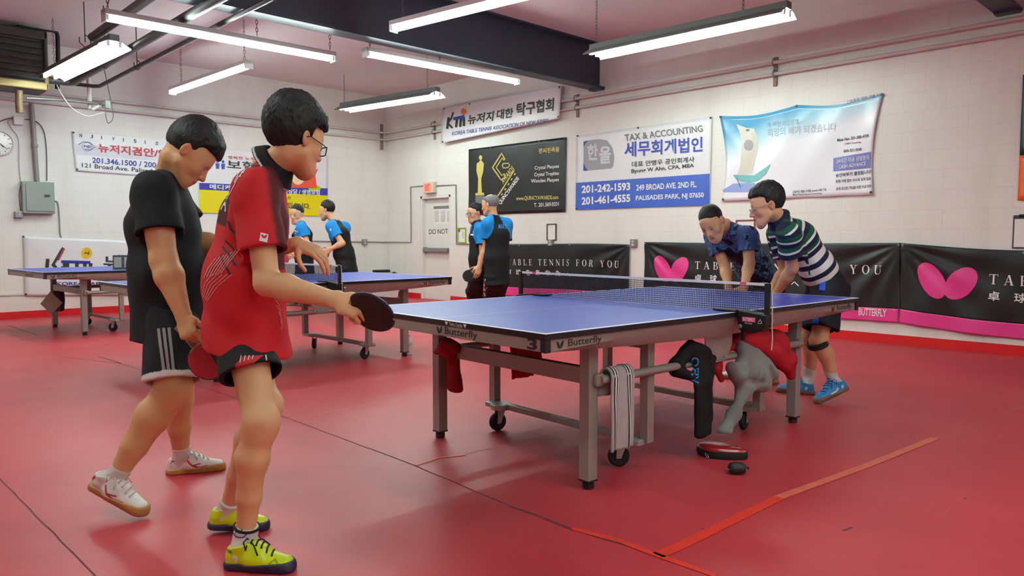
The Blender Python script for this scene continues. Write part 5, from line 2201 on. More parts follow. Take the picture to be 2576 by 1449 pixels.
def body(root, J, Hc, HM, s, vox, base, fat=1.0, hands=(), hs=1.0, face=1.0, jaw=1.0, mouth_open=False, legs=True, arm=1.0, leg=1.0):
    """J: joints. One continuous skin surface from the crown to the feet"""
    F = Field()
    L = head_field(F, Hc, HM, hs, J['neck'], face, jaw)
    if mouth_open:
        F.ell(L(0, 0.098, -0.070), np.array([0.014, 0.02, 0.0075]) * hs, HM, k=0.004, op='s')
    R = J['R']
    tup = unit(J['neck'] - J['chest'])
    F.chain([J['neck'] - tup * 0.06, J['chest'], J['waist'], J['pelvis']], [0.042 * s, 0.080 * fat, 0.074 * fat, 0.080 * fat], k=0.05, lat=R, ratio=1.34)
    for sd in ('r', 'l'):
        sh, el, wr = J['sh' + sd], J['el' + sd], J['wr' + sd]
        F.cone(J['neck'] - tup * 0.055, sh - np.array([0, 0, 0.008]), 0.036 * s, 0.046 * s * arm, k=0.03)
        F.cone(J['neck'], J['neck'] - tup * 0.06, 0.052 * s, 0.045 * s, k=0.02)
        F.cone(sh, el, 0.052 * s * arm, 0.040 * s * arm, k=0.02)
        mid = el + (wr - el) * 0.28
        F.cone(el, mid, 0.041 * s * arm, 0.043 * s * arm, k=0.02)
        F.cone(mid, wr, 0.043 * s * arm, 0.0255 * s * (0.5 + 0.5 * arm), k=0.02)
        hp, kn, an = J['hp' + sd], J['kn' + sd], J['an' + sd]
        F.cone(J['pelvis'], hp, 0.070 * fat, 0.072 * s * leg, k=0.03)
        F.cone(hp, kn, 0.075 * s * leg, 0.056 * s * leg, k=0.03)
        fw = J['F']
        cf = kn + (an - kn) * 0.30 - fw * 0.012
        F.cone(kn, kn + (an - kn) * 0.08, 0.055 * s * leg, 0.052 * s * leg, k=0.02)
        F.ell(kn + fw * 0.020, np.array([0.034, 0.028, 0.044]) * s * leg, None, k=0.035)
        F.cone(kn, cf, 0.049 * s * leg, 0.054 * s * leg, k=0.03)
        F.cone(cf, cf + (an - cf) * 0.5, 0.054 * s * leg, 0.041 * s * leg, k=0.03)
        F.cone(cf + (an - cf) * 0.5, an, 0.041 * s * leg, 0.031 * s * (0.5 + 0.5 * leg), k=0.02)
        F.cone(an, an + J['toe' + sd] * 0.05 - np.array([0, 0, 0.055]), 0.031 * s, 0.022 * s, k=0.012)
    fingers = []
    for kw in hands:
        fingers.append(hand(F, **kw))
    o = solid(F, vox, 'body', SKIN, root, [('tint', 'c', tint_of(Hc, HM, hs, base))])
    return o, L, fingers


def torso_frame(J):
    up = unit(J['neck'] - J['pelvis'])
    R = unit(J['R'] - up * (J['R'] @ up))
    return R, np.cross(up, R), up


def folds(P, J, amp, seed, freq=26):
    R, Fd, up = torso_frame(J)
    q = P - J['waist']
    a, b, c = q @ R, q @ Fd, q @ up
    w = 0.35 + 0.65 * np.clip((0.15 - c) / 0.4, 0, 1)
    f = np.sin(freq * (c + 0.55 * b + 0.35 * a) + 4 * np.sin(7 * b + seed) + 2.2 * np.sin(11 * c + seed * 2)) * 0.5
    f += 0.5 * np.sin(freq * 1.7 * (0.7 * c - 0.8 * b + 0.2 * a) + 3 * np.sin(9 * a + 5 * c + seed))
    return f * amp * w + nz(q, 30, seed) * amp * 0.8


def shirt(root, J, vox, m, fat=1.0, s=1.0, hem=0.02, sl=0.62, slr=1.0, wide=1.42, dep=1.0, fold=0.004, seed=1, attr=None, name='shirt', belly=0.0, hemw=1.0, neck_r=0.056, neck_cut=0.02, hem_n=None):
    R, Fd, up = torso_frame(J)
    F = Field()
    lift = 0.016
    r0, r1, r2, r3 = 0.056 * s, (0.098 * fat) * dep + lift, (0.094 * fat) * dep + lift + belly, (0.100 * fat) * dep * hemw + lift + 0.004
    nb = J['neck'] - up * 0.02
    F.chain([nb, J['chest'], J['waist'], J['pelvis'] - (up * (hem + 0.06) if hem_n is None else UP * (hem + 0.08) - Fd * 0.02)], [r0, r1, r2, r3], k=0.05, lat=R, ratio=wide)
    hp = J['pelvis'] - (up if hem_n is None else UP) * hem
    F.cut(hp, -up if hem_n is None else -np.asarray(hem_n), 0.008)
    dn = up if hem_n is None else UP
    F.cone(hp + dn * 0.02, hp - dn * 0.2, r3 - 0.045, r3 - 0.025, k=0.01, op='s', lat=R, ratio=wide)
    for sd in ('r', 'l'):
        sh, el = J['sh' + sd], J['el' + sd]
        F.cone(nb - up * 0.012, sh, 0.046 * s, 0.062 * s * slr, k=0.04)
        F.cone(J['chest'], sh - up * 0.04, 0.07 * fat, 0.060 * s * slr, k=0.05)
        v = (el - sh)
        e = sh + v * sl
        d = unit(v)
        S = Field()
        S.cone(sh, e, 0.066 * s * slr, 0.073 * s * slr, k=0.01)
        S.cone(e, e + d * 0.08, 0.073 * s * slr, 0.074 * s * slr, k=0.01)
        S.cut(e, d, 0.005)
        S.cone(e - d * 0.05, e + d * 0.1, 0.056 * s * slr, 0.066 * s * slr, k=0.005, op='s')
        F.sub(S, 0.03)
    F.cone(J['neck'] - up * neck_cut + Fd * 0.01, J['neck'] + (J['neckup']) * 0.14, neck_r * s, (neck_r + 0.02) * s, k=0.012, op='s')
    if fold:
        F.disp = lambda P: folds(P, J, fold, seed)
    return solid(F, vox, name, m, root, attr)


def collar(root, J, vox, m, s=1.0, h=0.045, name='collar', r=0.064, flare=0.014, attr=None, gap=True, thick=0.009, piping=None):
    """turned down collar round the neck"""
    n = unit(J['neckup'])
    R, Fd, up = torso_frame(J)
    Fd = unit(Fd - n * (Fd @ n))
    F = Field()
    b = J['neck'] - n * 0.004 + Fd * 0.004
    t = b + n * h
    F.cone(b, t, (r + flare) * s, (r - 0.002) * s, k=0.004, lat=R, ratio=1.1)
    Lc = np.linalg.norm(t - b)
    sl = (flare + 0.002) * s / Lc
    F.cone(b - n * 0.05, t + n * 0.05, (r + flare - thick) * s + sl * 0.05, (r - 0.002 - thick) * s - sl * 0.05, k=0.003, op='s', lat=R, ratio=1.1)
    F.cut(t, n, 0.005)
    F.cut(b, -n - Fd * 0.12, 0.005)
    if piping:
        base_c, pipe_c = (np.array(lin(c)[:3]) for c in piping)

        def dye(V):
            h = (V - b) @ (n + Fd * 0.12)
            C = np.tile(base_c, (len(V), 1))
            C[(h > 0.0045) & (h < 0.0105)] = pipe_c
            return C
        attr = [('dye', 'c', dye)]
        m = C_DYED
    if gap:
        F.cone(b + Fd * (r + 0.012) - n * 0.04, t + Fd * (r + 0.012), 0.022, 0.010, k=0.004, op='s')
    return solid(F, vox, name, m, root, attr)


def shorts(root, J, vox, m, fat=1.0, s=1.0, length=0.62, rad=1.0, top=0.06, fold=0.004, seed=3, attr=None, name='shorts', wide=1.35, flare=1.0, straight=False):
    R, Fd, up = torso_frame(J)
    F = Field()
    F.cone(J['pelvis'] + up * top, J['pelvis'] - up * 0.06, 0.096 * fat, 0.106 * fat, k=0.04, lat=R, ratio=wide)
    for sd in ('r', 'l'):
        h, kn, an = J['hp' + sd], J['kn' + sd], J['an' + sd]
        if length <= 1:
            e = h + (kn - h) * length
            d = unit(kn - h)
            r1 = 0.100 * s * rad * flare
            S = Field()
            S.cone(h, e, 0.102 * s * rad, r1, k=0.01)
            S.cone(e, e + d * 0.06, r1, r1, k=0.01)
            S.cut(e, d, 0.005)
            S.cone(e - d * 0.05, e + d * 0.12, r1 - 0.018, r1 - 0.007, k=0.005, op='s')
            F.sub(S, 0.04)
        else:
            F.cone(h, kn, 0.104 * s * rad, 0.080 * s * rad, k=0.04)
            F.cone(kn, an + np.array([0, 0, 0.0]), 0.080 * s * rad, 0.066 * s * rad, k=0.03)
    F.cut(J['pelvis'] + up * (top + 0.03), up, 0.01)
    if fold:
        def dd(P):
            q = P - J['pelvis']
            c = q[:, 2]
            th = q @ Fd
            lt = q @ R
            return (np.sin(34 * th + 8 * c + 2.5 * np.sin(9 * c + seed) + 20 * lt * 0.5) * 0.5 + np.sin(22 * c + 18 * th + seed) * 0.4 + nz(q, 28, seed)) * fold
        F.disp = dd
    return solid(F, vox, name, m, root, attr)


def shoe(root, heel, toe, up, s, vox, m_up, m_sole, side=1, lace=None, ank=None, sock=None, sole_h=0.026, attr=None, sockh=0.05, accent=None, cuff=None):
    """heel and toe: ends of the sole"""
    heel, toe = np.asarray(heel, float), np.asarray(toe, float)
    d = unit(toe - heel)
    u = unit(np.asarray(up, float) - d * (np.asarray(up, float) @ d))
    w = np.cross(d, u)
    Lg = np.linalg.norm(toe - heel)
    k = Lg / 0.285
    kx, k = k, 0.96
    P = lambda x, y, z: heel + d * x * kx + w * y * k + u * z * k
    def uppr(F, g):
        F.cone(P(0.042, 0, 0.045), P(0.13, 0, 0.047), 0.037 * k + g, 0.040 * k + g, k=0.02, lat=w, ratio=1.0)
        F.cone(P(0.12, 0, 0.040), P(0.245, 0.004 * side, 0.024), 0.040 * k + g, 0.028 * k + g, k=0.02, lat=w, ratio=1.32)
        F.cone(P(0.042, 0, 0.05), P(0.058, 0, 0.085), 0.037 * k + g, 0.041 * k + g, k=0.015)
        F.cone(P(0.075, 0, 0.088), P(0.155, 0, 0.062), 0.026 * k + g, 0.022 * k + g, k=0.02, lat=w, ratio=1.25)
        F.cone(P(0.03, 0, 0.012), P(0.25, 0.003 * side, 0.012), 0.034 * k + g, 0.034 * k + g, k=0.01, lat=w, ratio=1.08)
    F = Field()
    uppr(F, 0)
    F.cut(P(0, 0, 0.020), -u, 0.004)
    F.cutnear(P(0.03, 0, 0.083), unit(u + d * -0.25), P(0.035, 0, 0.12), 0.075 * k, 0.004)
    F.cone(P(0.055, 0, 0.055), P(0.06, 0, 0.14), 0.033 * k, 0.037 * k, k=0.006, op='s')
    t = solid(F, vox, 'shoe', m_up, root, attr)
    F = Field()
    uppr(F, 0.0045)
    F.cut(P(0, 0, sole_h), u - d * 0.05, 0.004)
    F.cut(P(0, 0, 0.0), -u, 0.003)
    solid(F, vox, 'sole', m_sole, root, None, t)
    o = np.array(root.location)
    if lace is not None:
        f = BVHTree.FromPolygons([tuple(v.co) for v in t.data.vertices], [tuple(p.vertices) for p in t.data.polygons])

        def top(x, y):
            p = P(x, y, 0.16) - o
            h, n, i, ds = f.ray_cast(Vector(p), Vector((-u).tolist()))
            if h is None:
                h, n, i, ds = f.find_nearest(Vector(p))
            return np.array(h) + u * 0.0025
        g = G()
        for i in range(5):
            x = 0.105 + i * 0.022
            for q in (-1, 1):
                g.tube([top(x + 0.012 * a * (1 if q > 0 else -1) * 0.5 + 0.006, 0.022 * q * a) for a in np.linspace(-1, 1, 7)], 0.003 * k, 5)
        g.build('laces', lace, t, smooth='all')
        g = G()
        for q in (-1, 1):
            c = top(0.10, 0)
            g.tube([c, c + u * 0.016 + w * q * 0.02, c + u * 0.012 + w * q * 0.045, c - u * 0.012 + w * q * 0.05 + d * 0.01, c - u * 0.004 + w * q * 0.022, c], 0.0028 * k, 5)
            g.tube([c, c + w * q * 0.03 + d * 0.03 - u * 0.004, c + w * q * 0.045 + d * 0.05 - u * 0.03], 0.0028 * k, 5)
        g.build('lace_bow', lace, t, smooth='all')
    if accent is not None:
        g = G()
        f2 = BVHTree.FromPolygons([tuple(v.co) for v in t.data.vertices], [tuple(p.vertices) for p in t.data.polygons])

        def sidep(x, z, q):
            p = P(x, q * 0.12, z) - o
            h, n, i, ds = f2.ray_cast(Vector(p), Vector((-w * q).tolist()))
            if h is None:
                h, n, i, ds = f2.find_nearest(Vector(p))
            return np.array(h) + w * q * 0.0015
        for pts, wd in accent[1]:
            for q in (-1, 1):
                put_strip(g, resample(pts, 0.006), wd, lambda a, b, q=q: sidep(a, b, q))
        g.build('shoe_stripe', accent[0], t)
    if ank is not None:
        F = Field()
        ank = np.asarray(ank, float)
        kn = sock
        F.cone(P(0.055, 0, 0.05), ank, 0.040, 0.0385, k=0.01)
        F.cone(ank, ank + unit(kn - ank) * sockh, 0.0395, 0.0425, k=0.01)
        F.cut(ank + unit(kn - ank) * sockh, unit(kn - ank), 0.004)
        so = solid(F, vox, 'sock', M_SOCKW, root)
        if cuff:
            g = G()
            a = ank + unit(kn - ank) * (sockh - 0.004) - o
            e1 = unit(np.cross(kn - ank, [0, 0.3, 1.0]))
            e2 = unit(np.cross(kn - ank, e1))
            g.tube([a + (e1 * math.cos(q) + e2 * math.sin(q)) * 0.0415 for q in np.linspace(0, 2 * math.pi, 25)[:-1]], 0.005, 6, closed=True)
            g.build('sock_band', cuff, root, smooth='all')
        return t, so, P
    return t, None, P
# ------------------------------------------------------------------ table tennis paddle
def paddle(label, c, ax, nrm, front, back, vox=None):
    """c centre of the blade, ax from the handle to the tip, nrm normal of the front rubber"""
    ax = unit(ax)
    nrm = unit(np.asarray(nrm, float) - ax * (np.asarray(nrm, float) @ ax))
    y = np.cross(nrm, ax)
    t = thing('table_tennis_paddle', label, 'paddle', c, 0, 'table tennis paddles')
    t.rotation_mode = 'QUATERNION'
    t.rotation_quaternion = Matrix([list(v) for v in np.stack([ax, y, nrm], 1)]).to_quaternion()
    out = []
    for a in np.linspace(0, 2 * math.pi, 41)[:-1]:
        x, yy = 0.078 * math.cos(a), 0.075 * math.sin(a)
        if x < -0.05:
            yy *= 1.0
        out.append((x, yy))
    rub = [(x, yy) for x, yy in out if x > -0.068]
    g = G()
    g.prism(out, lambda a, b, h: (a, b, h), -0.003, 0.003)
    g.box((-0.088, 0, 0), (0.05, 0.03, 0.006))
    g.build('blade', mat('paddle_wood', (196, 170, 120), 0.5), t)
    for s, m in ((1, front), (-1, back)):
        g = G()
        g.prism(rub, lambda a, b, h: (a, b, h), s * 0.003, s * 0.0065)
        g.build('rubber', m, t)
    g = G()
    for i in range(40):
        pass
    pts = [(x * 1.008, yy * 1.008, 0) for x, yy in rub]
    g.tube(pts, 0.0042, 6)
    g.build('edge_tape', mat('navy_edge_tape', (40, 44, 84), 0.4), t, smooth='all')
    g = G()
    for i, x in enumerate((-0.085, -0.13, -0.175)):
        pass
    vs, fs = [], []
    for x, a, b in ((-0.078, 0.014, 0.006), (-0.09, 0.0135, 0.011), (-0.13, 0.0125, 0.0115), (-0.165, 0.0145, 0.0115), (-0.178, 0.0165, 0.0115), (-0.18, 0.014, 0.009)):
        for j in range(14):
            q = 2 * math.pi * j / 14
            vs.append((x, a * math.cos(q), b * math.sin(q)))
    for i in range(5):
        for j in range(14):
            fs.append((i * 14 + j, i * 14 + (j + 1) % 14, (i + 1) * 14 + (j + 1) % 14, (i + 1) * 14 + j))
    fs += [tuple(range(14)), tuple(range(70, 84))]
    g.add(vs, fs)
    g.build('handle', mat('grey_grip', (120, 118, 114), 0.5), t, smooth='all')
    return t


R_BLACK = mat('black_paddle_rubber', (14, 14, 15), 0.55)
R_RED = mat('red_paddle_rubber', (176, 30, 48), 0.5)


def joints(yaw, **k):
    y = math.radians(yaw)
    J = dict(F=np.array([math.cos(y), math.sin(y), 0]), R=np.array([math.sin(y), -math.cos(y), 0]))
    J.update(k)
    return J


UP = np.array([0, 0, 1.0])
CAMD = -_f                                    # roughly towards the camera


def foot(px, z=0.0):
    return on_z(px[0], px[1], z)


# ------------------------------------------------------------------ the man in the red shirt
def man_red():
    root = thing('person', 'person in a red and black shirt and lime shoes holding out a black paddle', 'person', (-2.3, -0.1, 0), 0)
    J = joints(-16)
    R, F = J['R'], J['F']
    mid = at(630, 486, 2.66)
    J['shr'] = mid + R * 0.175 - F * 0.01
    J['shl'] = mid - R * 0.175 + F * 0.05
    J['neck'] = at(678, 420, 2.64)
    J['chest'] = at(640, 556, 2.67)
    J['waist'] = at(614, 700, 2.69)
    J['pelvis'] = at(604, 815, 2.70)
    J['elr'] = at(672, 712, 2.44)
    J['wrr'] = at(846, 755, 2.37)
    J['ell'] = at(612, 650, 2.90)
    J['wrl'] = at(748, 612, 2.86)
    J['hpr'] = J['pelvis'] + R * 0.072
    J['hpl'] = J['pelvis'] - R * 0.072
    J['knr'] = at(656, 1062, 2.50)
    J['anr'] = at(618, 1345, 2.57)
    J['knl'] = at(668, 1020, 2.72)
    J['anl'] = at(573, 1282, 2.87)
    hr, tr = foot((574, 1424)), foot((738, 1436))
    hl, tl = foot((532, 1340)), foot((672, 1328))
    hl = hl + UP * 0.02
    J['toer'], J['toel'] = unit(tr - hr), unit(tl - hl)
    HM = frame_of(7, -14, 0)
    Hc = at(744, 357, 2.62)
    J['neckup'] = unit(Hc - J['neck'])
    hs = 0.95
    d = at(892, 772, 2.35) - J['wrr']
    nR = UP * 0.55 + CAMD * 0.8 - R * 0.0
    dl = at(812, 640, 2.84) - J['wrl']
    skin = (222, 180, 136)
    b, L, fg = body(root, J, Hc, HM, 1.0, 0.0036, skin, 0.95, hs=hs, leg=0.97, hands=[
        dict(W=J['wrr'], d=d, n=nR, thumb=1, curl=[(52, 22, 12), (66, 74, 50), (70, 76, 52), (72, 74, 50)], sc=1.04, th=(0.7, 0.6, -0.5, 18, 16)),
        dict(W=J['wrl'], d=dl, n=UP * 0.9 + CAMD * 0.35, thumb=-1, curl=RELAX, sc=1.0)])
    eyes(root, Hc, HM, hs)
    glasses(root, Hc, HM, hs, M_BLACK)
    hair(root, Hc, HM, hs, 0.004, HAIR_BLACK, top=0.050, side=0.019, back=0.034, front=0.064, fringe=0.012, low=-0.062, tuft=0.0065, seed=3)
    red, dk = np.array(lin((190, 24, 34))[:3]), np.array(lin((34, 20, 24))[:3])

    def dye(V):
        Rr, Fd, up = torso_frame(J)
        q = V - J['chest']
        a, bb, c = q @ Rr, q @ Fd, q @ up
        C = np.tile(red, (len(V), 1))
        # dark front of the sleeve, fading out in dots
        v = V - J['shr']
        ad = unit(J['elr'] - J['shr'])
        front = np.cross(ad, Rr)
        front = front if front @ F > 0 else -front
        x = v @ front
        dots = 0.006 * (np.sin(V @ Fd * 520) * np.sin(V @ up * 520) + 1.2 * nz(V, 60, 3))
        w = np.clip((x + dots - 0.022) / 0.02, 0, 1) * ((v @ Rr) > -0.07) * (c > -0.14)
        C += (dk - C) * (w * 0.86)[:, None]
        # dark yoke across the back
        wb = np.clip((-bb - 0.035 + 0.25 * (c - 0.05)) / 0.012, 0, 1) * (c > -0.03) * (c < 0.2) * (a < 0.105)
        C += (dk - C) * (wb * 0.9)[:, None]
        # fine knit grid
        gr = (np.sin(V @ Fd * 700) * np.sin(V @ up * 700))
        C *= (1 - 0.10 * np.clip(gr, 0, 1))[:, None]
        return C
    sh = shirt(root, J, 0.0042, C_DYED, fat=0.98, sl=0.66, slr=1.06, hem=0.10, hem_n=UP + F * 0.10, hemw=1.42, belly=0.026, wide=1.52, fold=0.006, seed=4, attr=[('dye', 'c', dye)])
    cl = collar(root, J, 0.003, cloth_mat('black_collar', (15, 16, 19)), h=0.052, r=0.067, flare=0.034, piping=((13, 14, 17), (226, 226, 226)))
    wht = [([(612, 436), (624, 412), (640, 388)], 2), ([(604, 446), (616, 416), (634, 394)], 2), ([(590, 460), (604, 430), (618, 410)], 2), ([(578, 490), (600, 446), (622, 422)], 1.6),
           ([(572, 480), (586, 452)], 2), ([(558, 505), (566, 475), (572, 462)], 3), ([(566, 500), (572, 476)], 3)]
    decal_strip(sh, wht, M_INKW, 'shirt_line')
    pale = mat('pale_red_line', (214, 150, 146), 0.6)
    sw = []
    for i in range(7):
        sw.append(([(514 + i * 7, 700 - i * 2), (524 + i * 9, 676 - i * 3), (544 + i * 10, 650 - i * 4)], 2.2))
    for i in range(5):
        sw.append(([(510 + i * 3, 745 + i * 3), (516 + i * 8, 712 + i * 2), (536 + i * 12, 690)], 1.6))
    for i in range(4):
        sw.append(([(690 + i * 5, 752 + i * 16), (700 + i * 3, 766 + i * 16), (706, 782 + i * 16)], 1.4))
    decal_strip(sh, sw, pale, 'shirt_line')
    decal_strip(sh, [([(574, 556), (580, 575), (592, 590)], 5), ([(560, 620), (576, 640), (592, 668)], 6), ([(556, 640), (566, 668), (580, 690)], 5), ([(566, 604), (584, 622), (590, 632)], 4)], M_INKB, 'shirt_slash')
    decal_text(sh, 'A', (555, 527), (569, 533), 44, M_INKW, 0.03, 12)
    # square mark on the sleeve
    decal_ladder(sh, [([(652, 606), (656, 585)], [(672, 610), (675, 590)])], M_INKW, 'sleeve_patch', n=6, k=5, lift=0.0016)
    g = G()
    f = onto(sh, 0.0028)
    put_poly(g, ell(661, 595, 2.6, 5, -0.5, 16), f)
    put_poly(g, ell(667.5, 596, 3, 5.4, 0.6, 16), f)
    g.build('sleeve_mark', mat('crimson_mark', (176, 24, 44), 0.6), root)
    so = shorts(root, J, 0.0042, cloth_mat('black_shorts', (16, 17, 20), 0.7), fat=0.90, length=0.52, rad=0.97, flare=1.10, fold=0.0035, seed=2, top=-0.03, wide=1.12)
    decal_ladder(so, [([(610, 897), (592, 918), (590, 945), (593, 972)], [(664, 893), (640, 912), (618, 935), (606, 972)])], mat('red_shorts_panel', (178, 24, 34), 0.65), 'shorts_panel')
    decal_strip(so, [([(668, 893), (672, 920), (677, 974)], 3)] + [([(607 + i * 10, 894), (604 + i * 10, 912 - i * 3)], 2) for i in range(4)], M_INKW, 'shorts_line')
    lime = mat('fluorescent_lime', (208, 232, 10), 0.4, var=0.05)
    navy = mat('navy_sole', (36, 38, 66), 0.5)
    lace = cloth_mat('navy_lace', (24, 28, 48))
    band = cloth_mat('black_band', (24, 24, 26))
    t, s1, P = shoe(root, hr, tr, UP, 1, 0.0034, lime, navy, -1, lace, J['anr'], J['knr'], accent=(mat('dark_lime_mark', (150, 170, 20), 0.5), [([(0.2, 0.035), (0.222, 0.05), (0.238, 0.036)], 0.006)]), sockh=0.035, cuff=band)  # the accent is a darker lime chevron on both sides near the toe
    decal_text(s1, 'NY', (593, 1341), (614, 1342), 13, M_INKB, 0.03)
    g = G()
    f = onto(s1, 0.0015)
    put_strip(g, [(588 + 19 * (1 + math.cos(a)) / 2 * 1.75, 1336 - 14 * math.sin(a)) for a in np.linspace(0.25, math.pi - 0.1, 14)], 3.2, f)
    g.build('sock_arc', mat('sock_red', (200, 40, 46), 0.7), root)
    g = G()
    put_strip(g, [(588 + 19 * (1 + math.cos(a)) / 2 * 1.75, 1338 + 14 * math.sin(a)) for a in np.linspace(0.1, math.pi - 0.2, 14)], 3.2, f)
    g.build('sock_arc', mat('sock_blue', (60, 70, 160), 0.7), root)
    decal_text(s1, 'TT', (626, 1341), (640, 1338), 10, M_INKB, 0.03)
    decal_text(t, 'YONEX', (570, 1388), (585, 1394), 8, navy, 0.02)
    shoe(root, hl, tl, UP + F * 0.0, 1, 0.0042, lime, navy, 1, None, J['anl'], J['knl'], sockh=0.045)
    nrm = unit(CAMD * 0.78 - UP * 0.62 + _r * 0.05)
    pc = at(934, 785, 2.33)
    paddle('black table tennis paddle held out by the person in the red shirt', pc, at(990, 797, 2.31) - at(886, 772, 2.35), nrm, R_BLACK, R_RED)
    return root


# ------------------------------------------------------------------ the boy in black
def boy_black():
    root = thing('person', 'person in a plain black shirt walking behind the person in red, looking down', 'person', (-2.3, 0.75, 0), 0)
    J = joints(-17)
    R, F = J['R'], J['F']
    mid = at(398, 488, 3.22)
    J['shr'] = mid + R * 0.19 - F * 0.02
    J['shl'] = mid - R * 0.19 + F * 0.05
    J['neck'] = at(428, 440, 3.21)
    J['chest'] = at(410, 565, 3.22)
    J['waist'] = at(424, 690, 3.22)
    J['pelvis'] = at(430, 780, 3.23)
    J['elr'] = at(412, 655, 3.00)
    J['wrr'] = at(462, 796, 2.96)
    J['ell'] = at(488, 604, 3.42)
    J['wrl'] = at(612, 646, 3.30)
    J['hpr'] = J['pelvis'] + R * 0.09
    J['hpl'] = J['pelvis'] - R * 0.09
    J['knr'] = at(436, 980, 3.06)
    J['anr'] = at(293, 1198, 3.05)
    J['knl'] = at(452, 940, 3.46)
    J['anl'] = at(456, 1143, 3.58)
    tr = foot((366, 1300), 0.012)
    hr = at(232, 1222, 3.08)
    hl, tl = foot((422, 1192)), foot((566, 1178))
    J['toer'], J['toel'] = unit(tr - hr), unit(tl - hl)
    HM = frame_of(-19, -45, 0)
    Hc = at(470, 388, 3.19)
    J['neckup'] = unit(Hc - J['neck'])
    skin = (214, 170, 122)
    d = at(470, 826, 2.94) - J['wrr']
    body(root, J, Hc, HM, 1.05, 0.0042, skin, 1.25, hs=1.06, face=1.12, jaw=1.15, arm=1.22, leg=1.18, hands=[
        dict(W=J['wrr'], d=d, n=CAMD * 0.9 - F * 0.3, thumb=1, curl=[(30, 25, 14), (72, 84, 56), (76, 84, 56), (76, 82, 54)], sc=1.02, th=(0.8, 0.45, -0.4, 20, 20)),
        dict(W=J['wrl'], d=at(680, 668, 3.2) - J['wrl'], n=UP, thumb=-1, curl=RELAX, sc=1.0)])
    eyes(root, Hc, HM, 1.06)
    hair(root, Hc, HM, 1.06, 0.004, HAIR_BLACK, top=0.034, side=0.012, back=0.012, front=0.062, fringe=0.034, low=-0.022, tuft=0.004, seed=7)
    black = cloth_mat('black_tshirt', (17, 19, 23), 0.8)
    shirt(root, J, 0.0046, black, fat=1.28, s=1.08, sl=0.60, slr=1.14, hem=0.13, hemw=1.1, belly=0.014, wide=1.28, fold=0.0065, seed=8, neck_r=0.06)
    def trim(V):
        C = np.tile(np.array(lin((15, 16, 19))[:3]), (len(V), 1))
        for sd in ('r', 'l'):
            v = J['kn' + sd] - J['hp' + sd]
            Lv = np.linalg.norm(v)
            x = (V - J['hp' + sd]) @ (v / Lv)
            near = np.linalg.norm(V - J['hp' + sd] - np.outer(x, v / Lv), axis=1) < 0.16
            C[(x > Lv * 0.90 - 0.024) & near] = np.array(lin((214, 214, 212))[:3])
        return C
    so = shorts(root, J, 0.0046, C_DYED, fat=1.10, s=1.05, length=0.90, rad=1.04, flare=1.06, fold=0.004, seed=5, top=0.0, attr=[('dye', 'c', trim)])
    silver = mat('silver_stripe', (150, 150, 150), 0.5)
    wtrim = mat('white_trim', (222, 222, 220), 0.6)
    decal_strip(so, [([(399 + i * 13, 826 - i), (404 + i * 13, 870), (412 + i * 12, 930)], 7.5) for i in range(3)], silver, 'shorts_stripe')
    decal_ladder(so, [([(408, 930), (398, 944), (390, 956)], [(444, 930), (452, 944), (458, 955)])], wtrim, 'shorts_trim')
    white = mat('white_shoe', (228, 228, 226), 0.45, var=0.04)
    gum = mat('gum_sole', (176, 128, 70), 0.55)
    crim = mat('crimson_stripe', (178, 26, 58), 0.5)
    acc = (crim, [([(0.10, 0.07), (0.125, 0.045), (0.155, 0.032), (0.20, 0.035)], 0.008), ([(0.125, 0.045), (0.165, 0.05)], 0.006), ([(0.012, 0.06), (0.02, 0.085)], 0.016)])
    lc = cloth_mat('cream_lace', (224, 220, 206))
    shoe(root, hr, tr, UP * 0.9 + (tr - hr) * 1.6, 1, 0.0038, white, gum, -1, lc, J['anr'], J['knr'], accent=acc, sockh=0.045)
    shoe(root, hl, tl, UP, 1, 0.0040, white, gum, 1, lc, J['anl'], J['knl'], accent=acc, sockh=0.045)
    ax = at(505, 885, 3.0) - at(452, 828, 2.99)
    paddle('red table tennis paddle in the fist of the person in the black shirt', at(452, 828, 2.96) + unit(ax) * 0.165, ax, CAMD * 0.9 + R * 0.2, R_RED, R_BLACK)
    return root
# ------------------------------------------------------------------ the players beyond table 3 and in the background
def blues():
    return np.array(lin((22, 136, 214))[:3]), np.array(lin((16, 17, 20))[:3])


def raglan(J, off=0.035):
    bl, bk = blues()

    def dye(V):
        R, Fd, up = torso_frame(J)
        C = np.tile(bk, (len(V), 1))
        q = V - J['neck']
        a = q @ R
        c = q @ up
        # sleeve side of a slanting line from the neck to the armpit
        lim = 0.045 + np.clip(-c - 0.02, 0, 1) * 0.42
        near = np.minimum(np.linalg.norm(V - J['shr'], axis=1), np.linalg.norm(V - J['shl'], axis=1)) < 0.24
        w = (np.abs(a) > lim) & near & (c > -0.30)
        C[w] = bl
        # dark piping behind the sleeve
        e = (np.abs(np.abs(a) - lim) < 0.006) & near & (c > -0.3)
        C[e] = bk * 0.5
        return C
    return dye


def basic_joints(yaw, neck, pelvis, t, lean=None):
    J = joints(yaw)
    return J


GUM2 = mat('brown_gum_sole', (120, 92, 64), 0.6)
NAVYC = cloth_mat('navy_shorts', (19, 23, 38), 0.7)
BLACKC = cloth_mat('black_trackpants', (17, 18, 20), 0.75)


def legs_to_floor(J, fr, fl):
    J['anr'], J['anl'] = fr + UP * 0.09, fl + UP * 0.09
    J['toer'] = J['toel'] = J['F']
    J['knr'] = (J['hpr'] + J['anr']) / 2 + J['F'] * 0.05
    J['knl'] = (J['hpl'] + J['anl']) / 2 + J['F'] * 0.05


def setup_body(J, hipw=0.088):
    J['hpr'] = J['pelvis'] + J['R'] * hipw
    J['hpl'] = J['pelvis'] - J['R'] * hipw


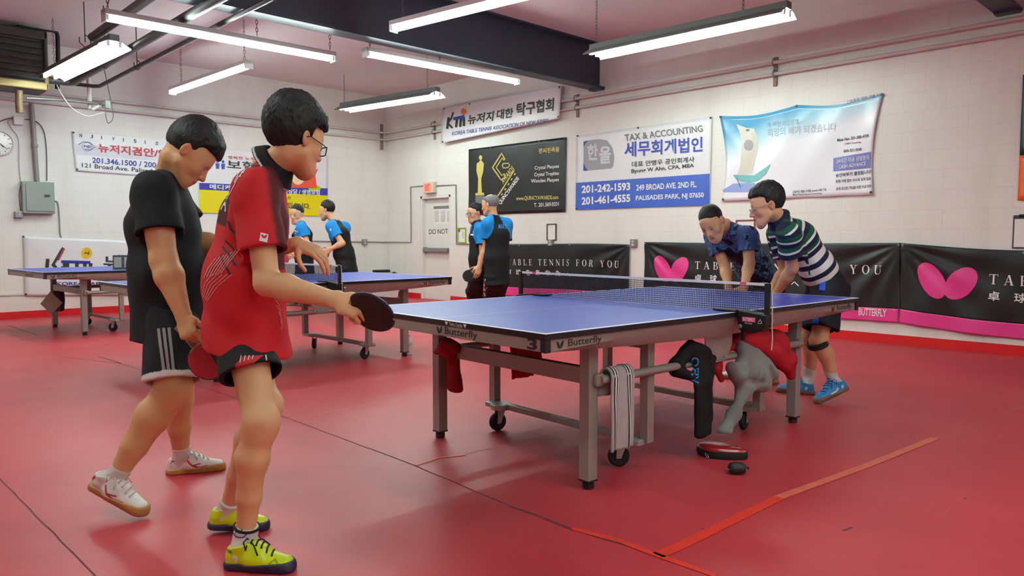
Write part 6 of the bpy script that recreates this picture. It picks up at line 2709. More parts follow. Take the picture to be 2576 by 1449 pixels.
def man_striped():
    root = thing('person', 'person in a green, navy and white striped polo bending beside table number 3', 'person', (1.7, -0.2, 0))
    J = joints(122)
    R, F = J['R'], J['F']
    J['neck'] = at(1962, 552, 5.15)
    mid = at(1985, 585, 5.15)
    J['shl'] = mid - R * 0.18 + F * 0.03
    J['shr'] = mid + R * 0.18 + F * 0.06
    J['chest'] = at(2008, 600, 5.2)
    J['waist'] = at(2052, 668, 5.24)
    J['pelvis'] = at(2078, 712, 5.27)
    J['ell'] = at(1993, 674, 5.12)
    J['wrl'] = at(1948, 745, 5.36)
    J['elr'] = at(1975, 680, 5.42)
    J['wrr'] = at(1935, 738, 5.45)
    setup_body(J, 0.085)
    J['knl'] = at(2060, 858, 5.10)
    J['anl'] = at(2098, 960, 5.16)
    J['knr'] = at(2036, 850, 5.42)
    J['anr'] = at(2036, 952, 5.50)
    tl = foot((2052, 1016), 0.006)
    hl = at(2130, 978, 5.13)
    tr, hr = foot((1952, 984)), foot((2048, 992))
    J['toer'], J['toel'] = unit(tr - hr), unit(tl - hl)
    HM = frame_of(128, -14, 0)
    Hc = at(1931, 520, 5.11)
    J['neckup'] = unit(Hc - J['neck'])
    skin = (222, 172, 134)
    body(root, J, Hc, HM, 1.0, 0.0062, skin, 1.02, hs=1.1, mouth_open=True, hands=[
        dict(W=J['wrl'], d=at(1936, 775, 5.40) - J['wrl'], n=CAMD, thumb=-1, curl=RELAX), dict(W=J['wrr'], d=at(1922, 765, 5.45) - J['wrr'], n=F, thumb=1, curl=RELAX)])
    eyes(root, Hc, HM, 1.1)
    glasses(root, Hc, HM, 1.1, M_STEEL, thick=0.0015, rx=0.022, rz=0.014, square=False)
    hair(root, Hc, HM, 1.1, 0.006, HAIR_BLACK, top=0.03, side=0.008, back=0.012, front=0.07, fringe=0.006, low=-0.045, tuft=0.006, seed=11)
    pm = NT('striped_polo')
    a_ = pm.sep(pm.attr('band')[1])
    sel = pm.math('GREATER_THAN', a_[2], 0.0)
    sv = pm.math('ADD', pm.math('MULTIPLY', a_[1], sel), pm.math('MULTIPLY', a_[0], pm.math('SUBTRACT', 1.0, sel)))
    k = pm.math('FRACT', pm.math('DIVIDE', pm.math('ADD', sv, 1.0), 0.082))
    wh, nv, gr = lin((228, 231, 231)), lin((26, 30, 60)), lin((20, 84, 62))
    hi = pm.ramp(k, [(0.0, wh), (0.20, nv), (0.60, gr)], 'CONSTANT')
    lo = pm.ramp(k, [(0.0, nv), (0.42, wh)], 'CONSTANT')
    low = pm.math('MULTIPLY', pm.math('GREATER_THAN', a_[0], 0.30), pm.math('SUBTRACT', 1.0, sel))
    pm.link(pm.mix(low, hi, lo), pm.b.inputs['Base Color'])
    pm.b.inputs['Roughness'].default_value = 0.75
    pm.b.inputs['Specular IOR Level'].default_value = 0.3

    def band(V):
        Rr, Fd, up = torso_frame(J)
        s = (J['neck'] - V) @ up + 0.05
        best, sa = np.full(len(V), -9.0), np.zeros(len(V))
        for sd in ('r', 'l'):
            ad = unit(J['el' + sd] - J['sh' + sd])
            x = (V - J['sh' + sd]) @ ad
            rad = np.linalg.norm(V - J['sh' + sd] - np.outer(x, ad), axis=1)
            v = np.minimum(np.minimum(x + 0.02, 0.11 - rad), np.abs((V - J['neck']) @ Rr) - 0.13)
            sa = np.where(v > best, x + 0.03, sa)
            best = np.maximum(best, v)
        return np.stack([s, sa, best], 1)
    shirt(root, J, 0.0055, pm.m, fat=1.04, sl=0.62, slr=1.08, hem=-0.055, belly=0.004, fold=0.005, seed=12, attr=[('band', 'v', band)])
    collar(root, J, 0.005, cloth_mat('navy_collar', (28, 32, 58)), h=0.05, r=0.066, flare=0.03)
    so = shorts(root, J, 0.0056, NAVYC, fat=1.20, length=0.80, rad=1.08, flare=1.1, fold=0.005, seed=6, top=0.065)
    decal_strip(so, [([(2062, 658), (2073, 690), (2068, 730)], 15), ([(2062, 768), (2052, 800), (2050, 822)], 16)], mat('royal_blue_stripe', (30, 84, 214), 0.6), 'shorts_stripe')
    g = G()
    kn = J['knl'] - np.array(root.location)
    ax = unit(J['anl'] - J['knl'])
    e1 = unit(np.cross(ax, [0, 0, 1.0]))
    e2 = np.cross(ax, e1)
    for dz in (-0.012, 0.0, 0.012):
        g.tube([kn + ax * (0.02 + dz) + F * 0.012 + (e1 * math.cos(q) + e2 * math.sin(q)) * 0.064 for q in np.linspace(0, 2 * math.pi, 21)[:-1]], 0.011, 6, closed=True)
    g.build('knee_strap', M_RUBBER, root, smooth='all')
    blue = mat('bright_blue_shoe', (36, 140, 214), 0.45, var=0.06)
    acc = (M_INKW, [([(0.10, 0.06), (0.13, 0.045), (0.17, 0.04)], 0.012)])
    lc = cloth_mat('blue_lace', (30, 110, 180))
    shoe(root, hl, tl, UP * 0.8 + (tl - hl) * 1.8, 1, 0.0055, blue, GUM2, 1, lc, J['anl'], J['knl'], accent=acc, sockh=0.10)
    shoe(root, hr, tr, UP, 1, 0.0055, blue, GUM2, -1, lc, J['anr'], J['knr'], accent=acc, sockh=0.10)


def man_floral():
    root = thing('person', 'person in a blue flower print shirt leaning both hands towards table 3', 'person', (1.9, 0.4, 0))
    J = joints(165)
    R, F = J['R'], J['F']
    J['neck'] = at(1822, 568, 5.72)
    mid = at(1848, 592, 5.80)
    J['shl'] = mid - R * 0.17 + F * 0.04
    J['shr'] = mid + R * 0.17 + F * 0.06
    J['chest'] = at(1860, 612, 5.86)
    J['waist'] = at(1896, 672, 5.95)
    J['pelvis'] = at(1918, 722, 6.0)
    J['ell'] = at(1885, 662, 5.60)
    J['wrl'] = at(1872, 722, 5.52)
    J['elr'] = at(1824, 672, 5.86)
    J['wrr'] = at(1832, 724, 5.76)
    setup_body(J, 0.085)
    J['knr'], J['knl'] = at(1868, 838, 5.92), at(1918, 838, 5.80)
    hr, tr = foot((1880, 955)), foot((1812, 950))
    hl, tl = foot((1955, 962)), foot((1880, 972))
    J['anr'], J['anl'] = hr + (tr - hr) * 0.2 + UP * 0.09, hl + (tl - hl) * 0.2 + UP * 0.09
    J['toer'], J['toel'] = unit(tr - hr), unit(tl - hl)
    HM = frame_of(187, -34, -14)
    Hc = at(1793, 562, 5.58)
    J['neckup'] = unit(Hc - J['neck'])
    body(root, J, Hc, HM, 0.98, 0.0062, (222, 174, 134), 0.98, hs=1.06, face=1.04, hands=[
        dict(W=J['wrl'], d=at(1864, 752, 5.48) - J['wrl'], n=F * -0.3 + CAMD, thumb=-1, curl=RELAX), dict(W=J['wrr'], d=at(1834, 752, 5.72) - J['wrr'], n=CAMD, thumb=1, curl=RELAX)])
    eyes(root, Hc, HM, 1.06)
    hair(root, Hc, HM, 1.06, 0.006, HAIR_BLACK, top=0.008, side=0.002, back=0.003, front=0.055, low=-0.03, tuft=0.002, seed=13)
    pal = [np.array(lin(c)[:3]) for c in ((20, 34, 60), (36, 66, 104), (98, 146, 186), (66, 92, 142), (14, 22, 44))]

    def dye(V):
        q = V * np.array([1, 1, 1])
        n1, n2, n3 = nz(q, 34, 21), nz(q, 62, 22), nz(q, 110, 23)
        C = np.tile(pal[0], (len(V), 1))
        C[(n1 + 0.5 * n2) > 0.12] = pal[1]
        C[(np.abs(n2 + 0.4 * n3) < 0.07) & (n1 > -0.2)] = pal[2]
        C[(n3 > 0.3) & (n1 > 0.0)] = pal[2] * 0.8
        fr = (V - J['chest']) @ F
        C[(fr > 0.09) & (n1 < 0.15)] = pal[3]
        C[(n1 < -0.3)] = pal[4]
        return C
    shirt(root, J, 0.0055, C_DYED, fat=0.98, sl=0.58, slr=1.06, hem=0.04, belly=0.004, fold=0.004, seed=14, attr=[('dye', 'c', dye)])
    shorts(root, J, 0.006, NAVYC, fat=0.98, length=0.75, rad=1.04, fold=0.004, seed=7, top=0.05)
    w = mat('white_navy_shoe', (222, 222, 222), 0.5)
    acc = (mat('navy_shoe_stripe', (40, 46, 90), 0.5), [([(0.03, 0.03), (0.045, 0.075)], 0.012), ([(0.09, 0.03), (0.12, 0.065)], 0.01)])
    gm = bpy.data.materials['gum_sole']
    shoe(root, hr, tr, UP, 1, 0.006, w, gm, -1, None, J['anr'], J['knr'], accent=acc, sockh=0.05)
    shoe(root, hl, tl, UP, 1, 0.006, w, gm, 1, None, J['anl'], J['knl'], accent=acc, sockh=0.05)


def club_man(label, base, yaw, head, hp, hpit, hroll, t, pts, skin, hm, hairkw, glass=False, shortp=True, fat=1.0, hs=1.04, hands=None, logo=None, text=None, stripes=None, feet=None, seed=20, collared=False):
    root = thing('person', label, 'person', base, 0)
    J = joints(yaw)
    R, F = J['R'], J['F']
    for k in ('neck', 'chest', 'waist', 'pelvis', 'elr', 'ell', 'wrr', 'wrl'):
        J[k] = at(*pts[k])
    mid = at(*pts['mid'])
    J['shr'] = mid + R * 0.18 + F * 0.01
    J['shl'] = mid - R * 0.18 + F * 0.01
    setup_body(J)
    fr, fl = feet
    legs_to_floor(J, on_z(*fr), on_z(*fl))
    HM = frame_of(hp, hpit, hroll)
    Hc = at(*head)
    J['neckup'] = unit(Hc - J['neck'])
    hd = [dict(W=J['wr' + sd], d=at(*pts['h' + sd]) - J['wr' + sd], n=(CAMD if sd == 'l' else CAMD), thumb=1 if sd == 'r' else -1, curl=(hands or {}).get(sd, RELAX)) for sd in ('r', 'l')]
    body(root, J, Hc, HM, 1.0, 0.0085, skin, fat, hs=hs, hands=hd)
    eyes(root, Hc, HM, hs)
    if glass:
        glasses(root, Hc, HM, hs, M_BLACK if glass == 'k' else M_STEEL, thick=0.0022)
    hair(root, Hc, HM, hs, 0.0075, hm, seed=seed, **hairkw)
    sh = shirt(root, J, 0.0072, C_DYED, fat=fat * 1.03, sl=0.62, slr=1.08, hem=0.10, belly=0.01, hemw=1.05, fold=0.004, seed=seed, attr=[('dye', 'c', raglan(J))])
    if collared:
        collar(root, J, 0.007, cloth_mat('dark_collar', (30, 32, 38)), h=0.035, r=0.064, flare=0.02)
    if shortp:
        so = shorts(root, J, 0.008, NAVYC, fat=fat, length=0.85, rad=1.06, fold=0.004, seed=seed, top=0.02)
    else:
        so = shorts(root, J, 0.008, BLACKC, fat=fat, length=2, rad=1.02, fold=0.005, seed=seed, top=0.02)
    if logo:
        decal_ladder(sh, [logo], M_INKW, 'chest_logo', n=3, k=3)
    if text:
        decal_text(sh, *text)
    if stripes:
        decal_strip(so, stripes, M_INKW, 'trouser_stripe')
    dk = mat('dark_shoe', (40, 42, 50), 0.5)
    for sd, sgn in (('r', -1), ('l', 1)):
        b = J['an' + sd] - UP * 0.09
        shoe(root, b - F * 0.06, b + F * 0.21, UP, 1, 0.008, dk, GUM2, sgn, None, J['an' + sd], J['kn' + sd], sockh=0.06)
    return root, J, sh


def four_men():
    # far left pair behind the second table
    t = 10.2
    r1, J1, s1 = club_man('smiling person with blue sleeves, left one of the pair by the yellow banner', at(762, 760, t) * np.array([1, 1, 0]), 150, (747, 540, t), 208, -8, 4, t,
             dict(neck=(757, 560, t), mid=(762, 574, t), chest=(762, 590, t), waist=(764, 640, t), pelvis=(766, 672, t), elr=(738, 612, t - 0.05), ell=(772, 612, t - 0.2), wrr=(724, 630, t - 0.15), wrl=(752, 632, t - 0.3), hr=(716, 642, t - 0.2), hl=(738, 640, t - 0.35)),
             (220, 174, 138), HAIR_BLACK, dict(top=0.012, side=0.003, back=0.006, front=0.055, low=-0.055, tuft=0.003), glass=False, hands={'r': GRIP}, logo=([(741, 578), (741, 582)], [(749, 581), (749, 585)]), feet=((752, 768), (782, 770)), seed=21)
    paddle('red table tennis paddle held by the smiling person in the far pair', at(712, 652, t - 0.22), at(700, 672, t - 0.22) - at(722, 634, t - 0.2), CAMD, R_RED, R_BLACK)
    t = 10.35
    club_man('person with blue sleeves in profile, right one of the pair by the yellow banner', at(868, 756, t) * np.array([1, 1, 0]), 118, (823, 531, t), 128, -6, 0, t,
             dict(neck=(840, 556, t), mid=(852, 570, t), chest=(854, 590, t), waist=(866, 640, t), pelvis=(872, 676, t), elr=(846, 612, t + 0.2), ell=(861, 612, t - 0.22), wrr=(828, 630, t + 0.15), wrl=(832, 626, t - 0.25), hr=(816, 636, t + 0.1), hl=(818, 636, t - 0.25)),
             (222, 174, 138), HAIR_BLACK, dict(top=0.02, side=0.003, back=0.008, front=0.058, low=-0.055, tuft=0.003), hands={'r': GRIP, 'l': GRIP}, logo=([(829, 575), (830, 580)], [(833, 576), (834, 581)]), feet=((858, 762), (884, 764)), seed=22)
    # right pair near the door
    t = 10.1
    club_man('person with glasses and blue sleeves, half hidden behind the grey haired person', at(1200, 770, t) * np.array([1, 1, 0]), 150, (1194, 538, t), 172, -4, 0, t,
             dict(neck=(1200, 560, t), mid=(1205, 576, t), chest=(1203, 596, t), waist=(1203, 650, t), pelvis=(1205, 690, t), elr=(1190, 630, t + 0.2), ell=(1214, 640, t - 0.2), wrr=(1192, 672, t + 0.1), wrl=(1204, 672, t - 0.25), hr=(1190, 690, t + 0.05), hl=(1194, 684, t - 0.3)),
             (218, 172, 136), HAIR_BLACK, dict(top=0.016, side=0.004, back=0.008, front=0.06, low=-0.05, tuft=0.005), glass='k', shortp=False, hands={'l': GRIP}, logo=([(1184, 588), (1184, 592)], [(1191, 589), (1191, 593)]), feet=((1188, 786), (1214, 784)), seed=23, collared=True)
    paddle('black table tennis paddle low beside the person with glasses near the door', at(1179, 694, t - 0.3), at(1172, 702, t - 0.3) - at(1200, 680, t - 0.3), CAMD, R_BLACK, R_RED)
    t = 9.4
    r, J, sh = club_man('grey haired person seen from behind in a black and blue shirt near the door', at(1248, 790, t) * np.array([1, 1, 0]), 94, (1233, 517, t), 108, -6, 0, t,
             dict(neck=(1240, 541, t), mid=(1252, 562, t), chest=(1251, 590, t), waist=(1250, 650, t), pelvis=(1250, 698, t), elr=(1272, 630, t + 0.22), ell=(1222, 624, t - 0.02), wrr=(1262, 672, t + 0.25), wrl=(1207, 672, t + 0.0), hr=(1258, 694, t + 0.25), hl=(1200, 694, t)),
             (218, 170, 132), HAIR_GREY, dict(top=0.010, side=0.006, back=0.010, front=0.06, low=-0.055, tuft=0.003, bald=0.016), shortp=False, fat=1.06, hs=1.06,
             text=None, stripes=[([(1211 + i * 5, 702), (1207 + i * 5, 722), (1210 + i * 5, 745)], 3) for i in range(3)], feet=((1262, 800), (1236, 800)), seed=24)
    decal_text(sh, 'MARYLAND', (1254, 575), (1292, 576), 11, mat('blue_shirt_print', (44, 130, 200), 0.6), 0.015)


man_red()
boy_black()
man_striped()
man_floral()
four_men()
# ------------------------------------------------------------------ clothes, towels and small things round table 3
_c1, _s1 = math.cos(-0.0464), math.sin(-0.0464)


def tw(x, y, z):
    """table 3 axes to world"""
    return np.array([x * _c1 - y * _s1, x * _s1 + y * _c1, z])


TERRY = cloth_mat('grey_terry', (176, 171, 172), 0.9, 500, 0.5, 0.2)


def draped(name, label, cat, cx, y0, zr, r, w, front, back, m, top_w=None, seed=1, wrinkle=0.006, skew=0.0, thick=0.01, out=-1, stripes=None, bottom_w=None):
    """cloth folded over a rail that runs along x at (y0, zr); out: side of the front flap"""
    base = tw(cx, y0, 0)
    t = thing(name, label, cat, base)
    n, k = 46, 14
    L = front + math.pi * r + back

    def P(s, u):
        # s along the cloth from the front hem over the rail to the back hem
        if s < front:
            d = front - s
            y, z = y0 + out * (r + 0.004 + 0.012 * math.sin(d * 6)), zr - d
        elif s < front + math.pi * r:
            a = (s - front) / r
            y, z = y0 + out * r * math.cos(a), zr + r * math.sin(a)
            d = 0
        else:
            d = s - front - math.pi * r
            y, z = y0 - out * (r + 0.004), zr - d
        q = d / max(front, back)
        ww = w * (1 - q) + (bottom_w or w) * q
        x = cx + (u - 0.5) * ww + skew * d
        wv = wrinkle * (math.sin(u * 9 + seed + s * 5) * min(1, d * 8 + 0.2) + 0.5 * math.sin(u * 21 + 3 * seed - s * 9))
        return tw(x, y + out * wv, z) - base
    g = G()
    vs = [P(L * i / n, j / k) for i in range(n + 1) for j in range(k + 1)]
    g.add(vs, [(i * (k + 1) + j, i * (k + 1) + j + 1, (i + 1) * (k + 1) + j + 1, (i + 1) * (k + 1) + j) for i in range(n) for j in range(k)])
    g.build('cloth', m, t, smooth='all', thick=thick)
    for (u0, u1, mm, s0, s1) in (stripes or []):
        g = G()
        vs = []
        for i in range(n + 1):
            s = s0 * L + (s1 - s0) * L * i / n
            for j in range(4):
                p = P(s, u0 + (u1 - u0) * j / 3)
                a = P(min(L, s + 0.004), 0.5) - P(max(0, s - 0.004), 0.5)
                b = P(s, 0.6) - P(s, 0.4)
                nn = np.cross(b, a)
                nn = nn / (np.linalg.norm(nn) + 1e-9)
                if (nn @ (tw(0, out, 0))) < 0 and s < front or (s >= front and s < front + math.pi * r and nn[2] < 0) or (s >= front + math.pi * r and (nn @ tw(0, -out, 0)) < 0):
                    nn = -nn
                vs.append(p + nn * (thick / 2 + 0.001))
        g.add(vs, [(i * 4 + j, i * 4 + j + 1, (i + 1) * 4 + j + 1, (i + 1) * 4 + j) for i in range(n) for j in range(3)])
        g.build('woven_stripe', mm, t, smooth='all')
    return t


M_BLKS = cloth_mat('black_stripe_cloth', (20, 20, 22), 0.9)
M_WHTS = cloth_mat('white_stripe_cloth', (232, 232, 232), 0.9)
stp = []
for c in (0.16, 0.74):
    stp += [(c - 0.085, c + 0.085, M_BLKS, 0.03, 0.62), (c - 0.055, c - 0.012, M_WHTS, 0.03, 0.62), (c + 0.012, c + 0.055, M_WHTS, 0.03, 0.62)]
tw_ = draped('sports_towel', 'grey sports towel with black and white stripes hung beside the near right table leg', 'towel', -0.785, -0.625, 0.515, 0.034, 0.155, 0.335, 0.10, TERRY, seed=2, skew=-0.06, stripes=None, wrinkle=0.008, bottom_w=0.16)
for o in list(tw_.children):
    pass
# woven stripes: the white lines sit on the black ones
for lift_i, (u0, u1, mm) in enumerate([(0.10, 0.27, M_BLKS), (0.13, 0.17, M_WHTS), (0.20, 0.24, M_WHTS), (0.66, 0.84, M_BLKS), (0.69, 0.73, M_WHTS), (0.77, 0.81, M_WHTS)]):
    n, base = 46, tw(-0.785, -0.625, 0)
    g = G()
    vs = []
    front, r = 0.335, 0.034
    for i in range(n + 1):
        s = 0.004 + (front + math.pi * r * 0.9 - 0.004) * i / n
        for j in range(4):
            u = u0 + (u1 - u0) * j / 3
            h = 0.0062 + 0.0012 * (mm is M_WHTS)
            if s < front:
                d = front - s
                y, z = -0.625 - (r + 0.004 + 0.012 * math.sin(d * 6)) - h, 0.515 - d
            else:
                a = (s - front) / r
                d = 0
                y, z = -0.625 - (r + h) * math.cos(a), 0.515 + (r + h) * math.sin(a)
            q = d / front
            x = -0.785 + (u - 0.5) * (0.155 * (1 - q) + 0.16 * q) - 0.06 * d
            wv = 0.008 * (math.sin(u * 9 + 2 + s * 5) * min(1, d * 8 + 0.2) + 0.5 * math.sin(u * 21 + 6 - s * 9))
            vs.append(tw(x, y - wv, z) - base)
    g.add(vs, [(i * 4 + j, i * 4 + j + 1, (i + 1) * 4 + j + 1, (i + 1) * 4 + j) for i in range(n) for j in range(3)])
    g.build('woven_stripe', mm, tw_, smooth='all')


def lump(name, label, cat, base, m, build, vox=0.005, fold=0.006, freq=34, seed=1, dirn=(0, 0, 1)):
    t = thing(name, label, cat, base)
    F = Field()
    build(F)
    dv = unit(dirn)

    def disp(P):
        q = P - base
        c = q @ dv
        h = q @ tw(1, 0, 0)
        d = q @ tw(0, 1, 0)
        return fold * (np.sin(freq * (h + 0.35 * c) + 3 * np.sin(7 * c + seed) + 14 * d) * 0.8 + nz(P, 30, seed) * 0.8)
    F.disp = disp
    o = solid(F, vox, 'cloth', m, t)
    return t, o


# black shirt folded over the rail, its top bunched
def b1(F):
    X = lambda x, y, z: tw(x, y, z)
    # flat hanging fold with two layers
    L = tw(1, 0, 0)
    F.cone(X(-0.185, -0.650, 0.57), X(-0.165, -0.668, 0.40), 0.024, 0.026, k=0.02, lat=L, ratio=2.4)
    F.cone(X(-0.165, -0.668, 0.40), X(-0.175, -0.672, 0.14), 0.026, 0.024, k=0.02, lat=L, ratio=2.7)
    F.cone(X(-0.125, -0.655, 0.50), X(-0.125, -0.660, 0.20), 0.018, 0.018, k=0.008, lat=L, ratio=2.6)
    F.cone(X(-0.245, -0.64, 0.612), X(-0.13, -0.655, 0.55), 0.014, 0.022, k=0.025)
    F.cone(X(-0.25, -0.635, 0.600), X(-0.345, -0.61, 0.515), 0.018, 0.020, k=0.03)
    F.cone(X(-0.25, -0.635, 0.56), X(-0.33, -0.615, 0.49), 0.032, 0.030, k=0.03)
    F.cone(X(-0.33, -0.61, 0.47), X(-0.25, -0.65, 0.445), 0.030, 0.022, k=0.03)
    F.cone(X(-0.13, -0.655, 0.56), X(-0.065, -0.655, 0.515), 0.016, 0.012, k=0.02)
    F.cone(X(-0.065, -0.655, 0.515), X(-0.075, -0.655, 0.45), 0.012, 0.009, k=0.02)
    F.cone(X(-0.6, -0.625, 0.5), X(0.6, -0.625, 0.5), 0.0225, 0.0225, k=0.002, op='s')
    F.cut(X(-0.17, -0.65, 0.118), np.array([0, 0, -1.0]) + tw(0.12, 0, 0))


bs, bso = lump('hanging_shirt', 'black shirt with blue vertical letters bunched over the near side rail of table 3', 'shirt', tw(-0.18, -0.64, 0.1), cloth_mat('black_jersey', (12, 13, 16), 0.75), b1, vox=0.0045, seed=3, fold=0.0035, freq=60)
g = G()
f = onto(bso, 0.002)
# letters running down the cloth
v, fc = text_polys('OFIV', 0.02)
vv = [f(1738 + (1 - q[1]) * 0 + q[1] * 20, 898 + q[0] * 68) for q in v]
g.add(vv, fc)
g.build('lettering', mat('blue_shirt_print', (44, 130, 200), 0.6), bs)


# grey sweatshirt and red jacket over the rail near the centre plate
def b2(F):
    X = lambda x, y, z: tw(x, y, z)
    L = tw(1, 0, 0)
    F.cone(X(0.22, -0.655, 0.535), X(0.30, -0.66, 0.40), 0.030, 0.055, k=0.04, lat=L, ratio=1.5)
    F.cone(X(0.18, -0.665, 0.42), X(0.40, -0.668, 0.37), 0.055, 0.052, k=0.04)
    F.cone(X(0.40, -0.668, 0.42), X(0.50, -0.66, 0.37), 0.05, 0.042, k=0.04)
    F.cone(X(0.24, -0.67, 0.34), X(0.42, -0.67, 0.315), 0.048, 0.04, k=0.04)
    F.cone(X(0.10, -0.66, 0.45), X(0.20, -0.66, 0.36), 0.035, 0.045, k=0.03)
    F.cone(X(0.22, -0.675, 0.33), X(0.10, -0.68, 0.20), 0.034, 0.030, k=0.03, lat=L, ratio=1.3)
    F.cone(X(0.10, -0.68, 0.20), X(0.015, -0.685, 0.13), 0.030, 0.034, k=0.02, lat=L, ratio=1.4)
    F.cone(X(0.22, -0.63, 0.545), X(0.34, -0.63, 0.545), 0.030, 0.034, k=0.03)
    F.ell(X(0.32, -0.655, 0.415), (0.125, 0.055, 0.105), None, k=0.03)
    # deep creases
    F.cone(X(0.23, -0.715, 0.53), X(0.20, -0.725, 0.38), 0.012, 0.016, k=0.02, op='s')
    F.cone(X(0.31, -0.725, 0.47), X(0.26, -0.735, 0.34), 0.012, 0.016, k=0.02, op='s')
    F.cone(X(0.38, -0.728, 0.44), X(0.44, -0.728, 0.36), 0.010, 0.014, k=0.02, op='s')
    F.cone(X(0.16, -0.715, 0.37), X(0.36, -0.735, 0.34), 0.010, 0.014, k=0.02, op='s')
    F.cone(X(-0.6, -0.625, 0.5), X(0.9, -0.625, 0.5), 0.0225, 0.0225, k=0.002, op='s')
    F.cut(X(0.02, -0.68, 0.118), np.array([0, 0, -1.0]) + tw(-0.2, 0, 0))


lump('hanging_sweatshirt', 'crumpled grey sweatshirt hung over the near side rail of table 3', 'sweatshirt', tw(0.28, -0.65, 0.12), cloth_mat('heather_grey', (122, 124, 122), 0.9, 400, 0.4, 0.2), b2, vox=0.0045, seed=5, fold=0.007, freq=34)


def b3(F):
    X = lambda x, y, z: tw(x, y, z)
    P = [X(0.12, -0.615, 0.535), X(0.30, -0.60, 0.575), X(0.46, -0.605, 0.58), X(0.60, -0.62, 0.53), X(0.70, -0.65, 0.42), X(0.72, -0.66, 0.33)]
    F.chain(P, [0.026, 0.045, 0.052, 0.060, 0.050, 0.030], k=0.05)
    F.chain([X(0.36, -0.62, 0.56), X(0.50, -0.665, 0.49), X(0.63, -0.675, 0.39)], [0.05, 0.05, 0.035], k=0.05)
    F.chain([X(0.08, -0.60, 0.52), X(0.04, -0.60, 0.45), X(0.08, -0.61, 0.38)], [0.022, 0.030, 0.022], k=0.03)
    F.cone(X(-0.6, -0.625, 0.5), X(0.9, -0.625, 0.5), 0.0225, 0.0225, k=0.002, op='s')


lump('hanging_jacket', 'red jacket thrown over the near side rail beside the grey sweatshirt', 'jacket', tw(0.42, -0.62, 0.3), cloth_mat('red_jersey', (170, 16, 34), 0.75), b3, seed=8, fold=0.007, freq=22)


def b4(F):
    X = lambda x, y, z: tw(x, y, z)
    F.ell(X(-0.95, 0.46, 0.525), (0.04, 0.05, 0.05), None, k=0.02)
    F.cone(X(-0.955, 0.47, 0.54), X(-0.955, 0.55, 0.50), 0.032, 0.02, k=0.02)
    F.cone(X(-0.955, 0.45, 0.55), X(-0.955, 0.38, 0.54), 0.034, 0.028, k=0.02)
    F.cone(X(-0.955, 0.43, 0.53), X(-0.955, 0.41, 0.46), 0.03, 0.022, k=0.02)
    F.cone(X(-0.90, 0.48, 0.50), X(-0.90, 0.46, 0.30), 0.034, 0.042, k=0.02, lat=tw(0, 1, 0), ratio=1.5)
    F.box(X(-0.92, 0, 0.516), (0.0215, 0.55, 0.0395), frame_of(-2.66 + 90, 0, 0), r=0.002, k=0.002, op='s')
    F.cut(X(-0.9, 0.47, 0.275), np.array([0, 0, -1.0]))


lump('red_cloth', 'dark red cloth knotted round the left end bar of table 3', 'cloth', tw(-0.93, 0.46, 0.3), cloth_mat('dark_red_cotton', (150, 14, 28), 0.8), b4, seed=9, fold=0.007)
draped('red_towel', 'red towel hung over the far side rail of table 3, seen under the table', 'towel', -0.235, 0.625, 0.515, 0.033, 0.19, 0.22, 0.27, cloth_mat('red_cotton', (190, 26, 36), 0.85), seed=6, skew=0.10, wrinkle=0.01, out=-1)

# paddle case and ball case on the floor
A, B = on_z(1742, 1146), on_z(1872, 1166)
A, B = A + np.array([0, 0, 0]), B
c = (A + B) / 2
ax = unit((B - A) * np.array([1, 1, 0]))
sd = np.array([-ax[1], ax[0], 0])
if sd @ CAMD > 0:
    sd = -sd
Lc = np.linalg.norm((B - A)[:2])
c = c + sd * 0.075
t = thing('paddle_case', 'paddle shaped case with a glossy red top lying on the floor under table 3', 'case', c)
outl = []
for a in np.linspace(0, 2 * math.pi, 41)[:-1]:
    x = math.cos(a) * Lc / 2
    wd = 0.088 * (1 - 0.38 * (x / (Lc / 2) + 0.25) * (x > -0.03)) if x > -0.03 else 0.088
    outl.append((x, math.sin(a) * wd))
fn = lambda k: (lambda a, b, h: tuple(ax * a * k + sd * b * k + np.array([0, 0, h])))
g = G()
vs, fs = [], []
n = len(outl)
for k, h in ((0.96, 0.002), (1.0, 0.012), (1.0, 0.034), (0.985, 0.040)):
    vs += [fn(k)(a, b, h) for a, b in outl]
for i in range(3):
    fs += [(i * n + j, i * n + (j + 1) % n, (i + 1) * n + (j + 1) % n, (i + 1) * n + j) for j in range(n)]
fs += [tuple(range(n)), tuple(range(3 * n, 4 * n))]
g.add(vs, fs)
g.build('case_side', mat('black_case_fabric', (16, 16, 18), 0.7), t, smooth=True)
g = G()
vs, fs = [], []
prof = ((0.985, 0.0405), (0.965, 0.047), (0.9, 0.053), (0.75, 0.058), (0.5, 0.061), (0.25, 0.062))
for k, h in prof:
    vs += [fn(k)(a, b, h) for a, b in outl]
for i in range(len(prof) - 1):
    fs += [(i * n + j, i * n + (j + 1) % n, (i + 1) * n + (j + 1) % n, (i + 1) * n + j) for j in range(n)]
fs.append(tuple(range((len(prof) - 1) * n, len(prof) * n)))
g.add(vs, fs)
mr = mat('glossy_red_weave', (150, 28, 30), 0.25, var=0.12, scale=260, coat=0.6)
g.build('lid', mr, t, smooth=True)
g = G()
put_text(g, 'Butterfly', (0.02, -0.03), (0.105, -0.03), (0.02, -0.012), lambda a, b: tuple(ax * a + sd * b + np.array([0, 0, 0.0605])), 0.02)
g.build('lettering', M_INKW, t)
g = G()
p = ax * (-0.06) - sd * 0.092
g.tube([p + np.array([0, 0, 0.03]), p - sd * 0.01 + ax * 0.004 + np.array([0, 0, 0.02]), p - sd * 0.012 + ax * 0.014 + np.array([0, 0, 0.008]), p - sd * 0.006 + ax * 0.02 + np.array([0, 0, 0.01]), p + ax * 0.01 + np.array([0, 0, 0.024])], 0.0022, 6)
g.build('zip_pull', M_STEEL, t, smooth='all')
q = on_z(1863, 1198)
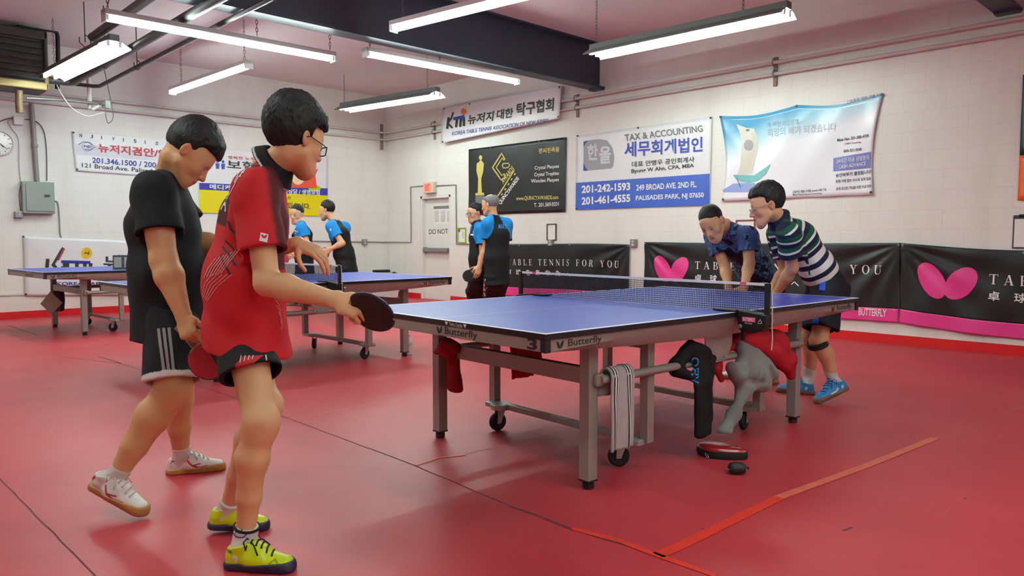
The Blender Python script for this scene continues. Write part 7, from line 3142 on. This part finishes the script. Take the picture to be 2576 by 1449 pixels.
t = thing('ball_case', 'small black ball case with a lime green zip in front of the paddle case', 'case', q + np.array([0.02, 0.03, 0]))
o3 = np.array(t.location)
F = Field()
e1, e2 = unit(_r * np.array([1, 1, 0])), unit(_f * np.array([1, 1, 0]))
for k in (-1, 1):
    F.ell(o3 + e1 * 0.016 * k + np.array([0, 0, 0.029]), (0.030, 0.030, 0.028), None, k=0.02)
solid(F, 0.003, 'shell', mat('black_shell', (26, 27, 30), 0.6), t)
g = G()
pts = []
for a in np.linspace(0, 2 * math.pi, 33)[:-1]:
    pts.append(e1 * math.cos(a) * 0.0465 + e2 * math.sin(a) * (0.0308 - 0.003 * (1 - abs(math.cos(a)))) + np.array([0, 0, 0.026]))
g.tube(pts, 0.0022, 6, closed=True)
g.build('zip', mat('lime_zip', (150, 200, 40), 0.5), t, smooth='all')
g = G()
g.box(e1 * 0.052 + np.array([0, 0, 0.028]), (0.014, 0.008, 0.008), 0.8)
g.build('wrist_loop', M_BLACK, t)

# water bottle
q = on_z(1031, 893)
t = thing('water_bottle', 'clear plastic water bottle with a pale label on the floor by the far table leg', 'bottle', q)
tp = NT('clear_plastic')
tp.b.inputs['Base Color'].default_value = (0.94, 0.97, 0.98, 1)
tp.b.inputs['Alpha'].default_value = 0.38
tp.b.inputs['Roughness'].default_value = 0.08
tp.b.inputs['Specular IOR Level'].default_value = 1.0
g = G()
pr = [(0.026, 0.0), (0.032, 0.006), (0.032, 0.03), (0.0295, 0.036), (0.032, 0.044), (0.0295, 0.056), (0.032, 0.066), (0.032, 0.085), (0.031, 0.118), (0.032, 0.13), (0.029, 0.15), (0.02, 0.172), (0.0125, 0.184), (0.0125, 0.192)]
g.lathe(pr, (0, 0, 0), 24)
g.build('bottle_body', tp.m, t, smooth=True)
g = G()
g.lathe([(0.0328, 0.088), (0.0328, 0.124)], (0, 0, 0), 24)
g.build('label_band', mat('pale_green_label', (196, 206, 190), 0.5), t, smooth=True)
g = G()
g.lathe([(0.014, 0.188), (0.0145, 0.19), (0.0145, 0.202), (0.013, 0.204)], (0, 0, 0), 16)
g.build('cap', M_WHITE, t, smooth=True)

# things hung on and standing on the far left table
q = at(130, 762, 9.15)
t = thing('cardboard_sign', 'brown square board hanging corner down on the far left table leg', 'board', q)
g = G()
h = 0.145
dirr = unit(np.array([-_f[0], -_f[1], 0]))
rr = np.array([dirr[1] * -1, dirr[0], 0])
vs = []
for d in (0, 0.014):
    for a, b in ((0, h), (-h * 0.95, 0.0), (0.0, -h * 0.98), (h * 0.92, -0.01)):
        vs.append(rr * a * -1 + UP * b + dirr * d)
g.add(vs, [(0, 1, 2, 3), (7, 6, 5, 4), (0, 4, 5, 1), (1, 5, 6, 2), (2, 6, 7, 3), (3, 7, 4, 0)])
g.build('board', mat('brown_board', (140, 112, 102), 0.7), t)
g = G()
g.tube([UP * h, UP * (h + 0.1) + rr * 0.01], 0.003, 5)
g.build('hanging_string', M_DARK, t)
q = at(148, 757, 9.55)


def b5(F):
    F.box(q, np.array([0.055, 0.05, 0.13]), frame_of(50), r=0.02)


lump('dark_bag', 'dark brown cloth bag hanging behind the brown board at the far left table', 'bag', q, cloth_mat('dark_brown_cloth', (58, 50, 44), 0.85), b5, vox=0.008, fold=0.004)
_c2, _s2 = math.cos(T2[1]), math.sin(T2[1])
q = np.array([T2[0][0] - 0.42 * _c2, T2[0][1] - 0.42 * _s2 - 0.5, 0.7605])
t = thing('score_board', 'black flip score board standing on the far left table', 'score board', q, -0.3)
g = G()
g.add([(-0.11, -0.05, 0), (0.11, -0.05, 0), (0.11, 0.0, 0.17), (-0.11, 0.0, 0.17), (-0.11, 0.05, 0), (0.11, 0.05, 0)], [(0, 1, 2, 3), (2, 5, 4, 3)])
g.build('stand', M_BLACK, t, thick=0.006)
for x in (-0.055, 0.055):
    g = G()
    g.add([(x - 0.04, -0.046, 0.025), (x + 0.04, -0.046, 0.025), (x + 0.04, -0.008, 0.15), (x - 0.04, -0.008, 0.15)], [(0, 1, 2, 3)])
    g.build('number_sheet', mat('grey_number_sheet', (120, 128, 126), 0.6), t)
